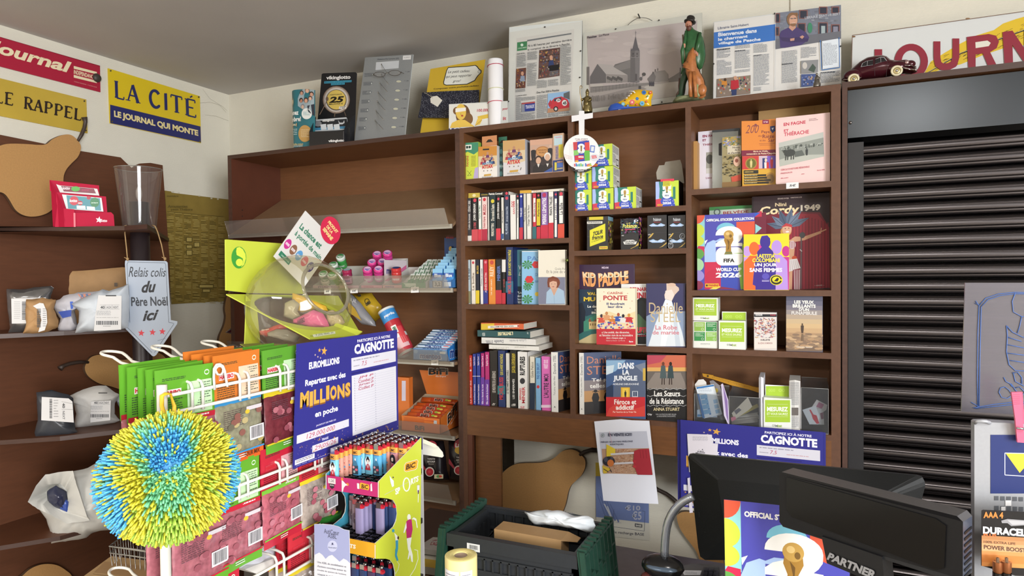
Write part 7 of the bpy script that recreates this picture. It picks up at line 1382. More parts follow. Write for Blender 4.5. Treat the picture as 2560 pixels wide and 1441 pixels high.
b=B(); L3=X1-X0-.012; b.puff([Vec((0,0,-.011)),Vec((0,0,.011)),Vec((L3*.25,0,.013)),Vec((L3*.5,0,.013)),Vec((L3*.75,0,.013)),Vec((L3,0,.011)),Vec((L3,0,-.011)),Vec((L3*.5,0,-.013))],NY,.009,mat('#c4531f',.25),1,.0012); d=D(b,lambda x,y:Vec((x*L3/100,-.0105,.009-y*.018/20)),NY); d.r(30,1,88,19,'#b03a1c').t('BiFi',40,3,64,17,'#f0e4d0',6).t('BiFi',41,4,63,16,'#201814',3).e(74,8,5,5,'#8fae3a',seg=8).e(82,10,5,4,'#d8c84a',seg=8)
bp=b.obj('snack_bar',None,None,(0,0,0)); first=True
for r_,(y,z) in enumerate(((2.295,.050),(2.318,.058),(2.342,.067),(2.366,.078),(2.39,.086),(2.43,.102))):
 o=bp if first else bp.copy()
 if not first: COL.objects.link(o)
 first=False; o.location=(X0+.006,y,zD+z); o.rotation_euler=(-.6,0,.02*((r_%3)-1)); tag(o,'orange wrapped sausage snack bar, %s in the orange box'%('nearest the front','second from the front','third from the front','fourth from the front','fifth from the front','at the very back')[r_],'snack','sausage snack bars in the orange box')
cbox('snack_box','narrow orange box edge beside the purple poster',cF,1040,250,1108,2.34,zD,.03,OR,OR,lambda d:d.r(1066,270,1090,390,'#d8d0e0'))
# crisps on the lowest shelf
def lays(x,y0,y1,k):
 def f(d):
  d.e(x,y0+60,60,62,'#b0243c').e(x,y0+110,54,40,'#d8b03a').q('Lays',(x-48,y0+38),(x+50,y0+24),(x+50,y0+88),(x-48,y0+96),'#f0ece8',3,.2)
  d.t('TOMATO',x-38,y0+174,x+38,y0+190,'#d8d4d0',1).t('KETCHUP',x-38,y0+200,x+38,y0+217,'#d8d4d0',1).t('flavour',x-28,y0+226,x+28,y0+237,'#b8b0a8',.5,.4)
  d.p([(x-110,y0+190),(x-60,y0+270),(x-30,y0+300),(x-50,y0+310),(x-115,y0+240)],'#8a1f30').e(x-15,y0+310,46,48,'#c8c4bc').e(x-15,y0+312,36,38,'#a8182c').e(x-18,y0+308,14,14,'#c43040').r(x+30,y0+335,x+120,y0+378,'#c8c0a0').e(x+72,y0+356,20,14,'#4a8a4a').e(x+92,y0+356,16,12,'#b83a2c')
 return f
DKB2=mat('#201a1e',.25)
cbag('crisp_bag','black ketchup crisp bag with red circle on the lowest shelf, left',c7,[(180,90),(300,85),(430,90),(450,200),(470,400),(490,480),(380,490),(220,480),(190,300)],2.42,.04,DKB2,lays(312,90,480,0),seed=3)
cbag('crisp_bag','black ketchup crisp bag half hidden by the post, right',c7,[(490,60),(600,50),(720,60),(740,300),(760,480),(600,490),(510,470),(500,260)],2.44,.04,DKB2,lays(600,75,480,1),seed=8)
# bottom clutter behind the lighter stand
zF=Z(-1.25)
cbag('plastic_wrap','crumpled clear packaging on the lowest level under the shelf',c7,[(210,980),(300,930),(380,960),(370,1060),(280,1110),(215,1100)],1.95,.03,mat('#8a8a86',.2,.2),seed=5,amp=.01)
P0=Vec((0,0,Z(-1.02)))
def flat(name,label,cat,c,quad,z,th,col,draw=None,par=None,rough=.6):
 b=B(); b.slab([PZ(c(*q),z) for q in quad],(0,0,-th),mat(col,rough));
 if draw: draw(D(b,lambda x,y:PZ(c(x,y),z),(0,0,1)))
 return b.top(name,label,cat)
tk=B(); tk.box(-1.22,-.86,1.70,1.97,CT,CT+.03,mat('#3a2a24')); tk.top('wooden_block','dark wooden block under the books beside the crate','block')
flat('book','grey book with red letters lying left of the green crate side','book',c7,[(205,1130),(330,1052),(420,1060),(395,1190),(200,1165)],-.79,.015,'#a9a6a0',lambda d:(d.q('LES',(330,1080),(372,1080),(370,1090),(326,1092),'#8a3040',1),d.q('L\'AGENDA',(316,1098),(470,1118),(455,1150),(302,1132),'#8a3040',1)))
flat('book','thick white and yellow book under the grey book beside the crate','book',c7,[(200,1170),(400,1195),(380,1370),(200,1340)],-.81,.02,'#d8d4c4',lambda d:(d.p([(200,1262),(390,1290),(382,1370),(200,1340)],'#d9b83a'),d.p([(200,1200),(396,1225),(395,1240),(200,1215)],'#b8b4a8')))
# == wire rack of candy bags
WH=mat('#dad7cd',.35); XR=-1.0
t=thing('candy_rack','white wire rack with long prongs holding hanging sweet bags','rack',(-1.1,.95,0))
z1=PX(c1(1700,545),XR).z; z2=PX(c1(1700,750),XR).z; z3=PX((640,1199),XR).z; z4=PX((640,1228),XR).z; z5=PX(c2(1600,1160),XR).z; z6=PX(c2(1600,1325),XR).z
ya=PX((405,990),XR).y; b=B()
b.tube([(XR,ya,0),(XR,ya,PX((410,962),XR).z)],.0085,WH,10); b.tube([(XR,1.42,0),(XR,1.42,z1+.03)],.0085,WH,10); b.obj('post',t)
for z in (z1,z2,z3,z4,z5,z6,z5-.2,z6-.2): b=B(); b.tube([(XR,ya,z),(XR,1.42,z)],.0032,WH,8); b.obj('cross_wire',t)
def prong(y,w,zt,zb,L,rise=.03):
 b=B(); P=[(XR,y,zb),(XR,y,zt+.006),(XR-.004,y,zt+.014),(XR-.02,y,zt+.018),(XR-L+.05,y,zt+.018+rise*.8),(XR-L+.03,y-.002,zt+.022+rise)]
 for k in range(0,11):
  a=math.pi*k/10; P.append((XR-L+.012-.026*sin(a),y+w/2-(w/2+.007)*cos(a),zt+.026+rise+.004*sin(a)))
 P+= [(XR-L+.03,y+w+.002,zt+.022+rise),(XR-L+.05,y+w,zt+.018+rise*.8),(XR-.02,y+w,zt+.018),(XR-.004,y+w,zt+.014),(XR,y+w,zt+.006),(XR,y+w,zb)]
 b.tube(P,.0028,WH,8); b.obj('prong',t)
def yX(px,X=XR): return PX(px,X).y
R1=[(yX(c1(1130,700)),yX(c1(1265,700))),(yX(c1(1740,620)),yX(c1(1855,600))),(yX(c1(2255,500)),yX(c1(2360,480)))]
for (a,c),L in zip(R1,(.24,.24,.22)): prong(a,c-a,z1,z2-.006,L)
R2=[(yX((595,1215))-.115,yX((595,1215))-.093),(yX(c2(922,550)),yX(c2(1015,520))),(yX(c2(1350,400)),yX(c2(1430,380))),(yX(c2(1722,300)),yX(c2(1795,280)))]
for a,c in R2: prong(a,c-a,z3,z4-.006,.22,0)
R3=[(yX(c2(1310,1300))-.2,yX(c2(1310,1300))-.18),(yX(c2(1315,1300)),yX(c2(1395,1300))),(yX(c2(1690,1200)),yX(c2(1690,1200))+.02)]
for a,c in R3: prong(a,c-a,z5,z6-.006,.22,0)
# price tag loop
b=B(); q=lambda x,y:PX(c1(x,y),XR+.004); b.tube([q(1415,640),q(1405,480),q(1410,370),q(1440,320),q(1480,312),q(1520,335),q(1545,400),q(1575,580),q(1580,600)],.0024,mat('#d8d6d0',.3),8); b.tube([q(1430,400),q(1450,440),q(1490,450),q(1520,420),q(1525,370),q(1500,340),q(1460,340),q(1430,370),q(1428,410)],.0022,mat('#d8d6d0',.3),8); b.obj('label_hook',t)
# ---- sweet bags: header, pouch -------------------------------------------------------
rb0=random.Random(8); SW={'g':('#b06a74','#9a5560','#8f4a56'),'o':('#a8985c','#6f6a58','#b8a878','#8a5a50'),'r':('#b86874','#a25562','#c07884'),'m':('#7a3038',)}
def bagproto(k):
 """k: head colour, second, window colour, stripe, foot"""
 hd,bandc,win,foot,txtc,kind=k; W,HT=.118,.215
 t=thing('sweet_bag','','sweet bag',(0,0,0)); b=B(); hz=-.095
 # header: local y across, z down from 0, faces +x
 def pt(x,y): return Vec((.0006*sin(x*9)+.0005*sin(y*14+x*3),(x-.5)*W,-y*HT))
 b.grid(lambda u,v:pt(u,v*.46),8,5,mat(hd,.22)); b.grid(lambda u,v:pt(u,v*.46)-Vec((.002,0,0)),8,5,mat(hd,.22))
 d=D(b,pt,(1,0,0)); d.k=36
 d.L(.1,.075,.5,.10,2,'#2c3a2a',.4); d.r(.1,.17,.42,.225,'#e8d8d8' if kind!='r' else '#c23a48').t('HARIBO',.11,.178,.41,.218,'#c2202e',2.5)
 d.L(.06,.25,.44,.40,8,'#2c3a2a' if kind!='r' else '#5a1018',.35); d.r(.52,.13,.95,.40,'#bfe0b0' if kind=='g' else '#e0c4a8' if kind=='o' else '#d8a0a4').L(.54,.15,.93,.38,11,'#4a564a',.35); d.o(.86,.07,.045,.024,.01,'#d8f0d0')
 d.r(.0,.41,1,.455,bandc); d.L(.5,.42,.9,.445,1,'#ead8d8',.5)
 b.obj('header',t); b=B()
 pts=[Vec((0,(u-.5)*W,-v*HT)) for u,v in ((0,.45),(.25,.45),(.5,.45),(.75,.45),(1,.45),(1.0,.6),(1.0,.75),(1,.93),(.75,.93),(.5,.93),(.25,.93),(0,.93),(0,.75),(0,.6))]
 b.puff(pts,(1,0,0),.009,mat(win,.12,0,'noise',.6,90,.28),3,.0028,rings=9,freq=45);
 d=D(b,lambda x,y:Vec((.0125,(x-.5)*W,-y*HT)),(1,0,0)); d.L(.08,.50,.5,.68,10,'#5a4048' if kind!='m' else '#8a8a70',.3)
 [d.e(rb0.uniform(.08,.92),rb0.uniform(.5,.88),.07,.03,rb0.choice(SW[kind]),seg=9) for _ in range(16)]; d.r(.56,.50,.9,.535,'#cfc8cc').e(.58,.545,.05,.02,'#d8b83a'); d.r(.62,.69,.94,.82,'#e4e0e2').bars(.65,.70,.91,.805,'#3c3c40')
 b.obj('pouch',t); b=B(); b.grid(lambda u,v:Vec((.003+.002*sin(u*7),(u-.5)*W,-HT*(.90+.10*v))),8,2,mat(foot,.22)); d=D(b,lambda x,y:Vec((.006,(x-.5)*W,-y*HT)),(1,0,0)); d.r(0,.90,1,.915,bandc); d.L(.4,.93,.6,.97,2,'#e8f0e0',.4)
 if k[5]=='o': d.t('SOUR MIX',.55,.925,.9,.965,'#5a3018',1,.3)
 b.obj('foot',t); return t
GR_=bagproto(('#62a230','#bd2438','#a8646e','#62a230','#c2202e','g')); OR_=bagproto(('#d0762e','#3a8fc8','#8d8a72','#d9602a','#c2202e','o')); RE_=bagproto(('#c02a3c','#76b83a','#b0606c','#b8283a','#c2202e','r')); MU_=bagproto(('#5f9f34','#d8c02c','#6a2c34','#5f9f34','#c2202e','g')); CO_=bagproto(('#c4303c','#dcc42c','#a89a90','#b8283a','#c2202e','r'))
fst=set()
def hang(pr,y,X,ztop,lab,group,rx=0,rz=0,sc=1):
 nm=pr.name
 if nm in fst: o=copy_tree(pr,(X,y,ztop))
 else: fst.add(nm); o=pr; o.location=(X,y,ztop)
 o.rotation_euler=(rx,0,rz); o.scale=(1,sc,sc); o['label']=lab; o['group']=group
rnd=random.Random(4); GB='hanging sweet bags on the wire rack'
ORD=('nearest','second','third','fourth','fifth','sixth','farthest')
def group(pr,yc,z,n,dx,nm,row,x0=-1.012,sc=1,jit=.004,tilt=0):
 for i in range(n):
  hang(pr,yc+rnd.uniform(-1,1)*jit+(-.004*i),x0-i*dx,z+rnd.uniform(-.4,.6)*.004+i*.0015,'%s, %s on its prong, %s row'%(nm,ORD[i],row),GB,tilt+rnd.uniform(-.02,.02),rnd.uniform(-.05,.05),sc)
yc=lambda r:(r[0]+r[1])/2
group(GR_,yc(R1[0])-.012,z1+.045,5,.019,'green headed bag of pink sweets','top',sc=1.0)
group(OR_,yc(R1[1])-.004,z1+.055,4,.022,'orange headed bag of beige sweets','top',tilt=.0)
group(MU_,yc(R1[2])+.005,z1+.052,3,.035,'green headed bag of dark red sweets','top')
zz=z3+.045
group(GR_,yc(R2[0])+.03,zz-.002,3,.03,'green headed pink sweet bag under the spiky ball','middle')
group(GR_,yc(R2[1])-.004,zz,4,.028,'green headed pink sweet bag right of the spiky ball','middle',sc=.98)
group(RE_,yc(R2[2]),zz+.004,6,.025,'red headed bag of pink sweets','middle',sc=.96)
group(CO_,yc(R2[3])+.01,zz-.005,2,.03,'red and yellow bag of pastel sweets','middle',sc=.98)
z_=z5+.045
group(RE_,yc(R3[0])+.045,z_-.012,5,.026,'red headed sweet bag','bottom')
group(CO_,yc(R3[2])-.005,z_,3,.03,'red and yellow sweet bag beside the leaflet','bottom')
# white carton tray and plastic bag low on the rack
b=B(); b.slab([PX(c2(*q),-1.06) for q in [(980,1370),(1520,1165),(1500,1260),(1110,1420)]],(-.1,0,0),mat('#dedbd4',.5)); b.top('carton_tray','white carton tray edge behind the lowest wires','tray')
b=B(); b.puff([PX(c2(*q),-1.10) for q in [(600,1310),(700,1180),(760,1160),(900,1190),(1080,1100),(1200,980),(1330,930),(1450,900),(1500,960),(1550,1060),(1520,1170),(1300,1250),(1100,1340),(850,1370)]],(.8,-.6,.2),.045,mat('#dfe0e8',.3,0,'noise',.5,20,.05),3,.012,freq=24,rings=9); b.top('plastic_bag','crumpled white plastic bag lying behind the lower wires of the rack','bag')
b=B(); b.puff([PX(c3(*q),-1.01) for q in [(35,900),(90,880),(200,845),(285,815),(270,880),(190,935),(60,945)]],(1,-.3,0),.01,mat('#2f7a2c',.25),3,.004); b.top('sweet_bag','dark green sweet bag edge sticking out above the leaflet','sweet bag')
# yellow elastic and spiky ball ------------------------------------------------------------
cb=PX((424,1188),-.895)+Vec((0,0,0)); t=thing('spiky_ball','blue, yellow and green rubber ball covered in soft spikes hanging on the rack post','ball',tuple(cb-Vec((0,0,.1))))
cols=[mat('#4fa8dc',.45),mat('#d0c93a',.5),mat('#78c496',.5),mat('#a4c84c',.5)]
RC=.074; rb=random.Random(11); toc=(CAMP-cb).normalized(); rt_=(-toc).cross(Vec((0,0,1))).normalized(); ut_=rt_.cross(-toc)
def patch(dv):       # colour patches moulded into the rubber
 x=dv.dot(rt_)+.06*noise.noise(dv*3); y=dv.dot(ut_)+.06*noise.noise(dv*4); v=math.hypot(x+.03,y-.42)
 if v<.36: return 0
 if v<.52 and x<.4: return 2
 if x<-.76 or (x<-.64 and y<-.1) or x>.86 or (x>.74 and y<-.3): return 0
 if abs(x+.02)<.33 and y<.12: return 2 if y>-.6 else 3
 return 1
b=B(); b.e(cb,RC,RC,RC,cols[0],seg=48,rings=30)
for q in cols: b.mi(q)
b.m=[b.mi(cols[patch(((sum((b.v[i] for i in f),Vec())/len(f))-cb).normalized())]) for f in b.f]; b.obj('core',t)
b=B(); N=2700
for i in range(N):
 z=1-2*(i+.5)/N; r=math.sqrt(1-z*z); a=i*2.399963; dv=Vec((r*cos(a),r*sin(a),z))
 dv=(dv+Vec((rb.uniform(-1,1),rb.uniform(-1,1),rb.uniform(-1,1)))*.03).normalized()
 if dv.dot(toc)<-.3: continue
 ci=patch(dv);
 if rb.random()<.1: ci={0:2,2:1,1:3,3:1}[ci]
 L=.029*rb.uniform(.92,1.06); p0=cb+dv*(RC*.97); s_=Vec((rb.uniform(-1,1),rb.uniform(-1,1),rb.uniform(-1,1)-1.2))*.0026
 b.tube([p0,p0+dv*L*.55+s_*.35],[.0027,.0018],cols[ci],5); b.tube([p0+dv*L*.55+s_*.35,p0+dv*L+s_],[.0018,.0013],cols[ci if rb.random()<.85 else 1],5)
o=b.obj('spikes',t); o['kind']='stuff'
b=B(); q=lambda x,y:PX(c1(x,y),-.985); b.tube([cb+Vec((0,0,.07)),q(740,850),q(740,720),q(790,690),q(850,690),q(900,850),cb+Vec((0,.01,.075))],.0035,mat('#e0b92c',.45),8,False,.5); b.obj('elastic_loop',t)

# == purple lottery posters
def stars(d,pts,c='#d8a848'):
 for x,y,r in pts: d.s(x,y,r,c,rb.uniform(0,70))
def euro_left(d,full=True):      # window 0..100 x 0..150
 d.r(0,0,100,150,'#2f2e86'); d.s(50,14,6,'#d8a24a',10).s(41,12,3,'#d8a24a').s(33,17,1.6,'#c8b0a0').s(38,20,1.6,'#c8b0a0').s(43,22,1.6,'#c8b0a0')
 d.t('EUROMILLIONS',22,25,80,34,'#eceaf4',3).t('Repartez avec des',16,46,92,56,'#f0eef8',2.2)
 x=8;
 for ch,w in (('M',15),('I',6),('L',10),('L',10),('I',6),('O',13),('N',14),('S',11)): d.t(ch,x,63-(x%3),x+w,82-(x%3),'#8a5a20',5).t(ch,x,62-(x%3),x+w,80-(x%3),'#dba848',4); x+=w+1.2
 d.t('en poche',34,88,76,98,'#f0eef8',2.2).t('JACKPOT DE PRÈS DE',36,105,72,108,'#d8d4ec',1.5).r(4,111,97,121,'#d6d4de')
 d.t('129.000.000',20,113,70,119,'#b83a5a',0,.5).t('TIRAGE',46,125,58,128,'#d8d4ec',1.5).r(30,130,76,138.5,'#d6d4de').t('29/05/26',34,131.5,72,137,'#b83a5a',0,.5)
 d.r(2,140,34,146,'#e0dee8').L(4,141,32,145,2,'#7a7890',.5).L(4,147,90,149,1,'#8a88b8',.4)
 for i in range(60): x,y=rb.random()*98,118+rb.random()*30; d.s(x,y,rb.choice((.5,.6,.8,1.6)),rb.choice(('#b88a5a','#8a7aa8','#d8a848')),rb.uniform(0,70))
def euro_right(d):
 d.r(0,0,100,150,'#2f2e86').t('PARTICIPEZ ICI À NOTRE',16,5,84,10,'#eceaf4',2.2).t('CAGNOTTE',10,12,92,26,'#f4f2fa',4).r(4,30,96,47,'#d6d4de').t('7,5',24,37,34,44,'#b83a5a',0,.5).L(8,33,60,36,1,'#9a98a8',.5).L(8,41,22,43,1,'#9a98a8',.6).L(48,41,80,43,1,'#c8a0a8',.6)
 d.r(4,50,70,52,'#242370').r(4,54,96,136,'#d8d7df')
 for i in range(22): d.l([(8,59+i*3.4),(92,59+i*3.4)],.35,'#c0bed0')
 for i in range(0,22): d.e(9,58+i*3.4,.5,.5,'#4a4878',seg=6).e(50,58+i*3.4,.5,.5,'#4a4878',seg=6)
 for i,s_ in enumerate(('JM P','Combat P','Jurcau P','Collet P')): d.t(s_,16,57+i*5,46,61+i*5,'#c04a68',0,.6)
 for i in range(40): x,y=rb.random()*98,136+rb.random()*13; d.s(x,y,rb.choice((.5,.8,1.6)),rb.choice(('#b88a5a','#8a7aa8','#d8a848')),rb.uniform(0,70))
XE=-.985
b=B(); YA,YB,YC2=1.062,1.238,1.432; zt=PX(cF(745,5),XE).z; zb_=PX(cF(415,800),XE).z; zt2=zt+.001
m=pm('#2f2e86'); A=Vec((XE,YA,zb_));
b.slab([(XE,YA-.014,zb_),(XE,YB,zb_),(XE,YB,zt),(XE,YA+.004,zt)],(-.0015,0,0),m); b.slab([(XE,YB,zb_),(XE+.004,YC2,zb_),(XE+.004,YC2,zt),(XE,YB,zt)],(-.0015,0,0),m)
dl=D(b,lambda x,y:Vec((XE,(YA+.004-.018*y/150)+(YB-(YA+.004-.018*y/150))*x/100,zt+(zb_-zt)*y/150)),(1,0,0)); euro_left(dl)
euro_right(D(b,lambda x,y:Vec((XE+.004*x/100,YB+(YC2-YB)*x/100,zt+(zb_-zt)*y/150)),(1,0,0)))
b.top('lottery_poster','purple folded lottery poster with a Cagnotte list beside the lighter stand','poster')
# the stack pinned to the bookcase apron
for j,(dx,lab) in enumerate(((-.006,'rear purple lottery poster peeking out at the left on the bookcase apron'),(0,'front purple lottery poster with Cagnotte list pinned on the bookcase apron'))):
 b=B(); Yp=2.292-j*.012; TL=PY(cN(32 if j==0 else 110 -60,60),Yp); X0=PY(cN(40 if j==0 else 62,150),Yp).x; Xm=PY(cN(597,150),Yp).x; X1=PY(cN(1118 if j==0 else 1098,150),Yp).x; zt=PY(cN(600,88 if j else 90),Yp).z+.004; zbm=zt-.30
 b.slab([(X0,Yp,zbm),(Xm,Yp,zbm),(Xm,Yp,zt),(X0,Yp,zt+.003)],(0,.0012,0),m); b.slab([(Xm,Yp,zbm),(X1,Yp,zbm),(X1,Yp,zt),(Xm,Yp,zt)],(0,.0012,0),m)
 if j: euro_left(DW(b,(X0,Yp,zbm),(Xm-X0,0,0),(0,0,zt-zbm),(0,0,100,150),n=NY)); euro_right(DW(b,(Xm,Yp,zbm),(X1-Xm,0,0),(0,0,zt-zbm),(0,0,100,150),n=NY))
 b.top('lottery_poster',lab,'poster')
slip('receipt','small white lottery receipt stuck on the left of the pinned poster',[(110,132),(290,138),(296,200),(335,205),(328,290),(305,286),(290,420),(125,410)],2.274,'#dcd6de',lambda d:(d.L(150,150,262,185,5,'#9a98a2',.3),d.t('EURO',185,255,232,264,'#44444c',1.5),d.t('MILLIONS',172,266,240,275,'#44444c',1.5),d.s(222,246,6,'#44444c'),d.s(196,248,3,'#44444c')),c=cN)
slip('paper_slip','narrow white slip hanging below the pinned poster behind the monitor',[(112,455),(130,450),(132,520),(152,705),(128,708)],2.272,'#d4cedb',c=cN)

# == yellow stand with clear bowl
LM=mat('#c3ce45',.5); LMI=mat('#c0ca62',.5)
b=B(); b.box(-1.36,-1.10,1.26,1.52,0,Z(-.25),mat('#2a2523',.4,0,'noise')); b.top('display_pedestal','dark pedestal carrying the yellow bowl stand behind the candy rack','pedestal')
t=thing('bowl_stand','lime yellow card stand with green oval logo holding a clear bowl','display',(-1.24,1.38,Z(-.25)))
pA=Vec((-1.382,1.24,Z(-.043))); pBf=PX((775,847),-1.10); pC=PX((906,829),-1.07); pD=Vec((-1.31,1.60,Z(-.06)))
XB=-1.382;
b=B(); b.slab([PX(c6(*q),XB) for q in [(110,88),(120,86),(900,142),(1000,150),(1000,700),(375,690),(115,660)]],(-.004,0,0),LM); d=DX(b,c6,XB)
d.e(256,290,84,124,'#3f9a3c').p([(232,180),(262,170),(300,195),(330,250),(335,300),(315,370),(280,400),(305,350),(300,300),(265,278),(232,262),(225,220)],'#d5e04e').e(262,345,40,42,'#d5e04e')
b.obj('back_panel',t)
def onbd(px):     # onto the slanted board
 n=((pBf-pA).cross(pD-pA)).normalized(); return PP(px,pA,n)
bn=((pBf-pA).cross(pD-pA)).normalized(); bn=bn if bn.z>0 else -bn
CBW=CAMP+ray(748,766)*(PX((748,766),-1.24)-CAMP).length/ray(748,766).length; RBW=.138
# slanted board with a round hole where the bowl sits
dist=(CBW-pA).dot(bn); hr=.112; hc=CBW-bn*dist
e1=(pBf-pA).normalized(); e2=bn.cross(e1); hole=[hc+(e1*cos(k*math.pi/16)+e2*sin(k*math.pi/16))*hr for k in range(32)]
outer=[pA-Vec((0,.0,0)),pBf,pC,pD]; cenb=sum(outer,Vec())/4
def outpt(dv):
 best=None
 for i in range(4):
  a_,c_=outer[i],outer[(i+1)%4]; ed=c_-a_; m2=bn.cross(ed); den=dv.dot(m2)
  if abs(den)<1e-9: continue
  tt=(a_-hc).dot(m2)/den;
  if tt>0:
   p=hc+dv*tt; u=(p-a_).dot(ed)/ed.length_squared
   if -.001<=u<=1.001 and (best is None or tt<best): best=tt
 return hc+dv*(best if best and best>hr*1.02 else hr*1.02)
b=B(); ds_=[(h-hc).normalized() for h in hole]; dirs=sorted(ds_+[(o_-hc).normalized() for o_ in outer],key=lambda v:math.atan2(v.dot(e2),v.dot(e1)))
for i in range(len(dirs)):
 a_,c_=dirs[i],dirs[(i+1)%len(dirs)]; q=[hc+a_*hr,hc+c_*hr,outpt(c_),outpt(a_)]
 b.add(q,[(0,1,2,3)],LM); b.add([p-bn*.003 for p in q],[(3,2,1,0)],LM); b.add([q[2],q[3],q[3]-bn*.003,q[2]-bn*.003],[(0,1,2,3)],LM)
dd=D(b,lambda x,y:onbd(c6(x,y)),bn); dd.q('bien jouer ensemble',(1060,1165),(1330,1125),(1340,1150),(1065,1190),'#8a9a4a',.6); dd.p([(1085,1160),(1340,1122),(1345,1150),(1100,1190)],'#dfe6c8').q('9 (29) 9845 39',(1120,1155),(1320,1128),(1322,1150),(1124,1180),'#6a7a5a',.6)
b.obj('slanted_board',t)
b=B(); b.slab([PX(c6(*q),-1.33) for q in [(345,720),(460,850),(500,1250),(325,1262),(335,1000)]],(-.003,0,0),LM); b.obj('side_panel',t)
b=B(); zl=-.246; b.slab([PZ(c6(*q),zl) for q in [(270,1262),(480,1252),(960,1275),(960,1440),(700,1400),(330,1300)]],(0,0,-.003),LMI); b.obj('base_sheet',t)
b=B(); b.slab([PZ(c6(*q),-.2445) for q in [(55,1290),(190,1265),(325,1305),(160,1325)]],(0,0,-.0006),mat('#6a6560',.6)); d=D(b,lambda x,y:PZ(c6(x,y),-.2445),(0,0,1))
for i in range(10): d.p([(80+i*20,1290+i%3*6),(98+i*20,1286+i%3*6),(110+i*20,1296),(92+i*20,1300)],'#d8d4cc' if i%2 else '#1f1c1a')
b.obj('printed_strip',t)
# bowl
t=thing('clear_bowl','large clear plastic globe bowl with a slanted round opening','bowl',tuple(CBW-Vec((0,0,RBW))))
nb=(R_*.74+U_*.38-F_*.52).normalized(); Mb=nb.to_track_quat('Z','Y').to_matrix(); al=rad(30); prof=[]
for k in range(17): a=math.pi-(math.pi-al)*k/16; prof.append((max(.0005,RBW*sin(a)),RBW*cos(a)))
BG=glass('#fbf8e8',.94,.09,.04); b=B(); b.lathe(prof,CBW,BG,40,Mb); b.obj('globe',t)
b=B(); rr=RBW*sin(al); b.tube([CBW+Mb@Vec((rr*cos(k*math.pi/20),rr*sin(k*math.pi/20),RBW*cos(al))) for k in range(40)],.0045,glass('#ece6d0',.75,.25),8,True); b.obj('rim',t)
def inb(x,y,o): return CBW+(PP(c6(x,y),CBW,F_)-CBW)+F_*o
def packet(label,out,o,col,tt,seed,draw=None,name='sweet_packet'):
 b=B(); b.puff([inb(x,y,o) for x,y in out],-F_,tt,mat(col,.22,0,'noise',.5,30,.1),seed,.004,freq=30)
 if draw: draw(D(b,lambda x,y:inb(x,y,o-tt-.006),-F_))
 b.top(name,label,'sweet bag','packets inside the clear bowl')
packet('bright pink packet in the bowl',[(880,985),(1000,930),(1110,880),(1210,905),(1270,1010),(1290,1080),(1160,1085),(1000,1050),(880,1020)],-.01,'#d9669a',.018,1,lambda d:d.q('HARIBO',(960,985),(1040,950),(1050,1010),(970,1030),'#5a3048',2))
packet('long red packet at the bottom of the bowl',[(520,1110),(700,1050),(800,1030),(830,1080),(700,1130),(600,1180),(530,1150)],-.02,'#c43c34',.014,2,lambda d:d.q('Drops',(580,1090),(660,1075),(660,1095),(580,1112),'#e8d8d0',1))
packet('grey and red packet lying lowest in the bowl',[(640,1130),(740,1085),(860,1090),(1000,1170),(960,1230),(840,1215),(720,1180),(650,1160)],-.04,'#a09a94',.014,3)
packet('yellow packet behind the pink one in the bowl',[(790,690),(900,730),(1040,780),(1180,840),(1200,900),(1050,880),(900,920),(790,860)],.05,'#cfa634',.012,4)
packet('shiny transparent packet with brown sweets in the bowl',[(760,800),(860,760),(930,820),(900,900),(940,960),(860,1000),(750,950)],.01,'#a8a08c',.016,5)
packet('beige packet at the right side of the bowl',[(1240,900),(1320,880),(1420,960),(1450,1020),(1400,1080),(1300,1070),(1250,1000)],.0,'#b8a888',.014,6)
# white card sign on the stand
XK=-1.30; T_,Rr,Ll=(735,98),(1008,378),(448,510)
def KM(u,v): return PX(cE(T_[0]+(Rr[0]-T_[0])*u+(Ll[0]-T_[0])*v,T_[1]+(Rr[1]-T_[1])*u+(Ll[1]-T_[1])*v),XK)
t=thing('tilted_card_sign','white card standing on its corner, La chance est à portée de main','sign',tuple(KM(1,1)))
b=B(); b.slab([KM(0,0),KM(1,0),KM(1,1),KM(0,1)],(-.002,0,0),mat('#d8d6d2',.45)); d=D(b,KM,(1,0,0))
d.t('La chance est',.10,.20,.78,.31,'#2f7a5c',1.6).t('à portée de main.',.10,.36,.96,.48,'#2f7a5c',1.6)
for i,(cc,tx) in enumerate((('#c2308c','ooo'),('#8a6048','scooore'),('#5a9ad0','joker'),('#d0243c','lotto'),('#3a2a78','euro'))): d.e(.10+i*.185,.66,.08,.095,cc,seg=20).t(tx,.045+i*.185,.64,.155+i*.185,.69,'#f0e8ee',2)
d.r(.06,.83,.40,.92,'#2f7a5c').t('Loterie Nationale',.12,.855,.37,.895,'#a8c8b8',1); b.obj('card',t)
b=B(); oc=lambda k:PX(cE(962+104*cos(k)*1.0*.80+30*sin(k),275+122*sin(k)-28*cos(k)),XK+.003)
b.slab([oc(k*math.pi/20) for k in range(40)],(-.0015,0,0),mat('#d0244c',.4)); d=D(b,lambda x,y:PX(cE(x,y),XK+.003),(1,0,0))
for s_,q in (('PRODUIT',((950,185),(1030,285),(1010,305),(932,205))),('DE LA',((935,225),(985,290),(966,308),(918,245))),('SEMAINE',((905,245),(985,345),(962,370),(885,268)))): d.q(s_,q[0],q[1],q[2],q[3],'#f0d890',2.5)
b.obj('red_oval',t)

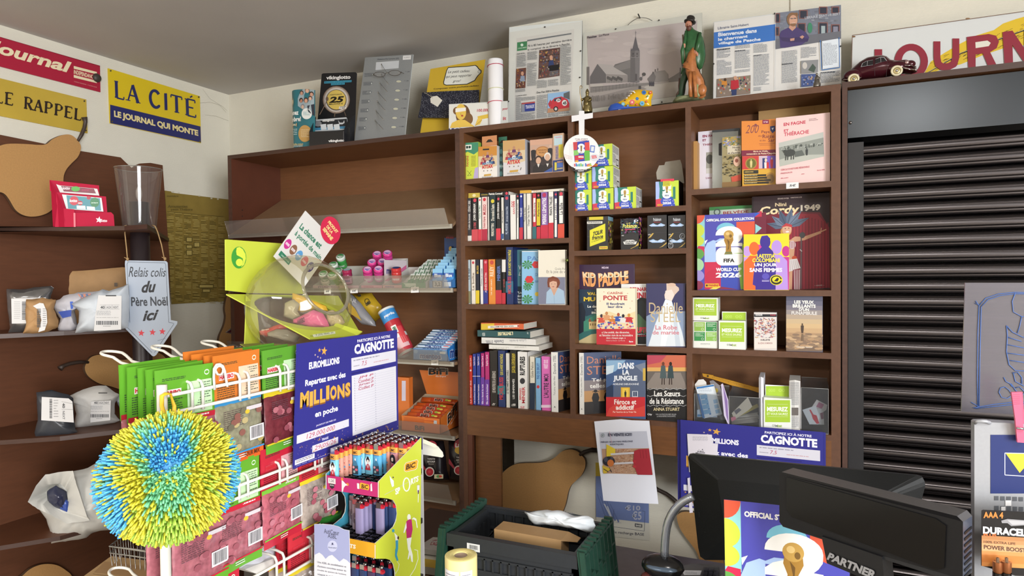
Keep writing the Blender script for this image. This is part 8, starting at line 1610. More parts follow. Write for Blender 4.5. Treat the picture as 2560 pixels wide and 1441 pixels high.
# == lighter stand
XL,XRt,YFr,YBk=-.968,-.826,1.13,1.305
t=thing('lighter_stand','lime card counter display with two tiers of lighters','display',((XL+XRt)/2,1.2,CT))
YL_=mat('#c4ce3c',.45); PK_='#b92c6c'
side=[(630,548),(1035,130),(1030,700),(1018,1700),(795,1700),(785,1400),(770,1330),(740,1290),(700,1278),(600,1278),(600,1130),(690,1050),(770,975),(795,920),(803,850),(795,770),(770,725),(720,708),(630,700)]
sp_=[PX(c3(*q),XRt) for q in side]; sp_[3].z=CT+.001; sp_[4].z=CT+.001
b=B(); b.slab(sp_,(-.002,0,0),YL_,mat('#d8d8d0')); d=DX(b,c3,XRt);
d.p([(870,395),(885,370),(990,340),(1000,352),(990,420),(975,432),(890,452),(872,445)],'#e8a832').l([(872,395),(886,370),(990,340),(1002,352),(992,420),(975,434),(890,455),(872,446),(872,395)],4,'#e8e4d8').q('BiC',(888,388),(978,362),(975,410),(886,438),'#3a2418',4,.3)
d.q('SP',(782,615),(830,595),(832,655),(788,675),'#eef0dc',3,.1).o(892,575,36,68,12,'#eef0dc').q('RTS',(932,520),(1005,490),(1004,545),(932,580),'#eef0dc',3,.1)
d.e(915,885,17,30,'#eceee2').p([(890,925),(915,905),(940,905),(950,1000),(935,1075),(895,1085),(888,1000)],PK_).p([(890,930),(880,960),(862,1030),(872,1035),(893,985)],'#eceee2').p([(940,905),(960,885),(985,900),(998,985),(988,985),(978,920),(960,905)],'#eceee2').p([(893,1085),(940,1075),(928,1160),(950,1240),(952,1310),(938,1305),(925,1240),(905,1190)],'#eceee2').p([(915,1200),(925,1240),(910,1285),(902,1280)],'#eceee2')
d.e(766,1012,12,16,'#3f9ab8').p([(775,1030),(800,1055),(815,1075),(810,1180),(790,1180),(785,1080)],'#eceee2').p([(788,1105),(812,1100),(812,1180),(790,1185)],'#3f9ab8').p([(785,1185),(812,1180),(800,1240),(815,1290),(800,1300),(782,1250)],'#3f9ab8').e(812,1080,8,16,'#4a2c20')
d.p([(730,490),(750,520),(770,540),(772,590),(755,600),(740,555)],'#dfe8f0').e(765,508,6,8,'#5a5048').p([(990,580),(1015,580),(1012,640),(1000,660),(992,640)],'#dfe0dc').p([(996,630),(1010,628),(1006,660),(1000,668)],'#5a2c5a').l([(1002,665),(1000,745)],6,'#eceee2').o(1004,580,12,8,2,'#c0a83a')
d.l([(965,1190),(995,1200),(1000,1280),(970,1370),(925,1440)],8,'#e4e8b8').l([(800,1300),(820,1330),(810,1380),(785,1420)],6,'#e4e8b8')
b.obj('side_panel',t)
lp=[Vec((XL,p.y,p.z)) for p in sp_]; b=B(); b.slab(lp,(.002,0,0),mat('#3f8fa8',.45),mat('#d8d8d0')); b.obj('side_panel',t)
zf1=PY(c3(630,560),YFr).z; zf0=PY(c3(630,698),YFr).z
b=B(); b.slab([(XL,YFr,zf0),(XRt,YFr,zf0),(XRt,YFr,zf1),(XL,YFr,zf1)],(0,.0015,0),mat(PK_,.45)); d=DW(b,(XL,YFr,zf0),(XRt-XL,0,0),(0,0,zf1-zf0),(130,570,630,700),n=NY)
d.p([(455,605),(465,590),(540,598),(545,625),(535,650),(455,645)],'#e8a832').t('BiC',470,602,532,642,'#3a2418',4,.3).r(152,590,226,640,'#d8d4d0').t('1,2€',166,600,212,630,'#8a8488',1).p([(165,642),(215,642),(210,675),(190,690),(170,675)],'#2a2a2c').t('BON',172,648,208,662,'#c8c8c8',1).e(290,585,12,14,'#d8843c').e(340,625,14,14,'#d8843c').p([(285,595),(300,600),(320,620),(345,632),(320,640),(305,660),(295,700),(285,700),(285,640)],'#e8e0dc')
d.p([(430,600),(450,600),(452,650),(432,650)],'#e8e0dc').p([(555,595),(568,580),(572,650),(556,655)],'#e8e0dc')
b.obj('fascia',t)
zm1=PX(c3(600,1135),XRt).z; zm0=PX(c3(600,1277),XRt).z; Ym=1.115
b=B(); b.slab([(XL,Ym,zm0),(XRt,Ym,zm0),(XRt,Ym,zm1),(XL,Ym,zm1)],(0,.0015,0),mat('#e2a628',.45)); d=DW(b,(XL,Ym,zm0),(XRt-XL,0,0),(0,0,zm1-zm0),(100,1140,600,1275),n=NY); d.t('SPORTS',230,1185,420,1225,'#f0ead0',4,.2); b.obj('fascia',t)
b=B(); b.slab([(XL,YBk,CT+.002),(XRt,YBk,CT+.002),(XRt,YBk,sp_[1].z),(XL,YBk,sp_[1].z)],(0,.0015,0),mat('#bdbbb8',.6)); b.box(XL,XRt,YFr+.02,YBk,zf0-.001,zf0,mat('#bdbbb8',.6)); d=DW(b,(XL,YBk,sp_[1].z-.03),(XRt-XL,0,0),(0,0,.03),n=NY); d.r(0,0,1,1,'#3a2c5c').r(.55,.3,.68,.7,'#d8d4c8'); b.obj('back_panel',t)
HB=mat('#141416',.25)
def slots(z,y0,ny,name):
 b=B(); b.box(XL+.003,XRt-.003,y0-.008,y0+ny*.0165,z-.012,z,HB)
 for i in range(6):
  for j in range(ny): x,y=-.953+i*.0228,y0+j*.0165; b.box(x-.009,x+.009,y-.0055,y+.0055,z,z+.006,HB); b.box(x-.006,x+.006,y-.003,y+.003,z+.006,z+.0075,mat('#2c2c30',.15))
 o=b.obj(name,t); return o
zs1=zf1-.018; zs2=zm1-.012
slots(zs1,YFr+.012,10,'slot_holder'); slots(zs2,Ym+.012,11,'slot_holder')
GM='lighters in the upper tier'; MET=mat('#c8c8ca',.18,1)
def lighter(kind):
 t=thing('pocket_lighter','','lighter',(0,0,0)); b=B(); w,dp,h=.0215,.0115,.058
 wrap={'geisha':'#7fc4dc','fuji':'#5aa8d4','blossom':'#d89a8a','lady':'#c88a92','peach':'#d8a068','mandala':'#a89ca8','violet':'#8f87ac','gold':'#8f8a4a','dark':'#4a3a5c','blueb':'#2c3f6a','red':'#8a2c34'}[kind]
 n=16; pr=[(w/2*math.copysign(abs(cos(k*2*math.pi/n))**.6,cos(k*2*math.pi/n)),dp/2*math.copysign(abs(sin(k*2*math.pi/n))**.8,sin(k*2*math.pi/n))) for k in range(n)]
 def ring(z0,z1,m): b.add([Vec((x,y,z0)) for x,y in pr]+[Vec((x,y,z1)) for x,y in pr],[(k,(k+1)%n,(k+1)%n+n,k+n) for k in range(n)],m,True); b.add([Vec((x,y,z1)) for x,y in pr],[tuple(range(n))],m)
 ring(0,.046,mat(wrap,.25)); ring(.046,h,mat('#e0a04a' if kind in('geisha','fuji','blossom','lady','peach') else wrap,.25))
 d=DW(b,(-w/2,-dp/2-.0004,0),(w,0,0),(0,0,h),(0,0,22,58),n=NY); d.k=1
 if kind in('geisha','fuji','blossom','lady','peach'): d.t('BiC',6,3.5,16,9,'#3a2c28',4,.2); d.r(3,12,19,13,'#2c5a9a')
 if kind=='geisha': d.e(11,30,9,12,'#dfe8ea').e(11,25,5,6,'#241c1e').e(11,20,3,3,'#241c1e').e(11,28,3,4,'#e8d8cc').p([(3,48),(7,36),(11,33),(15,36),(19,48)],'#b8303c').l([(9,36),(11,44),(13,36)],1,'#dfe8ea').l([(10,31),(12,31)],.8,'#b8303c')
 if kind=='fuji': d.p([(3,36),(11,18),(19,36)],'#3f7a9a').p([(9,22),(11,18),(13,22),(12,25),(10,24)],'#eef2f4').p([(3,36),(19,36),(19,55),(3,55)],'#3a4a5a').e(6,40,3,3,'#d8a0a8').e(14,45,4,3,'#d86a7a').e(8,50,3,3,'#a8c8c8')
 if kind=='blossom':
  for x,y in ((6,18),(14,24),(8,32),(16,38),(6,44),(14,50)): d.e(x,y,3.4,3,'#e8b8a0').e(x+1,y+3,2.6,2,'#c86a5a')
  d.r(3,34,19,38,'#5a9ac8')
 if kind=='lady': d.e(10,26,7,10,'#1f1a20').e(9,28,3.4,4.6,'#e8cfc0').p([(3,50),(8,38),(16,40),(19,50)],'#b8384a').p([(12,22),(18,30),(16,44),(12,36)],'#1f1a20')
 if kind=='peach': d.e(11,30,7,8,'#e8b890').e(9,44,6,6,'#d87a6a')
 if kind=='mandala':
  for r in (9,7,5,3): d.o(11,30,r,r*1.3,1.2,'#6a5a66');
  d.e(11,30,1.6,2,'#c8bcc8')
 if kind=='gold':
  for i in range(9): d.l([(3,8+i*5),(11,11+i*5),(19,8+i*5)],1,'#c8c078')
 b.obj('lighter_body',t); b=B(); b.box(-.008,.004,-.004,.004,h-.001,h+.012,MET); b.lathe([(.001,0),(.0045,0),(.0045,.006),(.001,.006)],(.004,.003,h+.0125),MET,12,Matrix.Rotation(math.pi/2,3,'X')); b.obj('metal_hood',t)
 b=B(); b.slab([(.004,-.004,h),(.0105,-.004,h),(.0108,-.004,h+.005),(.004,-.004,h+.008)],(0,.008,0),mat('#c8283a',.3)); b.obj('red_button',t); return t
LT={k:lighter(k) for k in ('geisha','fuji','blossom','lady','peach','mandala','violet','gold','dark','blueb')}
lu=set(); cn={}
NM={'geisha':'lighter with a dark haired lady on pale blue','fuji':'lighter with a white peaked mountain','blossom':'lighter with peach blossoms','lady':'lighter with a lady in profile on pink','peach':'orange peach toned lighter','mandala':'lighter with grey lilac ring pattern','violet':'plain lilac lighter','gold':'lighter with golden zigzag pattern','dark':'dark purple lighter','blueb':'dark blue lighter'}
CO6=('leftmost','second','third','fourth','fifth','rightmost'); RO=('front row','second row','third row','fourth row','fifth row','sixth row','seventh row','eighth row','ninth row','tenth row')
def putl(k,x,y,z,col,row,tier):
 if k in lu: o=copy_tree(LT[k],(x,y,z))
 else: lu.add(k); o=LT[k]; o.location=(x,y,z)
 o.rotation_euler=(0,0,.04*sin(x*900+y*700)); o['label']='%s, %s column, %s, %s tier'%(NM[k],CO6[col],RO[row],tier); o['group']='lighters in the %s tier'%tier
seq=['blossom','peach','fuji','geisha','blossom','fuji','peach','lady','blossom']; r6=random.Random(2)
for i,j0 in enumerate((0,3,4,4,6,6)):
 for j in range(j0,10):
  x,y=-.953+i*.0228,YFr+.012+j*.0165
  k={(0,0):'geisha',(1,3):'fuji',(2,4):'geisha',(3,4):'fuji',(4,6):'lady',(5,6):'peach'}.get((i,j)) or r6.choice(('blossom','peach','fuji','blossom','geisha'))
  putl(k,x,y,zs1+.006,i,j,'upper')
for i,j0 in enumerate((4,3,2,4,3,4)):
 for j in range(j0,10):
  x,y=-.945+i*.0215,Ym+.014+j*.0165
  k={(0,4):'mandala',(1,3):'mandala',(2,2):'violet',(3,4):'blueb',(4,3):'violet'}.get((i,j)) or r6.choice(('gold','dark','mandala','blueb','violet'))
  putl(k,x,y,zs2+.004,i,j,'lower')
# third tier
zs3=zm0-.115
b=B(); b.box(XL+.003,XRt-.003,Ym+.005,YBk,zs3-.012,zs3,HB); b.obj('slot_holder',t)
for i in range(5):
 for j in range(3):
  x,y=-.94+i*.022,Ym+.05+j*.03; o=copy_tree(LT['blueb' if (i+j)%3 else 'dark'],(x,y,zs3)); lu.add('x'); o['label']='%s, %s column, %s, bottom tier'%(NM['blueb' if (i+j)%3 else 'dark'],CO6[i],RO[j]); o['group']='lighters in the bottom tier'
b=B(); b.slab([PY(c7(*q),1.31) for q in [(213,65),(350,125),(375,150),(345,155),(215,110)]],(0,.001,0),mat('#d8d8c8',.5)); b.slab([PY(c7(*q),1.32) for q in [(213,110),(375,145),(425,205),(434,245),(420,258),(213,225)]],(0,.001,0),mat('#cfcdc8',.6)); b.obj('back_flap',t)
# leaflet
Yl=1.075; b=B(); b.slab([PY(c3(*q),Yl) for q in [(22,950),(120,950),(180,955),(245,972),(300,1000),(352,1010),(364,1560),(20,1560)]],(0,.001,0),mat('#dcdde2',.6)); d=DY(b,c3,Yl)
d.p([(22,952),(180,957),(245,974),(300,1002),(352,1012),(360,1320),(330,1290),(300,1275),(262,1305),(225,1270),(192,1240),(160,1250),(130,1278),(100,1240),(70,1218),(26,1240)],'#9fa6cc').e(195,1158,46,54,'#c3c8e2').t('AutiCœur',115,990,258,1036,'#555a72',.8,0,0,22).t('ASBL',150,1038,235,1078,'#555a72',.8,0,0,14).t('Auticœur',155,1160,236,1176,'#5a6080',.8,0,0,6).e(195,1135,8,10,'#4a5070').l([(180,1146),(210,1144)],3,'#4a5070')
for i,s_ in enumerate(('Une ASBL de sensibilisation et','d\'actions concrètes autour du','trouble du spectre de l\'autisme','visant à créer du lien')): d.t(s_,52,1298+i*38,325,1316+i*38,'#6a6d7a',.4,0,0,46)
b.top('leaflet','white and lilac wavy patterned leaflet standing before the lighter stand','leaflet')
# == things on the left shelves
zL=[.19+.017,-.222+.017,-.62+.017,-1.02+.017]
def stand(c,px,zrel,n=(.72,-.69,0),o=0):
 n=Vec(n).normalized(); P0=PZ(c(*px),zrel)-n*o; return P0,n
def parcel(name,label,c,base,zrel,out,tt,m,seed,amp=.006,n=(.72,-.69,0),o=.05,draw=None,ldraw=None,quad=None,freq=16,cat='parcel',lo=0):
 P0,n=stand(c,base,zrel,n,o); t=thing(name,label,cat,tuple(P0)); b=B(); b.puff([PP(c(*q),P0,n) for q in out],n,tt,m,seed,amp,freq=freq); b.obj('wrapping',t)
 if quad:
  Pq=P0+n*(tt+amp*1.6+lo); b=B(); b.slab([PP(c(*q),Pq,n) for q in quad],-n*.0008,mat('#d5d4d4',.6));
  if ldraw: ldraw(DP(b,c,Pq,n))
  b.obj('shipping_label',t)
 if draw: b=B(); draw(DP(b,c,P0+n*(tt+amp*1.5),n)); b.obj('print',t)
 return t
SIL2=mat('#8d8c8c',.22,.75,'noise',.5,30,.25,.6); KR=mat('#b08a5f',.65,0,'noise',.3,25,.08,.4); WP=mat('#c9d0d8',.35,0,'noise',.5,30,.05,.3); GP_=mat('#3b3e44',.35,0,'noise',.5,30,.15,.4)
parcel('parcel_envelope','large brown kraft envelope standing behind the small parcels on the second shelf',cB,(700,1180),zL[1],[(412,755),(700,740),(960,715),(1000,720),(1005,900),(1000,1120),(960,1200),(560,1205),(470,1150),(430,860)],.014,KR,1,.003,o=.16,draw=lambda d:d.r(895,838,920,866,'#5a4630'))
parcel('parcel_bag','silver foil parcel bag with a white label, far left of the second shelf',cB,(200,1235),zL[1],[(52,888),(200,885),(400,862),(422,875),(400,930),(380,1060),(300,1180),(160,1235),(62,1250),(80,1200),(62,1050)],.035,SIL2,2,.008,o=.09,quad=[(88,962),(360,952),(350,1110),(300,1155),(92,1158)],ldraw=lambda d:(d.bars(172,985,205,1130,'#444444',False),d.L(110,985,160,1130,9,'#b0b0b0',.3)))
parcel('parcel_bag','crumpled brown paper parcel with a torn white label, second shelf',cB,(300,1240),zL[1],[(205,965),(330,958),(440,975),(420,1040),(460,1130),(455,1180),(380,1220),(250,1235),(185,1240),(205,1150),(200,1050)],.045,KR,3,.012,o=.045,quad=[(258,1020),(310,995),(340,1000),(365,1060),(370,1150),(350,1210),(300,1225),(325,1130),(300,1050)],ldraw=lambda d:(d.bars(290,1040,320,1190,'#444444',False),d.L(335,1040,362,1190,9,'#888888',.35)),freq=26)
parcel('parcel_bag','white and blue striped parcel bag leaning beside the big white parcel',cB,(520,1220),zL[1],[(400,1000),(470,965),(500,940),(610,915),(770,905),(760,960),(640,1000),(580,1060),(600,1140),(610,1180),(560,1220),(470,1225),(455,1200),(475,1120),(440,1060)],.04,mat('#c9c6cc',.35,0,'noise',.5,30,.05,.3),5,.009,o=.07,freq=22,draw=lambda d:(d.p([(455,1065),(560,1050),(558,1100),(490,1115)],'#2a4aa8'),d.p([(548,985),(572,985),(572,1040),(555,1045)],'#2f5cc0'),[d.l([(612+i*20,925),(642+i*20,962)],5,('#d86a3a','#2f4a8a')[i%2]) for i in range(7)],[d.l([(632+i*20,960),(650+i*20,922)],4,('#d86a3a','#2f4a8a')[(i+1)%2]) for i in range(6)]))
def lab40(d,q,dk='#4a4c50'):
 x0,y0,x1,y1=q; w,h=x1-x0,y1-y0; X=lambda u:x0+w*u; Y=lambda v:y0+h*v
 d.r(X(.18),Y(.27),X(.92),Y(.275),dk).t('40',X(.2),Y(.30),X(.36),Y(.38),dk,1.5).r(X(.18),Y(.39),X(.92),Y(.395),dk).t('1A2X',X(.42),Y(.31),X(.62),Y(.37),dk,.5).t('NEXT',X(.68),Y(.31),X(.88),Y(.37),dk,.5).l([(X(.38),Y(.27)),(X(.38),Y(.39))],1.5,dk).l([(X(.65),Y(.27)),(X(.65),Y(.39))],1.5,dk)
 d.L(X(.05),Y(.44),X(.6),Y(.58),4,'#8a8c90',.3).L(X(.05),Y(.62),X(.9),Y(.66),1,'#a0a0a0',.3).bars(X(.04),Y(.72),X(.88),Y(.83),dk).L(X(.3),Y(.86),X(.6),Y(.89),1,'#888888',.5).r(X(.4),Y(.0),X(.8),Y(.03),'#1c1c1e')
parcel('parcel_bag','large pale blue white parcel bag with a shipping label, second shelf',cB,(800,1215),zL[1],[(560,1000),(680,940),(800,890),(850,905),(960,870),(1005,850),(1015,960),(1010,1100),(1000,1190),(940,1205),(780,1215),(640,1225),(590,1228),(615,1150),(622,1060)],.05,WP,7,.010,o=.05,quad=[(770,935),(952,940),(948,1205),(735,1215),(745,1100)],ldraw=lambda d:lab40(d,(745,935,952,1215)))
# third shelf
parcel('parcel_bag','dark grey parcel bag with a sideways label on the third shelf',cC,(350,545),zL[2],[(235,258),(330,250),(440,275),(470,300),(478,450),(485,500),(500,515),(470,535),(330,550),(230,555),(222,520),(242,440),(236,330)],.04,GP_,9,.008,o=.05,quad=[(268,290),(440,300),(465,320),(474,455),(265,440)],ldraw=lambda d:(d.bars(318,302,335,430,'#4a4a4c',False),d.L(345,310,375,430,7,'#9a9a9a',.3),d.t('40',400,330,418,362,'#4a4a4c',1.5,0,-90),d.l([(396,320),(470,335)],1.5,'#4a4a4c'),d.l([(396,368),(472,372)],1.5,'#4a4a4c'),d.t('NEXT',402,380,416,435,'#4a4a4c',.5,0,-90)))
parcel('parcel_bag','white bubble mailer with barcode label on the third shelf',cC,(600,490),zL[2],[(430,290),(500,255),(600,222),(680,218),(740,260),(765,275),(738,330),(735,400),(770,440),(735,455),(600,480),(480,495),(475,470),(490,400),(470,320)],.05,mat('#c6c4c0',.45,0,'noise',.5,60,.04,.5),11,.007,o=.06,quad=[(585,320),(712,312),(708,440),(580,455)],ldraw=lambda d:lab40(d,(575,262,718,455)))
parcel('parcel_bag','white parcel bag behind the candy bags on the third shelf',cC,(810,445),zL[2],[(738,290),(800,265),(880,250),(960,260),(980,430),(900,445),(800,450),(785,430),(765,350)],.04,WP,13,.008,o=.08,draw=lambda d:d.bars(825,272,842,300,'#55585c'))
# big white plastic bag, open
P0,n=stand(cC,(500,1170),zL[3],(.72,-.69,0),.10); t=thing('shopping_bag','big open white plastic bag lying on the bottom shelf with dark contents','bag',tuple(P0))
WB=mat('#c9c8c2',.4,0,'noise',.5,20,.05,.3); b=B(); b.puff([PP(cC(*q),P0,n) for q in [(290,860),(400,770),(470,770),(560,740),(660,695),(760,700),(860,800),(900,950),(880,1080),(780,1125),(600,1160),(560,1190),(420,1225),(330,1232),(320,1160),(300,1060),(250,1000)]],n,.085,WB,15,.016,freq=11,rings=10); b.obj('bag_body',t)
rim=[(178,965),(232,860),(290,790),(400,770),(468,765),(490,850),(560,1060),(575,1085),(430,1105),(330,1050),(240,1010)]
inn=[(215,940),(262,870),(320,850),(385,848),(425,880),(440,950),(438,1040),(360,1020),(290,985),(245,965)]
PR=P0+n*.115; b=B(); R1_=[PP(cC(*q),PR,n) for q in rim]; N1=len(R1_);
def lerpc(P,k,NN):
 f=k/NN*len(P); i=int(f)%len(P); return P[i].lerp(P[(i+1)%len(P)],f-int(f))
I1=[PP(cC(*q),PR-n*.02,n) for q in inn]; NN=44; vs=[lerpc(R1_,k,NN)+n*.006*noise.noise(Vec((k*.7,1,2))) for k in range(NN)]+[lerpc(I1,k,NN)+n*.012*noise.noise(Vec((k*.5,5,2))) for k in range(NN)]+[lerpc(I1,k,NN)*.6+(sum(I1,Vec())/len(I1))*.4-n*.07 for k in range(NN)]
b.add(vs,[(k,(k+1)%NN,(k+1)%NN+NN,k+NN) for k in range(NN)]+[(k+NN,(k+1)%NN+NN,(k+1)%NN+2*NN,k+2*NN) for k in range(NN)],WB,True); b.obj('bag_opening',t)
b=B(); b.p(vs[2*NN:],mat('#1f1d22',.5)); b.obj('bag_inside',t)
b=B(); b.puff([PP(cC(*q),PR-n*.035,n) for q in [(300,900),(360,860),(425,900),(440,960),(435,1035),(370,1010),(310,960)]],n,.02,mat('#2c2f45',.2),3,.01); b.puff([PP(cC(*q),PR-n*.025,n) for q in [(380,985),(425,950),(440,965),(438,1038),(385,1010)]],n,.008,mat('#2f4a9a',.3),6,.004); b.top('dark_clothing','dark blue wrapped contents inside the open white bag','clothing')
# red lottery card holder
P0,n=stand(cB,(650,398),zL[0],(.80,-.60,0),.06); t=thing('card_holder','stepped red card holder with lottery leaflets on the top shelf','holder',tuple(P0)); RD2=mat('#b81a3e',.65,0,'plain',.2)
def rp(q,o,par,name,m=RD2,draw=None,th=.003):
 b=B(); b.slab([PP(cB(*p),P0+n*o,n) for p in q],-n*th,m)
 if draw: draw(DP(b,cB,P0+n*o,n))
 return b.obj(name,par)
rp([(388,32),(775,75),(780,160),(640,150),(900,400),(415,400),(400,120),(390,115)],0,t,'back_panel')
rp([(440,65),(470,75),(735,98),(762,102),(778,155),(470,130)],.008,t,'card',mat('#d8d4d2',.4),lambda d:(d.p([(478,78),(735,100),(752,138),(500,122)],'#7a1830'),d.e(592,102,34,20,'#4aa832'),d.t('lotto',490,84,548,108,'#e8d8dc',2,.3),d.L(640,104,730,124,2,'#c85a7a',.4)))
rp([(440,128),(830,162),(850,400),(430,400),(448,235),(440,200)],.03,t,'step')
rp([(485,145),(795,172),(810,280),(520,260)],.038,t,'card',mat('#d8d8d8',.4),lambda d:(d.p([(520,152),(782,176),(792,272),(534,256)],'#3f8a98'),d.e(580,195,36,36,'#c0283c'),d.e(742,208,36,38,'#2f7a4a'),d.e(628,213,20,18,'#b0283c'),d.e(695,172,16,14,'#a8283c'),d.t('lotto',545,182,605,206,'#f0f0f0',3,.3),d.t('extra',612,206,644,220,'#f0f0f0',1),d.t('jackpot',715,205,768,218,'#d8e8dc',1),d.p([(600,232),(668,234),(672,262),(602,258)],'#dfe4e6'),d.p([(678,238),(742,243),(746,268),(682,264)],'#dfe4e6')))
rp([(498,255),(580,262),(585,290),(870,285),(890,305),(898,398),(505,400),(508,350)],.06,t,'step',RD2,lambda d:(d.s(775,345,28,'#f0d8dc',10),d.t('lotto',785,340,840,362,'#f0d8dc',2.5,.3)))
rp([(575,290),(590,290),(592,400),(578,400)],.064,t,'slot_edge',mat('#d85a6a',.4))
b=B(); b.slab([PP(cB(*p),P0,n) for p in [(388,32),(400,120),(415,400)]]+[PP(cB(505,400),P0+n*.06,n),PP(cB(498,255),P0+n*.06,n),PP(cB(440,128),P0+n*.03,n)],(.001,.001,0),RD2); b.obj('side_panel',t)
# pole and glass vase
zs=H+.207; pp_=PZ((374,572),.207+.0) ; PX0,PY0=PZ(c0(352,560),.207).x,0
pc=PX((349,560),-2.52); cx,cy=pc.x,pc.y
b=B(); zt=PX((349,506),-2.52).z; rP=.0365; b.lathe([(rP,0),(rP,zt-.001),(rP*.97,zt),(.001,zt)],(cx,cy,0),mat('#2a2123',.35,.1),28); b.top('black_post','black cylindrical post passing through the shelf end behind the arrow sign','post')
t=thing('glass_vase','clear flared glass vase set over the top of the black post','vase',(cx,cy,zs)); b=B(); z0=PX((349,582),-2.52).z; z1_=PX((340,422),-2.52).z; z1_=z1_ if z1_>zs else zs+.2
VG=glass('#f4f0ee',.95,.09,.03); r0,r1=.062,.088; b.lathe([(r0,zs-H*0),(r1,z1_)],(cx,cy,0),VG,36); b.obj('glass_wall',t)
b=B(); b.tube([(cx+r1*cos(k*math.pi/18),cy+r1*sin(k*math.pi/18),z1_) for k in range(36)],.0018,glass('#e8e8e4',.7,.3),6,True); b.tube([(cx+r0*cos(k*math.pi/18),cy+r0*sin(k*math.pi/18),zs+.003) for k in range(36)],.003,glass('#e8e8e4',.7,.3),6,True); b.obj('glass_rim',t)
b=B(); b.e((cx,cy,zt+.035),.012,.012,.03,glass('#ffffff',.85,.4)); b.obj('glass_bulb',t)
# arrow sign
P0=Vec((cx,cy,0))+Vec((.72,-.69,0))*.055; n=Vec((.62,-.78,0)).normalized(); t=thing('arrow_sign','pale blue arrow shaped sign hanging on string, Relais colis du Père Noël ici','sign',tuple(PP(cB(1200,1400),P0,n)))
b=B(); b.slab([PP(cB(*q),P0,n) for q in [(985,662),(1300,668),(1312,680),(1338,1130),(1390,1140),(1388,1160),(1222,1405),(1205,1415),(1190,1410),(950,1165),(952,1155),(1010,1142),(978,690),(980,668)]],-n*.005,mat('#a9b4c4',.5),mat('#dfe3e8')); d=DP(b,cB,P0,n)
d.l([(1018,1150),(995,690),(1005,675),(1290,682),(1298,695),(1322,1148),(1362,1155)],3,'#4a525e').l([(1362,1160),(1210,1385)],3,'#4a525e').l([(975,1165),(1190,1385)],3,'#4a525e')
d.q('Relais colis',(1010,712),(1300,722),(1298,790),(1008,792),'#33363c',0,.7,5).q('du',(1112,828),(1222,818),(1220,912),(1108,918),'#22242a',2,.8,5).q('Père Noël',(1026,950),(1312,945),(1316,1018),(1028,1022),'#3a3f48',2.2).q('ici',(1118,1058),(1244,1048),(1234,1128),(1118,1140),'#22242a',2,.8,5)
for x,y in ((1107,1232),(1195,1226),(1272,1220)): d.s(x,y,28,'#cf3a48',5)
d.L(1235,1290,1300,1300,1,'#7a8290',.4,dy=-20); b.obj('board',t)
b=B(); ST=mat('#a98a5f',.8,0,'noise'); sq=lambda x,y,o=.003:PP(cB(x,y),P0+n*o,n)
b.tube([sq(1000,668),sq(990,560),sq(978,450),sq(978,392,.01),sq(1000,385,-.03)],.0025,ST,6); b.tube([sq(1290,665),sq(1265,540),sq(1235,440),sq(1215,395,.01),sq(1190,385,-.03)],.0025,ST,6)
for x,y in ((998,650),(1292,648)): b.e(sq(x,y,.004),.007,.005,.006,ST,seg=8,rings=6); b.tube([sq(x-25,y-12,.005),sq(x,y,.006),sq(x+8,y+12,.006)],.0018,ST,5)
b.obj('string',t)
# cardboard box low left, wire basket
KB=mat('#b8976c',.7,0,'noise',.3,40,.06); t=thing('cardboard_box','closed cardboard box with parcel tape below the spiky ball','box',tuple(PZ(c0(300,1500),-1.35)))
zc=-.86; q=[PZ(c0(*p),zc) for p in ((170,1470),(278,1391),(412,1408),(400,1500))]; b=B(); b.slab(q,(0,0,-.735),KB); d=D(b,lambda x,y:PZ(c0(x,y),zc),(0,0,1)); d.p([(235,1432),(262,1405),(405,1422),(400,1450)],'#a8845a').l([(232,1436),(400,1460)],1,'#8a6a44'); b.obj('carton',t)
t=thing('wire_basket','chrome wire basket behind the cardboard box','basket',tuple(PZ(c0(330,1420),-1.0))); WR=mat('#8f8d8a',.25,.9)
Bk=[PZ(cC(*p),-.80) for p in ((705,1250),(850,1125),(1100,1165),(995,1290))]
def bez(P,dz,s_=1): c_=sum(P,Vec())/4; return [c_+(p-c_)*s_+Vec((0,0,dz)) for p in P]
b=B(); b.tube(Bk,.003,WR,6,True); b.tube(bez(Bk,-.02),.002,WR,6,True); b.tube(bez(Bk,-.16,.85),.002,WR,6,True)
lo=bez(Bk,-.16,.85)
for e in range(4):
 for k in range(9): u=k/9; b.tube([Bk[e].lerp(Bk[(e+1)%4],u),lo[e].lerp(lo[(e+1)%4],u)],.0012,WR,5)
for q in lo: b.tube([q,(q.x,q.y,.001)],.003,WR,6)
b.obj('wire_frame',t)
t=thing('plastic_bottle','clear bottle with blue cap standing in the wire basket','bottle',tuple(PZ(cC(915,1200),-.95)))
b=B(); p=PZ(cC(915,1200),-.95); b.lathe([(.02,0),(.026,.01),(.028,.08),(.012,.11),(.012,.13),(.018,.135),(.018,.15),(.001,.152)],p,glass('#e8f0ff',.7,.3),16); b.obj('bottle_body',t)
b=B(); b.lathe([(.019,.0),(.019,.02),(.001,.021)],p+Vec((0,0,.135)),mat('#2a3f7a',.3),14); b.obj('cap',t)

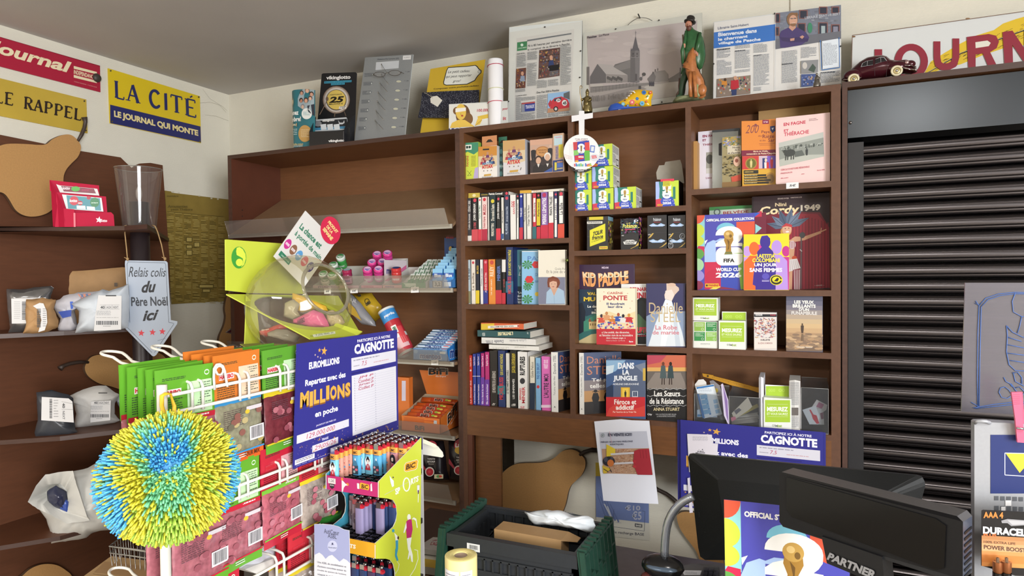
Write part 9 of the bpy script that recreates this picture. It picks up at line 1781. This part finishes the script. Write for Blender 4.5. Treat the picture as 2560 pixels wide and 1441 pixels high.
# == crate and counter things
GB_=mat('#2a2d31',.45,0,'noise',.5,80,.08); GG=mat('#1f3f33',.45,0,'noise',.5,60,.15)
zc=-.62; A1=PZ(cM(190,1080),zc); A2=PZ(cM(1290,1240),zc); A3=PZ(cM(1555,985),zc); A4=PZ(cM(545,830),zc)
x0,x1,y0,y1=(A1.x+A4.x)/2,(A2.x+A3.x)/2,(A1.y+A2.y)/2,(A3.y+A4.y)/2; zt=H+zc; hb=CT+.002
t=thing('folding_crate','black folding crate with green end flaps standing open on the counter','crate',((x0+x1)/2,(y0+y1)/2,CT)); w_=.012
b=B();
def wall(ax,a0,a1,f,g):   # wall with recessed ribs; f outer, g inner
 if ax=='x': b.box(a0,a1,min(f,g),max(f,g),hb,zt,GB_)
 else: b.box(min(f,g),max(f,g),a0,a1,hb,zt,GB_)
wall('x',x0,x1,y0,y0+w_)
b.box(x0-.004,x1+.004,y0-.006,y0,zt-.03,zt,GB_);
for k in range(15): x=x0+.012+k*(x1-x0-.024)/14; b.box(x-.002,x+.002,y0-.006,y0,zt-.075,zt-.045,GB_)
b.box(x0+.008,x1-.008,y0-.006,y0,zt-.048,zt-.043,GB_); b.box(x0+.008,x1-.008,y0-.006,y0,zt-.079,zt-.074,GB_)
b.obj('front_wall',t)
b=B(); wall('x',x0,x1,y1,y1-w_)
for k in range(13): x=x0+.012+k*(x1-x0-.024)/12; b.box(x-.002,x+.002,y1-w_-.006,y1-w_,zt-.05,zt-.012,GB_)
b.box(x0,x1,y1-w_-.007,y1-w_,zt-.012,zt-.002,GB_); b.box(x0,x1,y1-w_-.007,y1-w_,zt-.056,zt-.050,GB_); b.obj('rear_wall',t)
for xx in (x0,x1-w_):
 b=B(); b.box(xx,xx+w_,y0,y1,hb,zt-.004,GB_); i_=xx+w_ if xx==x0 else xx-.006;
 for k in range(7): y=y0+.02+k*(y1-y0-.04)/6; b.box(i_,i_+.006,y-.003,y+.003,zt-.09,zt-.03,GB_)
 b.box(i_,i_+.012,y0+.03,y1-.05,zt-.095,zt-.088,GB_); b.obj('side_wall',t)
b=B(); b.box(x0,x1,y0,y1,CT+.001,CT+.006,GB_); b.obj('floor_panel',t)
for sx,xx in ((-1,x0-.004),(1,x1+.004)):
 b=B(); th_=.022; lean_=.028; hh=zt+.012-hb;
 q=lambda y,z,o=0:Vec((xx+sx*(lean_*(1-(z-hb)/hh)*.9+o),y,z))
 b.slab([q(y0-.01,hb),q(y1+.01,hb),q(y1+.01,zt+.012),q(y0-.01,zt+.012)],(sx*.006,0,0),GG)
 for k in range(9): y=y0-.01+k*(y1-y0+.02)/8; b.slab([q(y-.003,hb,.006),q(y+.003,hb,.006),q(y+.003,zt+.012,.006),q(y-.003,zt+.012,.006)],(sx*.012,0,0),GG)
 for k in range(5):
  z=hb+.01+k*(hh-.02)/4
  for j in range(8):
   ya_=y0-.01+j*(y1-y0+.02)/8; yb_=ya_+(y1-y0+.02)/8; dz=.02*(1 if j%2 else -1)*(0 if k in(0,4) else .35)
   b.slab([q(ya_,z+dz-.002,.006),q(yb_,z+dz-.002,.006),q(yb_,z+dz+.003,.006),q(ya_,z+dz+.003,.006)],(sx*.012,0,0),GG)
 for k in range(10): y=y0+k*(y1-y0)/9; b.box(xx+(sx-1)/2*.02,xx+(sx+1)/2*.02,y-.004,y+.004,zt+.008,zt+.016,GG)
 b.obj('end_flap',t)
b=B(); d=DW(b,(PY(cM(370,1200),y0-.006).x,y0-.007,PY(cM(425,1228),y0-.006).z),(PY(cM(480,1200),y0-.006).x-PY(cM(370,1200),y0-.006).x,0,0),(0,0,.018),(0,0,100,60),n=NY); d.r(0,0,100,60,'#d8d8d8').bars(18,12,84,44,'#3a3a3c').L(30,48,70,54,1,'#6a6a6a'); b.obj('barcode_label',t)
# cardboard box in the crate
t=thing('cardboard_box','brown cardboard box lying in the black crate','box',((x0+x1)/2,(y0+y1)/2,hb)); yb=y0+.055
Xa=PY(cM(600,1050),yb).x; Xb=PY(cM(1172,1100),yb).x; zb1=PY(cM(880,1085),yb).z; yr=PZ(cM(880,1003),zb1-H).y
b=B(); KB2=mat('#a3825a',.7,0,'noise',.3,40,.05); b.box(Xa,Xb,yb,yr,zt-.12,zb1,KB2); d=DW(b,(Xa,yb,zt-.12),(Xb-Xa,0,0),(0,0,zb1-zt+.12),(0,0,100,40),n=NY); d.l([(0,16),(100,16)],.5,'#9a7650'); b.slab([(Xb,yb,zb1),(Xb+.03,yb+.03,zb1-.01),(Xb+.03,yr,zb1-.01),(Xb,yr,zb1)],(0,0,-.002),KB2); b.slab([(Xa,yb+.005,zb1),(Xa-.025,yb+.005,zb1-.03),(Xa-.025,yr-.01,zb1-.03),(Xa,yr-.01,zb1)],(0,0,-.002),mat('#1d1c1c',.6)); b.obj('carton',t)
# white parcel on top in crate
yp=y1-.03; t=thing('parcel_bag','white plastic parcel lying across the rear edge of the crate','parcel',tuple(PY(cM(1180,1010),yp-.03))); b=B()
b.puff([PY(cM(*q),yp-.035) for q in [(858,892),(900,898),(960,885),(1060,878),(1180,885),(1290,915),(1400,930),(1450,960),(1470,1010),(1440,1060),(1395,1068),(1330,1045),(1200,1020),(1050,1002),(950,990),(905,955)]],(0,-1,.35),.03,mat('#d4dbe2',.25,0,'noise',.5,40,.04,.2),21,.008,freq=28,rings=9); b.obj('wrapping',t); b=B(); d=DY(b,cM,yp-.07); d.q('fragile',(1205,885),(1290,902),(1288,915),(1203,898),'#4a4e54',.5); b.obj('print',t)
# label roll
Yr=1.02; pr_=PY(cM(316,1260),Yr); r=(PY(cM(445,1300),Yr).x-PY(cM(187,1300),Yr).x)/2*.94
t=thing('label_roll','roll of yellow backed white labels on the counter in front of the crate','label roll',(pr_.x,Yr,CT)); zR=pr_.z; b=B(); YR_=mat('#dccf8f',.6)
b.lathe([(r,CT),(r,zR-.001),(r*.985,zR),(r*.42,zR),(r*.40,zR-.004),(r*.40,CT)],(pr_.x,Yr,0),YR_,36)
for k in range(5): b.tube([(pr_.x+r*(.5+.1*k)*cos(a_*.2618),Yr+r*(.5+.1*k)*sin(a_*.2618),zR+.0002) for a_ in range(24)],.0003,mat('#c9b870'),4,True)
b.obj('roll',t); b=B(); b.lathe([(r*.40,zR-.01),(r*.40,zR-.001),(r*.36,zR-.001),(r*.36,zR-.02),(.001,zR-.02)],(pr_.x,Yr,0),mat('#8f7a68',.7),24); b.obj('core',t)
b=B();
for a0,a1 in ((-2.35,-1.2),(-1.1,-.35)):
 for z1q,z0q in ((zR-.018,zR-.075),(zR-.082,zR-.14)):
  b.grid(lambda u,v:Vec((pr_.x+(r+.0006)*cos(a0+(a1-a0)*u),Yr+(r+.0006)*sin(a0+(a1-a0)*u),z0q+(z1q-z0q)*v)),10,1,mat('#d9d8de',.6))
  d=D(b,lambda x,y:Vec((pr_.x+(r+.0009)*cos(a0+(a1-a0)*x),Yr+(r+.0009)*sin(a0+(a1-a0)*x),z1q-(z1q-z0q)*y)),NY); d.L(.15,.1,.85,.55,5,'#8a8a92',.3); d.t('rapide',.38,.72,.7,.84,'#33343a',2,0,180)
b.obj('label',t)
# papers pinned on apron: hornet sheet
b=B(); Yq=2.288; OUTp=[(1456,118),(1560,108),(1690,98),(1780,108),(1928,112),(1965,470),(2006,825),(1770,812),(1535,796),(1495,460)]
b.slab([PY(cM(*q),Yq) for q in OUTp],(0,.0008,0),pp('#e6e8f2')); d=DY(b,cM,Yq)
d.p([(1498,210),(1906,200),(1958,572),(1536,562),(1515,400)],'#c3c6d4').p([(1520,352),(1925,346),(1958,572),(1538,562)],'#b8947a')
random.seed(12)
for i in range(240): x=1620+rq()*200; y=350+rq()*205; d.r(x,y,x+9,y+5,random.choice(('#c89a7a','#9a6a4a','#d8b898','#b07858')))
d.p([(1565,310),(1640,350),(1640,400),(1565,420)],'#dcc23a').p([(1600,388),(1800,375),(1800,392),(1602,404)],'#d0ccd0').p([(1620,468),(1800,458),(1800,474),(1625,484)],'#d0ccd0').p([(1800,370),(1840,352),(1928,348),(1958,572),(1830,570),(1795,480)],'#a8303c').p([(1790,445),(1820,448),(1818,468),(1792,466)],'#b8343f').p([(1790,490),(1822,492),(1818,512),(1792,508)],'#b8343f')
for x in (1850,1875,1900): d.l([(x,360),(x+8,430)],4,'#8a2430')
d.e(1585,455,52,42,'#2c2c34').e(1600,470,28,30,'#c8743c').e(1560,440,16,22,'#4a4a58').e(1610,430,12,14,'#4a4a58').l([(1545,500),(1560,540)],8,'#d8b83a').l([(1590,510),(1610,550)],6,'#2c2c34').p([(1530,490),(1600,520),(1560,560),(1538,560)],'#d0b23a').l([(1540,520),(1580,545)],6,'#2c2c34')
d.t('EN VENTE ICI!!!',1580,216,1782,242,'#3c4056',1.5,0,0,-4).t('PIÈGES SÉLECTIFS FRELONS',1516,282,1790,298,'#4a4e64',1,0,0,-8).t('ASIATIQUES',1594,304,1712,320,'#4a4e64',1,0,0,-2).o(1533,234,17,17,3,'#7a8a8a').e(1533,234,5,7,'#7a8a8a').l([(1590,200),(1610,300)],3,'#d8a8b4')
b.top('printed_sheet','white printed sheet EN VENTE ICI hanging from the bookcase apron','paper')
# recharge poster on the wall
b=B(); Yw=2.526; q=[(1468,475),(1700,500),(1925,760),(1925,1100),(1900,1140),(1480,1090)]
b.slab([PY(cM(*p),Yw) for p in [(1468,470),(1923,480),(1928,1138),(1475,1090)]],(0,.001,0),mat('#cfcdc2',.6)); d=DY(b,cM,Yw); d.p([(1468,470),(1640,470),(1640,590),(1470,585)],'#cdb23c').p([(1470,585),(1923,600),(1925,988),(1472,935)],'#7485b5')
for i in range(5): x=1480+i*28; d.p([(x,735+i*22),(x+9,742+i*22),(x+80,925+i*12),(x+70,935+i*12)],'#6a7aa8').l([(x,735+i*22),(x+70,935+i*12)],2,'#4a5a88')
d.p([(1535,820),(1550,825),(1610,940),(1600,945)],'#c8ccd4').p([(1565,840),(1575,845),(1622,970),(1610,965)],'#c8ccd4')
d.l([(1625,870),(1622,1018),(1885,1056),(1892,888),(1865,882)],3,'#4f5668').t('€10',1722,835,1852,880,'#b9bccb',1.5).t('€5',1782,885,1862,960,'#b9bccb',1.8).p([(1805,990),(1868,998),(1868,1026),(1805,1018)],'#3c4048').q('BASE',(1812,997),(1862,1003),(1862,1020),(1812,1013),'#cfcfc8',2).l([(1812,1026),(1862,1032)],2,'#7a7e88').l([(1640,980),(1690,988)],2,'#7a84a0').t('s de recharge BASE',1590,1048,1884,1078,'#4a4c58',.3,0,0,26)
b.top('recharge_poster','blue and white phone recharge poster on the wall under the white sheet','poster')
# == right foreground
# monitor back
MB2=mat('#161717',.5,0,'noise',.25,250,.1,.1); Ym=1.55; t=thing('monitor','large black monitor turned away from the lens behind the customer display','monitor',(PY(cN(900,900),Ym).x,Ym,CT))
O=[PY(cN(*q),Ym) for q in [(118,300),(126,282),(150,278),(900,352),(1780,436),(1822,448),(1838,480),(1842,510),(1700,1060),(240,1050),(205,1025),(190,960)]]; I=[PY(cN(*q),Ym-.035) for q in [(330,470),(335,465),(345,462),(900,520),(1500,580),(1520,590),(1530,600),(1530,620),(1450,960),(420,900),(400,890),(395,880)]]
b=B(); b.slab(O,(0,.008,0),mat('#3c4042',.35,.2)); n_=len(O); b.add(O+I,[(i,(i+1)%n_,(i+1)%n_+n_,i+n_) for i in range(n_)],MB2,False); b.p(I,MB2); d=DY(b,cN,Ym-.012); d.l([(190,600),(225,620),(245,660),(268,850),(232,845)],2.5,'#101010').l([(195,700),(200,735)],4,'#0c0c0c'); b.obj('housing',t)
b=B(); pM=PY(cN(900,1000),Ym); b.box(pM.x-.03,pM.x+.03,Ym-.03,Ym-.01,CT+.008,PY(cN(900,900),Ym).z,MB2); b.obj('neck',t); b=B(); b.lathe([(.001,.012),(.09,.010),(.10,.004),(.10,0)],(pM.x,Ym,CT+.0005),MB2,32); b.obj('foot',t)
# customer display
zl,zr=1.02,.845;
def atz(px,zc_): r_=ray(*px); return CAMP+r_*zc_
TL=atz(cN(780,405),zl); TRp=atz(cN(2112,738),.822); TRp.z=TL.z-.002
ux=(TRp-TL); ux.z=0; L_=ux.length; ux.normalize(); nf=Vec((ux.y,-ux.x,0)); hD=.086
t=thing('customer_display','black customer price display on a pole with white lettering on its foot','display',tuple(TL+ux*L_*.45-Vec((0,0,.3))))
PB=mat('#151517',.42,0,'noise',.25,300,.1,.05); GP2=mat('#4c4a4a',.45,0,'noise',.5,300,.1,.05)
Mx=Matrix((ux,-nf,Vec((0,0,1)))).transposed()
def LP(x,y,z): return TL+ux*x-nf*y+Vec((0,0,z))    # y: depth behind the face
b=B(); pr=[(0,.0,-.004),(.004,0,0),(L_-.006,0,0),(L_,.002,-.006),(L_,.002,-hD+.006),(L_-.006,0,-hD),(.006,0,-hD),(0,0,-hD+.006)]
fr=[LP(*p) for p in pr]; bk=[LP(p[0],.034,p[2]) for p in pr]; b.p(fr,PB); b.p(bk,PB)
for i in range(8): j=(i+1)%8; b.add([fr[i],fr[j],bk[j],bk[i]],[(0,1,2,3)],GP2 if i in(0,1,2) else mat('#3d4250',.35) if i==3 else PB)
for k in range(9): z=-.02-k*.008; b.slab([LP(L_+.0006,.006,z),LP(L_+.0006,.030,z+.002),LP(L_+.0006,.030,z-.0015),LP(L_+.0006,.006,z-.0035)],ux*.0004,PB)
b.obj('housing',t)
b=B(); q=[(.012,-.006),(L_-.03,-.010),(L_-.018,-.016),(L_-.02,-hD+.014),(L_-.03,-hD+.008),(.022,-hD+.02),(.012,-hD+.03)]; b.p([LP(x,-.0008,z) for x,z in q],mat('#060607',.12,0,'plain',.25)); b.obj('glass_window',t)
xm=L_*.46; b=B(); b.slab([LP(xm-.045,-.004,-hD+.006),LP(xm+.04,-.004,-hD+.004),LP(xm+.045,-.008,-hD-.035),LP(xm-.035,-.008,-hD-.030)],-nf*.03,PB); d=D(b,lambda x,y:LP(xm-.038+.076*x,-.0085,-hD-.012-.018*y),nf); d.q('PARTNER',(.08,.0),(.95,.25),(.93,.95),(.04,.65),'#8a8a8c',2.5,.4); b.obj('bracket',t)
b=B(); pb=LP(xm+.005,.014,-hD); b.tube([pb,Vec((pb.x,pb.y,CT+.01))],.016,PB,14); b.lathe([(.055,0),(.055,.008),(.02,.014),(.001,.014)],(pb.x,pb.y,CT+.0005),PB,24); b.obj('pole',t)
# big sticker album in front
Ya=1.18; nn=Vec((.075,-1,0)).normalized(); P0=PY(cN(378,610),Ya);
tl=P0; u_=Vec((nn.y*-1,nn.x,0)).normalized();
def AL(px): return PP(px,P0,nn)
br=AL(cN(1330,1200)); Wd=.236; Hd=.285
t=thing('sticker_album','large colourful World Cup sticker album standing in the foreground below the customer display','book',tuple(tl+u_*Wd/2-Vec((0,0,Hd))))
up=Vec((-.012,0,1)).normalized(); O_=tl-up*Hd; b=B(); b.slab([O_,O_+u_*Wd,O_+u_*Wd+up*Hd,tl],-nn*.001,pm('#4c4cae')); album(D(b,lambda x,y:O_+u_*(Wd*x/500)+up*(Hd*(550-y)/550),nn,2)); b.obj('cover',t)
b=B(); q=O_-nn*.0012; b.slab([q,q+u_*(Wd-.002),q+u_*(Wd-.002)+up*(Hd-.002),q+up*(Hd-.002)],-nn*.004,PAGE); b.obj('page_block',t)
b=B(); b.box(tl.x+.02,tl.x+Wd-.02,Ya+.012,Ya+.06,CT,tl.z-Hd,mat('#2a2a2c',.5)); b.obj('easel',t)
# scanner arm
Ys=1.35; t=thing('scanner_stand','silver bent tube stand with a black scanner head','scanner',tuple(PY(c5(500,1500),Ys))); b=B()
b.tube([PY(c5(*q),Ys) for q in [(990,140),(930,172),(850,215),(770,275),(700,350),(640,440),(595,540),(565,650),(548,780),(538,900),(532,1020),(530,1140)]],.0085,mat('#a9b1bd',.25,.75),16); b.obj('tube',t)
b=B(); c_=PY(c5(500,1290),Ys); b.e(c_,.040,.032,.028,mat('#151516',.22),warp=lambda q:Vec((q.x*(1+.12*(q.z>0)),q.y,q.z*(.9 if q.z>0 else 1.25)))); b.e(c_+Vec((.002,-.021,.006)),.033,.013,.006,mat('#5a6a7c',.15,.3)); b.e(c_+Vec((-.03,-.02,-.02)),.012,.012,.012,mat('#4a1f1c',.2)); b.obj('scanner_head',t)
b=B(); b.tube([c_-Vec((0,0,.03)),Vec((c_.x,c_.y,CT+.01))],.012,mat('#151516',.3),12); b.lathe([(.001,.012),(.05,.01),(.055,0)],(c_.x,c_.y,CT+.0005),mat('#151516',.3),24); b.obj('base',t)
# keyboard + label on grey round tray
zk=-.70; t=thing('grey_device','dark grey rounded terminal with a white label beside the black keyboard','device',tuple(PZ(c5(1000,1400),-.74))); b=B()
b.slab([PZ(c5(*q),zk) for q in [(700,1330),(800,1275),(950,1245),(1150,1238),(1430,1250),(1480,1420),(1300,1500),(780,1520)]],(0,0,-.03),mat('#4a4a4c',.5,0,'noise',.5,200,.05)); b.obj('casing',t)
b=B(); d=D(b,lambda x,y:PZ(c5(x,y),zk),(0,0,1)); d.p([(810,1350),(1135,1355),(1110,1430),(850,1430)],'#c9ccd2'); d.L(870,1375,1060,1420,4,'#8a8d94',.5); b.obj('label',t)
t=thing('keypad','small black keypad left of the foreground album','keyboard',tuple(PZ(c5(1250,1500),zk))); b=B(); b.slab([PZ(c5(*q),zk+.010) for q in [(1165,1290),(1430,1300),(1440,1600),(1090,1600)]],(0,0,-.009),mat('#1d1d1f',.35)); b.obj('base',t)
for r_ in range(4):
 for k in range(3):
  x,y=1180+k*84-r_*14,1300+r_*66; b=B(); b.slab([PZ(c5(*q),zk+.016) for q in [(x,y),(x+70,y+2),(x+64,y+52),(x-8,y+50)]],(0,0,-.006),mat('#242427',.3)); b.obj('key',t)
# hanging plexiglass with engraving
Yg=1.12; t=thing('engraved_glass','clear greyish pane engraved with a blue drawing hanging before the shutter','glass pane',tuple(PY(c4(150,660),Yg)))
b=B(); b.slab([PY(c4(*q),Yg) for q in [(62,52),(600,52),(600,690),(44,662)]],(0,.004,0),glass('#b4b0bf',.62,.34,.25)); b.obj('pane',t)
b=B(); BLm=mat('#3f5f9e',.5); g4=lambda L:[PY(c4(*q),Yg-.001) for q in L]
for L in ([(122,640),(120,500),(122,300),(128,160)],[(128,640),(132,400),(138,165)],[(108,148),(128,160),(112,138)],[(128,160),(160,125),(220,105),(300,97),(420,100)],[(138,165),(170,132),(230,112),(300,104),(420,106)],[(90,618),(130,640),(200,628),(290,618),(420,620)],[(100,645),(130,640)],[(110,648),(200,638),(300,628),(420,628)],
 [(258,255),(262,300),(258,380),(270,440),(300,468),(345,470),(420,450)],[(258,255),(285,285),(335,310),(420,320)],[(300,100),(285,140),(290,190),(330,212),(400,215)],[(330,212),(320,260),(310,290)],[(265,310),(330,330)],[(262,345),(340,360)],[(262,385),(340,395)],[(275,420),(345,430)],[(245,500),(255,520),(275,530),(285,545)],[(250,545),(230,550),(222,570),(235,595),(262,600),(285,585),(270,560),(250,545)],[(280,530),(300,560),(330,590),(345,570),(320,545),(300,550)],[(285,480),(310,475),(330,500),(330,530)],[(290,480),(300,520),(340,540)]):
 b.tube(g4(L),.0006,BLm,5)
b.obj('engraving',t)
# battery display
Yd=1.05; SG=mat('#9b9da2',.4,.2,'noise',.5,250,.03); t=thing('battery_display','silver battery display stand with a dark blue panel at the right edge','display',tuple(PY(c4(200,1440),Yd)))
b=B(); b.slab([PY(c4(*q),Yd) for q in [(106,718),(115,712),(160,712),(600,735),(600,1500),(106,1500)]],(0,.02,0),SG); d=DY(b,c4,Yd); d.r(182,772,600,1050,'#1b2a63').p([(182,1030),(600,1060),(600,1050),(182,1030)],'#1b2a63').l([(250,858),(250,962),(600,985)],3.5,'#c8ccd8').l([(250,858),(600,866)],3.5,'#c8ccd8').p([(254,860),(400,864),(320,952)],'#d8c832')
for r_ in range(2):
 for k in range(9): x=200+k*29; d.r(x,1062+r_*46+k*1.2,x+20,1082+r_*46+k*1.2,'#55585e')
d.r(252,1082,280,1108,'#d8d8da').r(232,1112,252,1140,'#d8d8da')
b.obj('panel',t); b=B(); b.tube([PY(c4(108,716),Yd),PY(c4(120,708),Yd-.004),PY(c4(160,708),Yd-.004),PY(c4(178,716),Yd)],.0025,SG,8); b.obj('hanger',t)
Yb=1.01; t=thing('battery_pack','blister pack of AAA batteries on the silver stand','batteries',tuple(PY(c4(220,1420),Yb)))
b=B(); b.slab([PY(c4(*q),Yb) for q in [(140,1132),(148,1128),(600,1150),(600,1450),(300,1440),(138,1392)]],(0,.001,0),mat('#1a1a1c',.3)); d=DY(b,c4,Yb)
for i,cc in enumerate(('#a8764a','#b98458','#c89468','#cf9c70','#c98a52','#c47a3c','#c87a3a','#d08a4a')): y=1248+i*18; d.p([(140,y),(600,y+24),(600,y+44),(140,y+19)],cc)
d.t('AAA 4',148,1136,242,1166,'#c07a3a',3,0,0,2).q('DURACELL',(146,1205),(372,1220),(372,1256),(146,1240),'#d8d8dc',4).q('PLUS',(148,1238),(210,1240),(210,1256),(148,1252),'#c06a3a',2).q('100% EXTRA LIFE',(150,1272),(300,1282),(300,1294),(150,1284),'#6a4a34',1).q('POWER BOOST',(150,1292),(350,1310),(350,1330),(150,1312),'#5a4032',1.5)
d.p([(232,1178),(262,1170),(340,1176),(345,1200),(280,1204),(262,1190),(236,1190)],'#8a8a8e').p([(262,1176),(340,1180),(342,1196),(285,1198)],'#a8a8ac'); b.obj('card',t)
for k in range(2): b=B(); p=PY(c4(216+k*42,1395),Yb-.012); b.lathe([(.0045,.0),(.0055,.002),(.0055,.014)],p-Vec((0,0,.008)),mat('#9a5f3a',.3,.6),14); b.lathe([(.0055,-.05),(.0055,-.008)],p,mat('#1c1a1a',.25,.3),14); b.lathe([(.001,.019),(.002,.019),(.002,.014),(.0055,.014)],p-Vec((0,0,.008)),mat('#b89a80',.2,.9),14); b.obj('battery_cell',t)
# peg
t=thing('clothes_peg','pink plastic clothes peg clipped at the right edge below the engraved pane','peg',tuple(PY(c4(310,800),1.04))); PKP=mat('#d9607e',.3); b=B()
b.slab([PY(c4(*q),1.04) for q in [(282,572),(326,570),(335,700),(345,800),(340,810),(310,808),(300,700)]],(0,.006,0),PKP); d=DY(b,c4,1.04)
for i in range(6): d.l([(288,582+i*9),(322,580+i*9)],1.6,'#b84a66')
b.obj('jaw',t); b=B(); b.slab([PY(c4(*q),1.052) for q in [(290,572),(334,570),(343,700),(350,800),(320,808),(306,700)]],(0,.006,0),PKP); b.obj('jaw',t); b=B(); b.tube([PY(c4(306,740),1.036),PY(c4(345,745),1.036)],.0015,mat('#c8c8cc',.2,1),8); b.obj('spring',t)
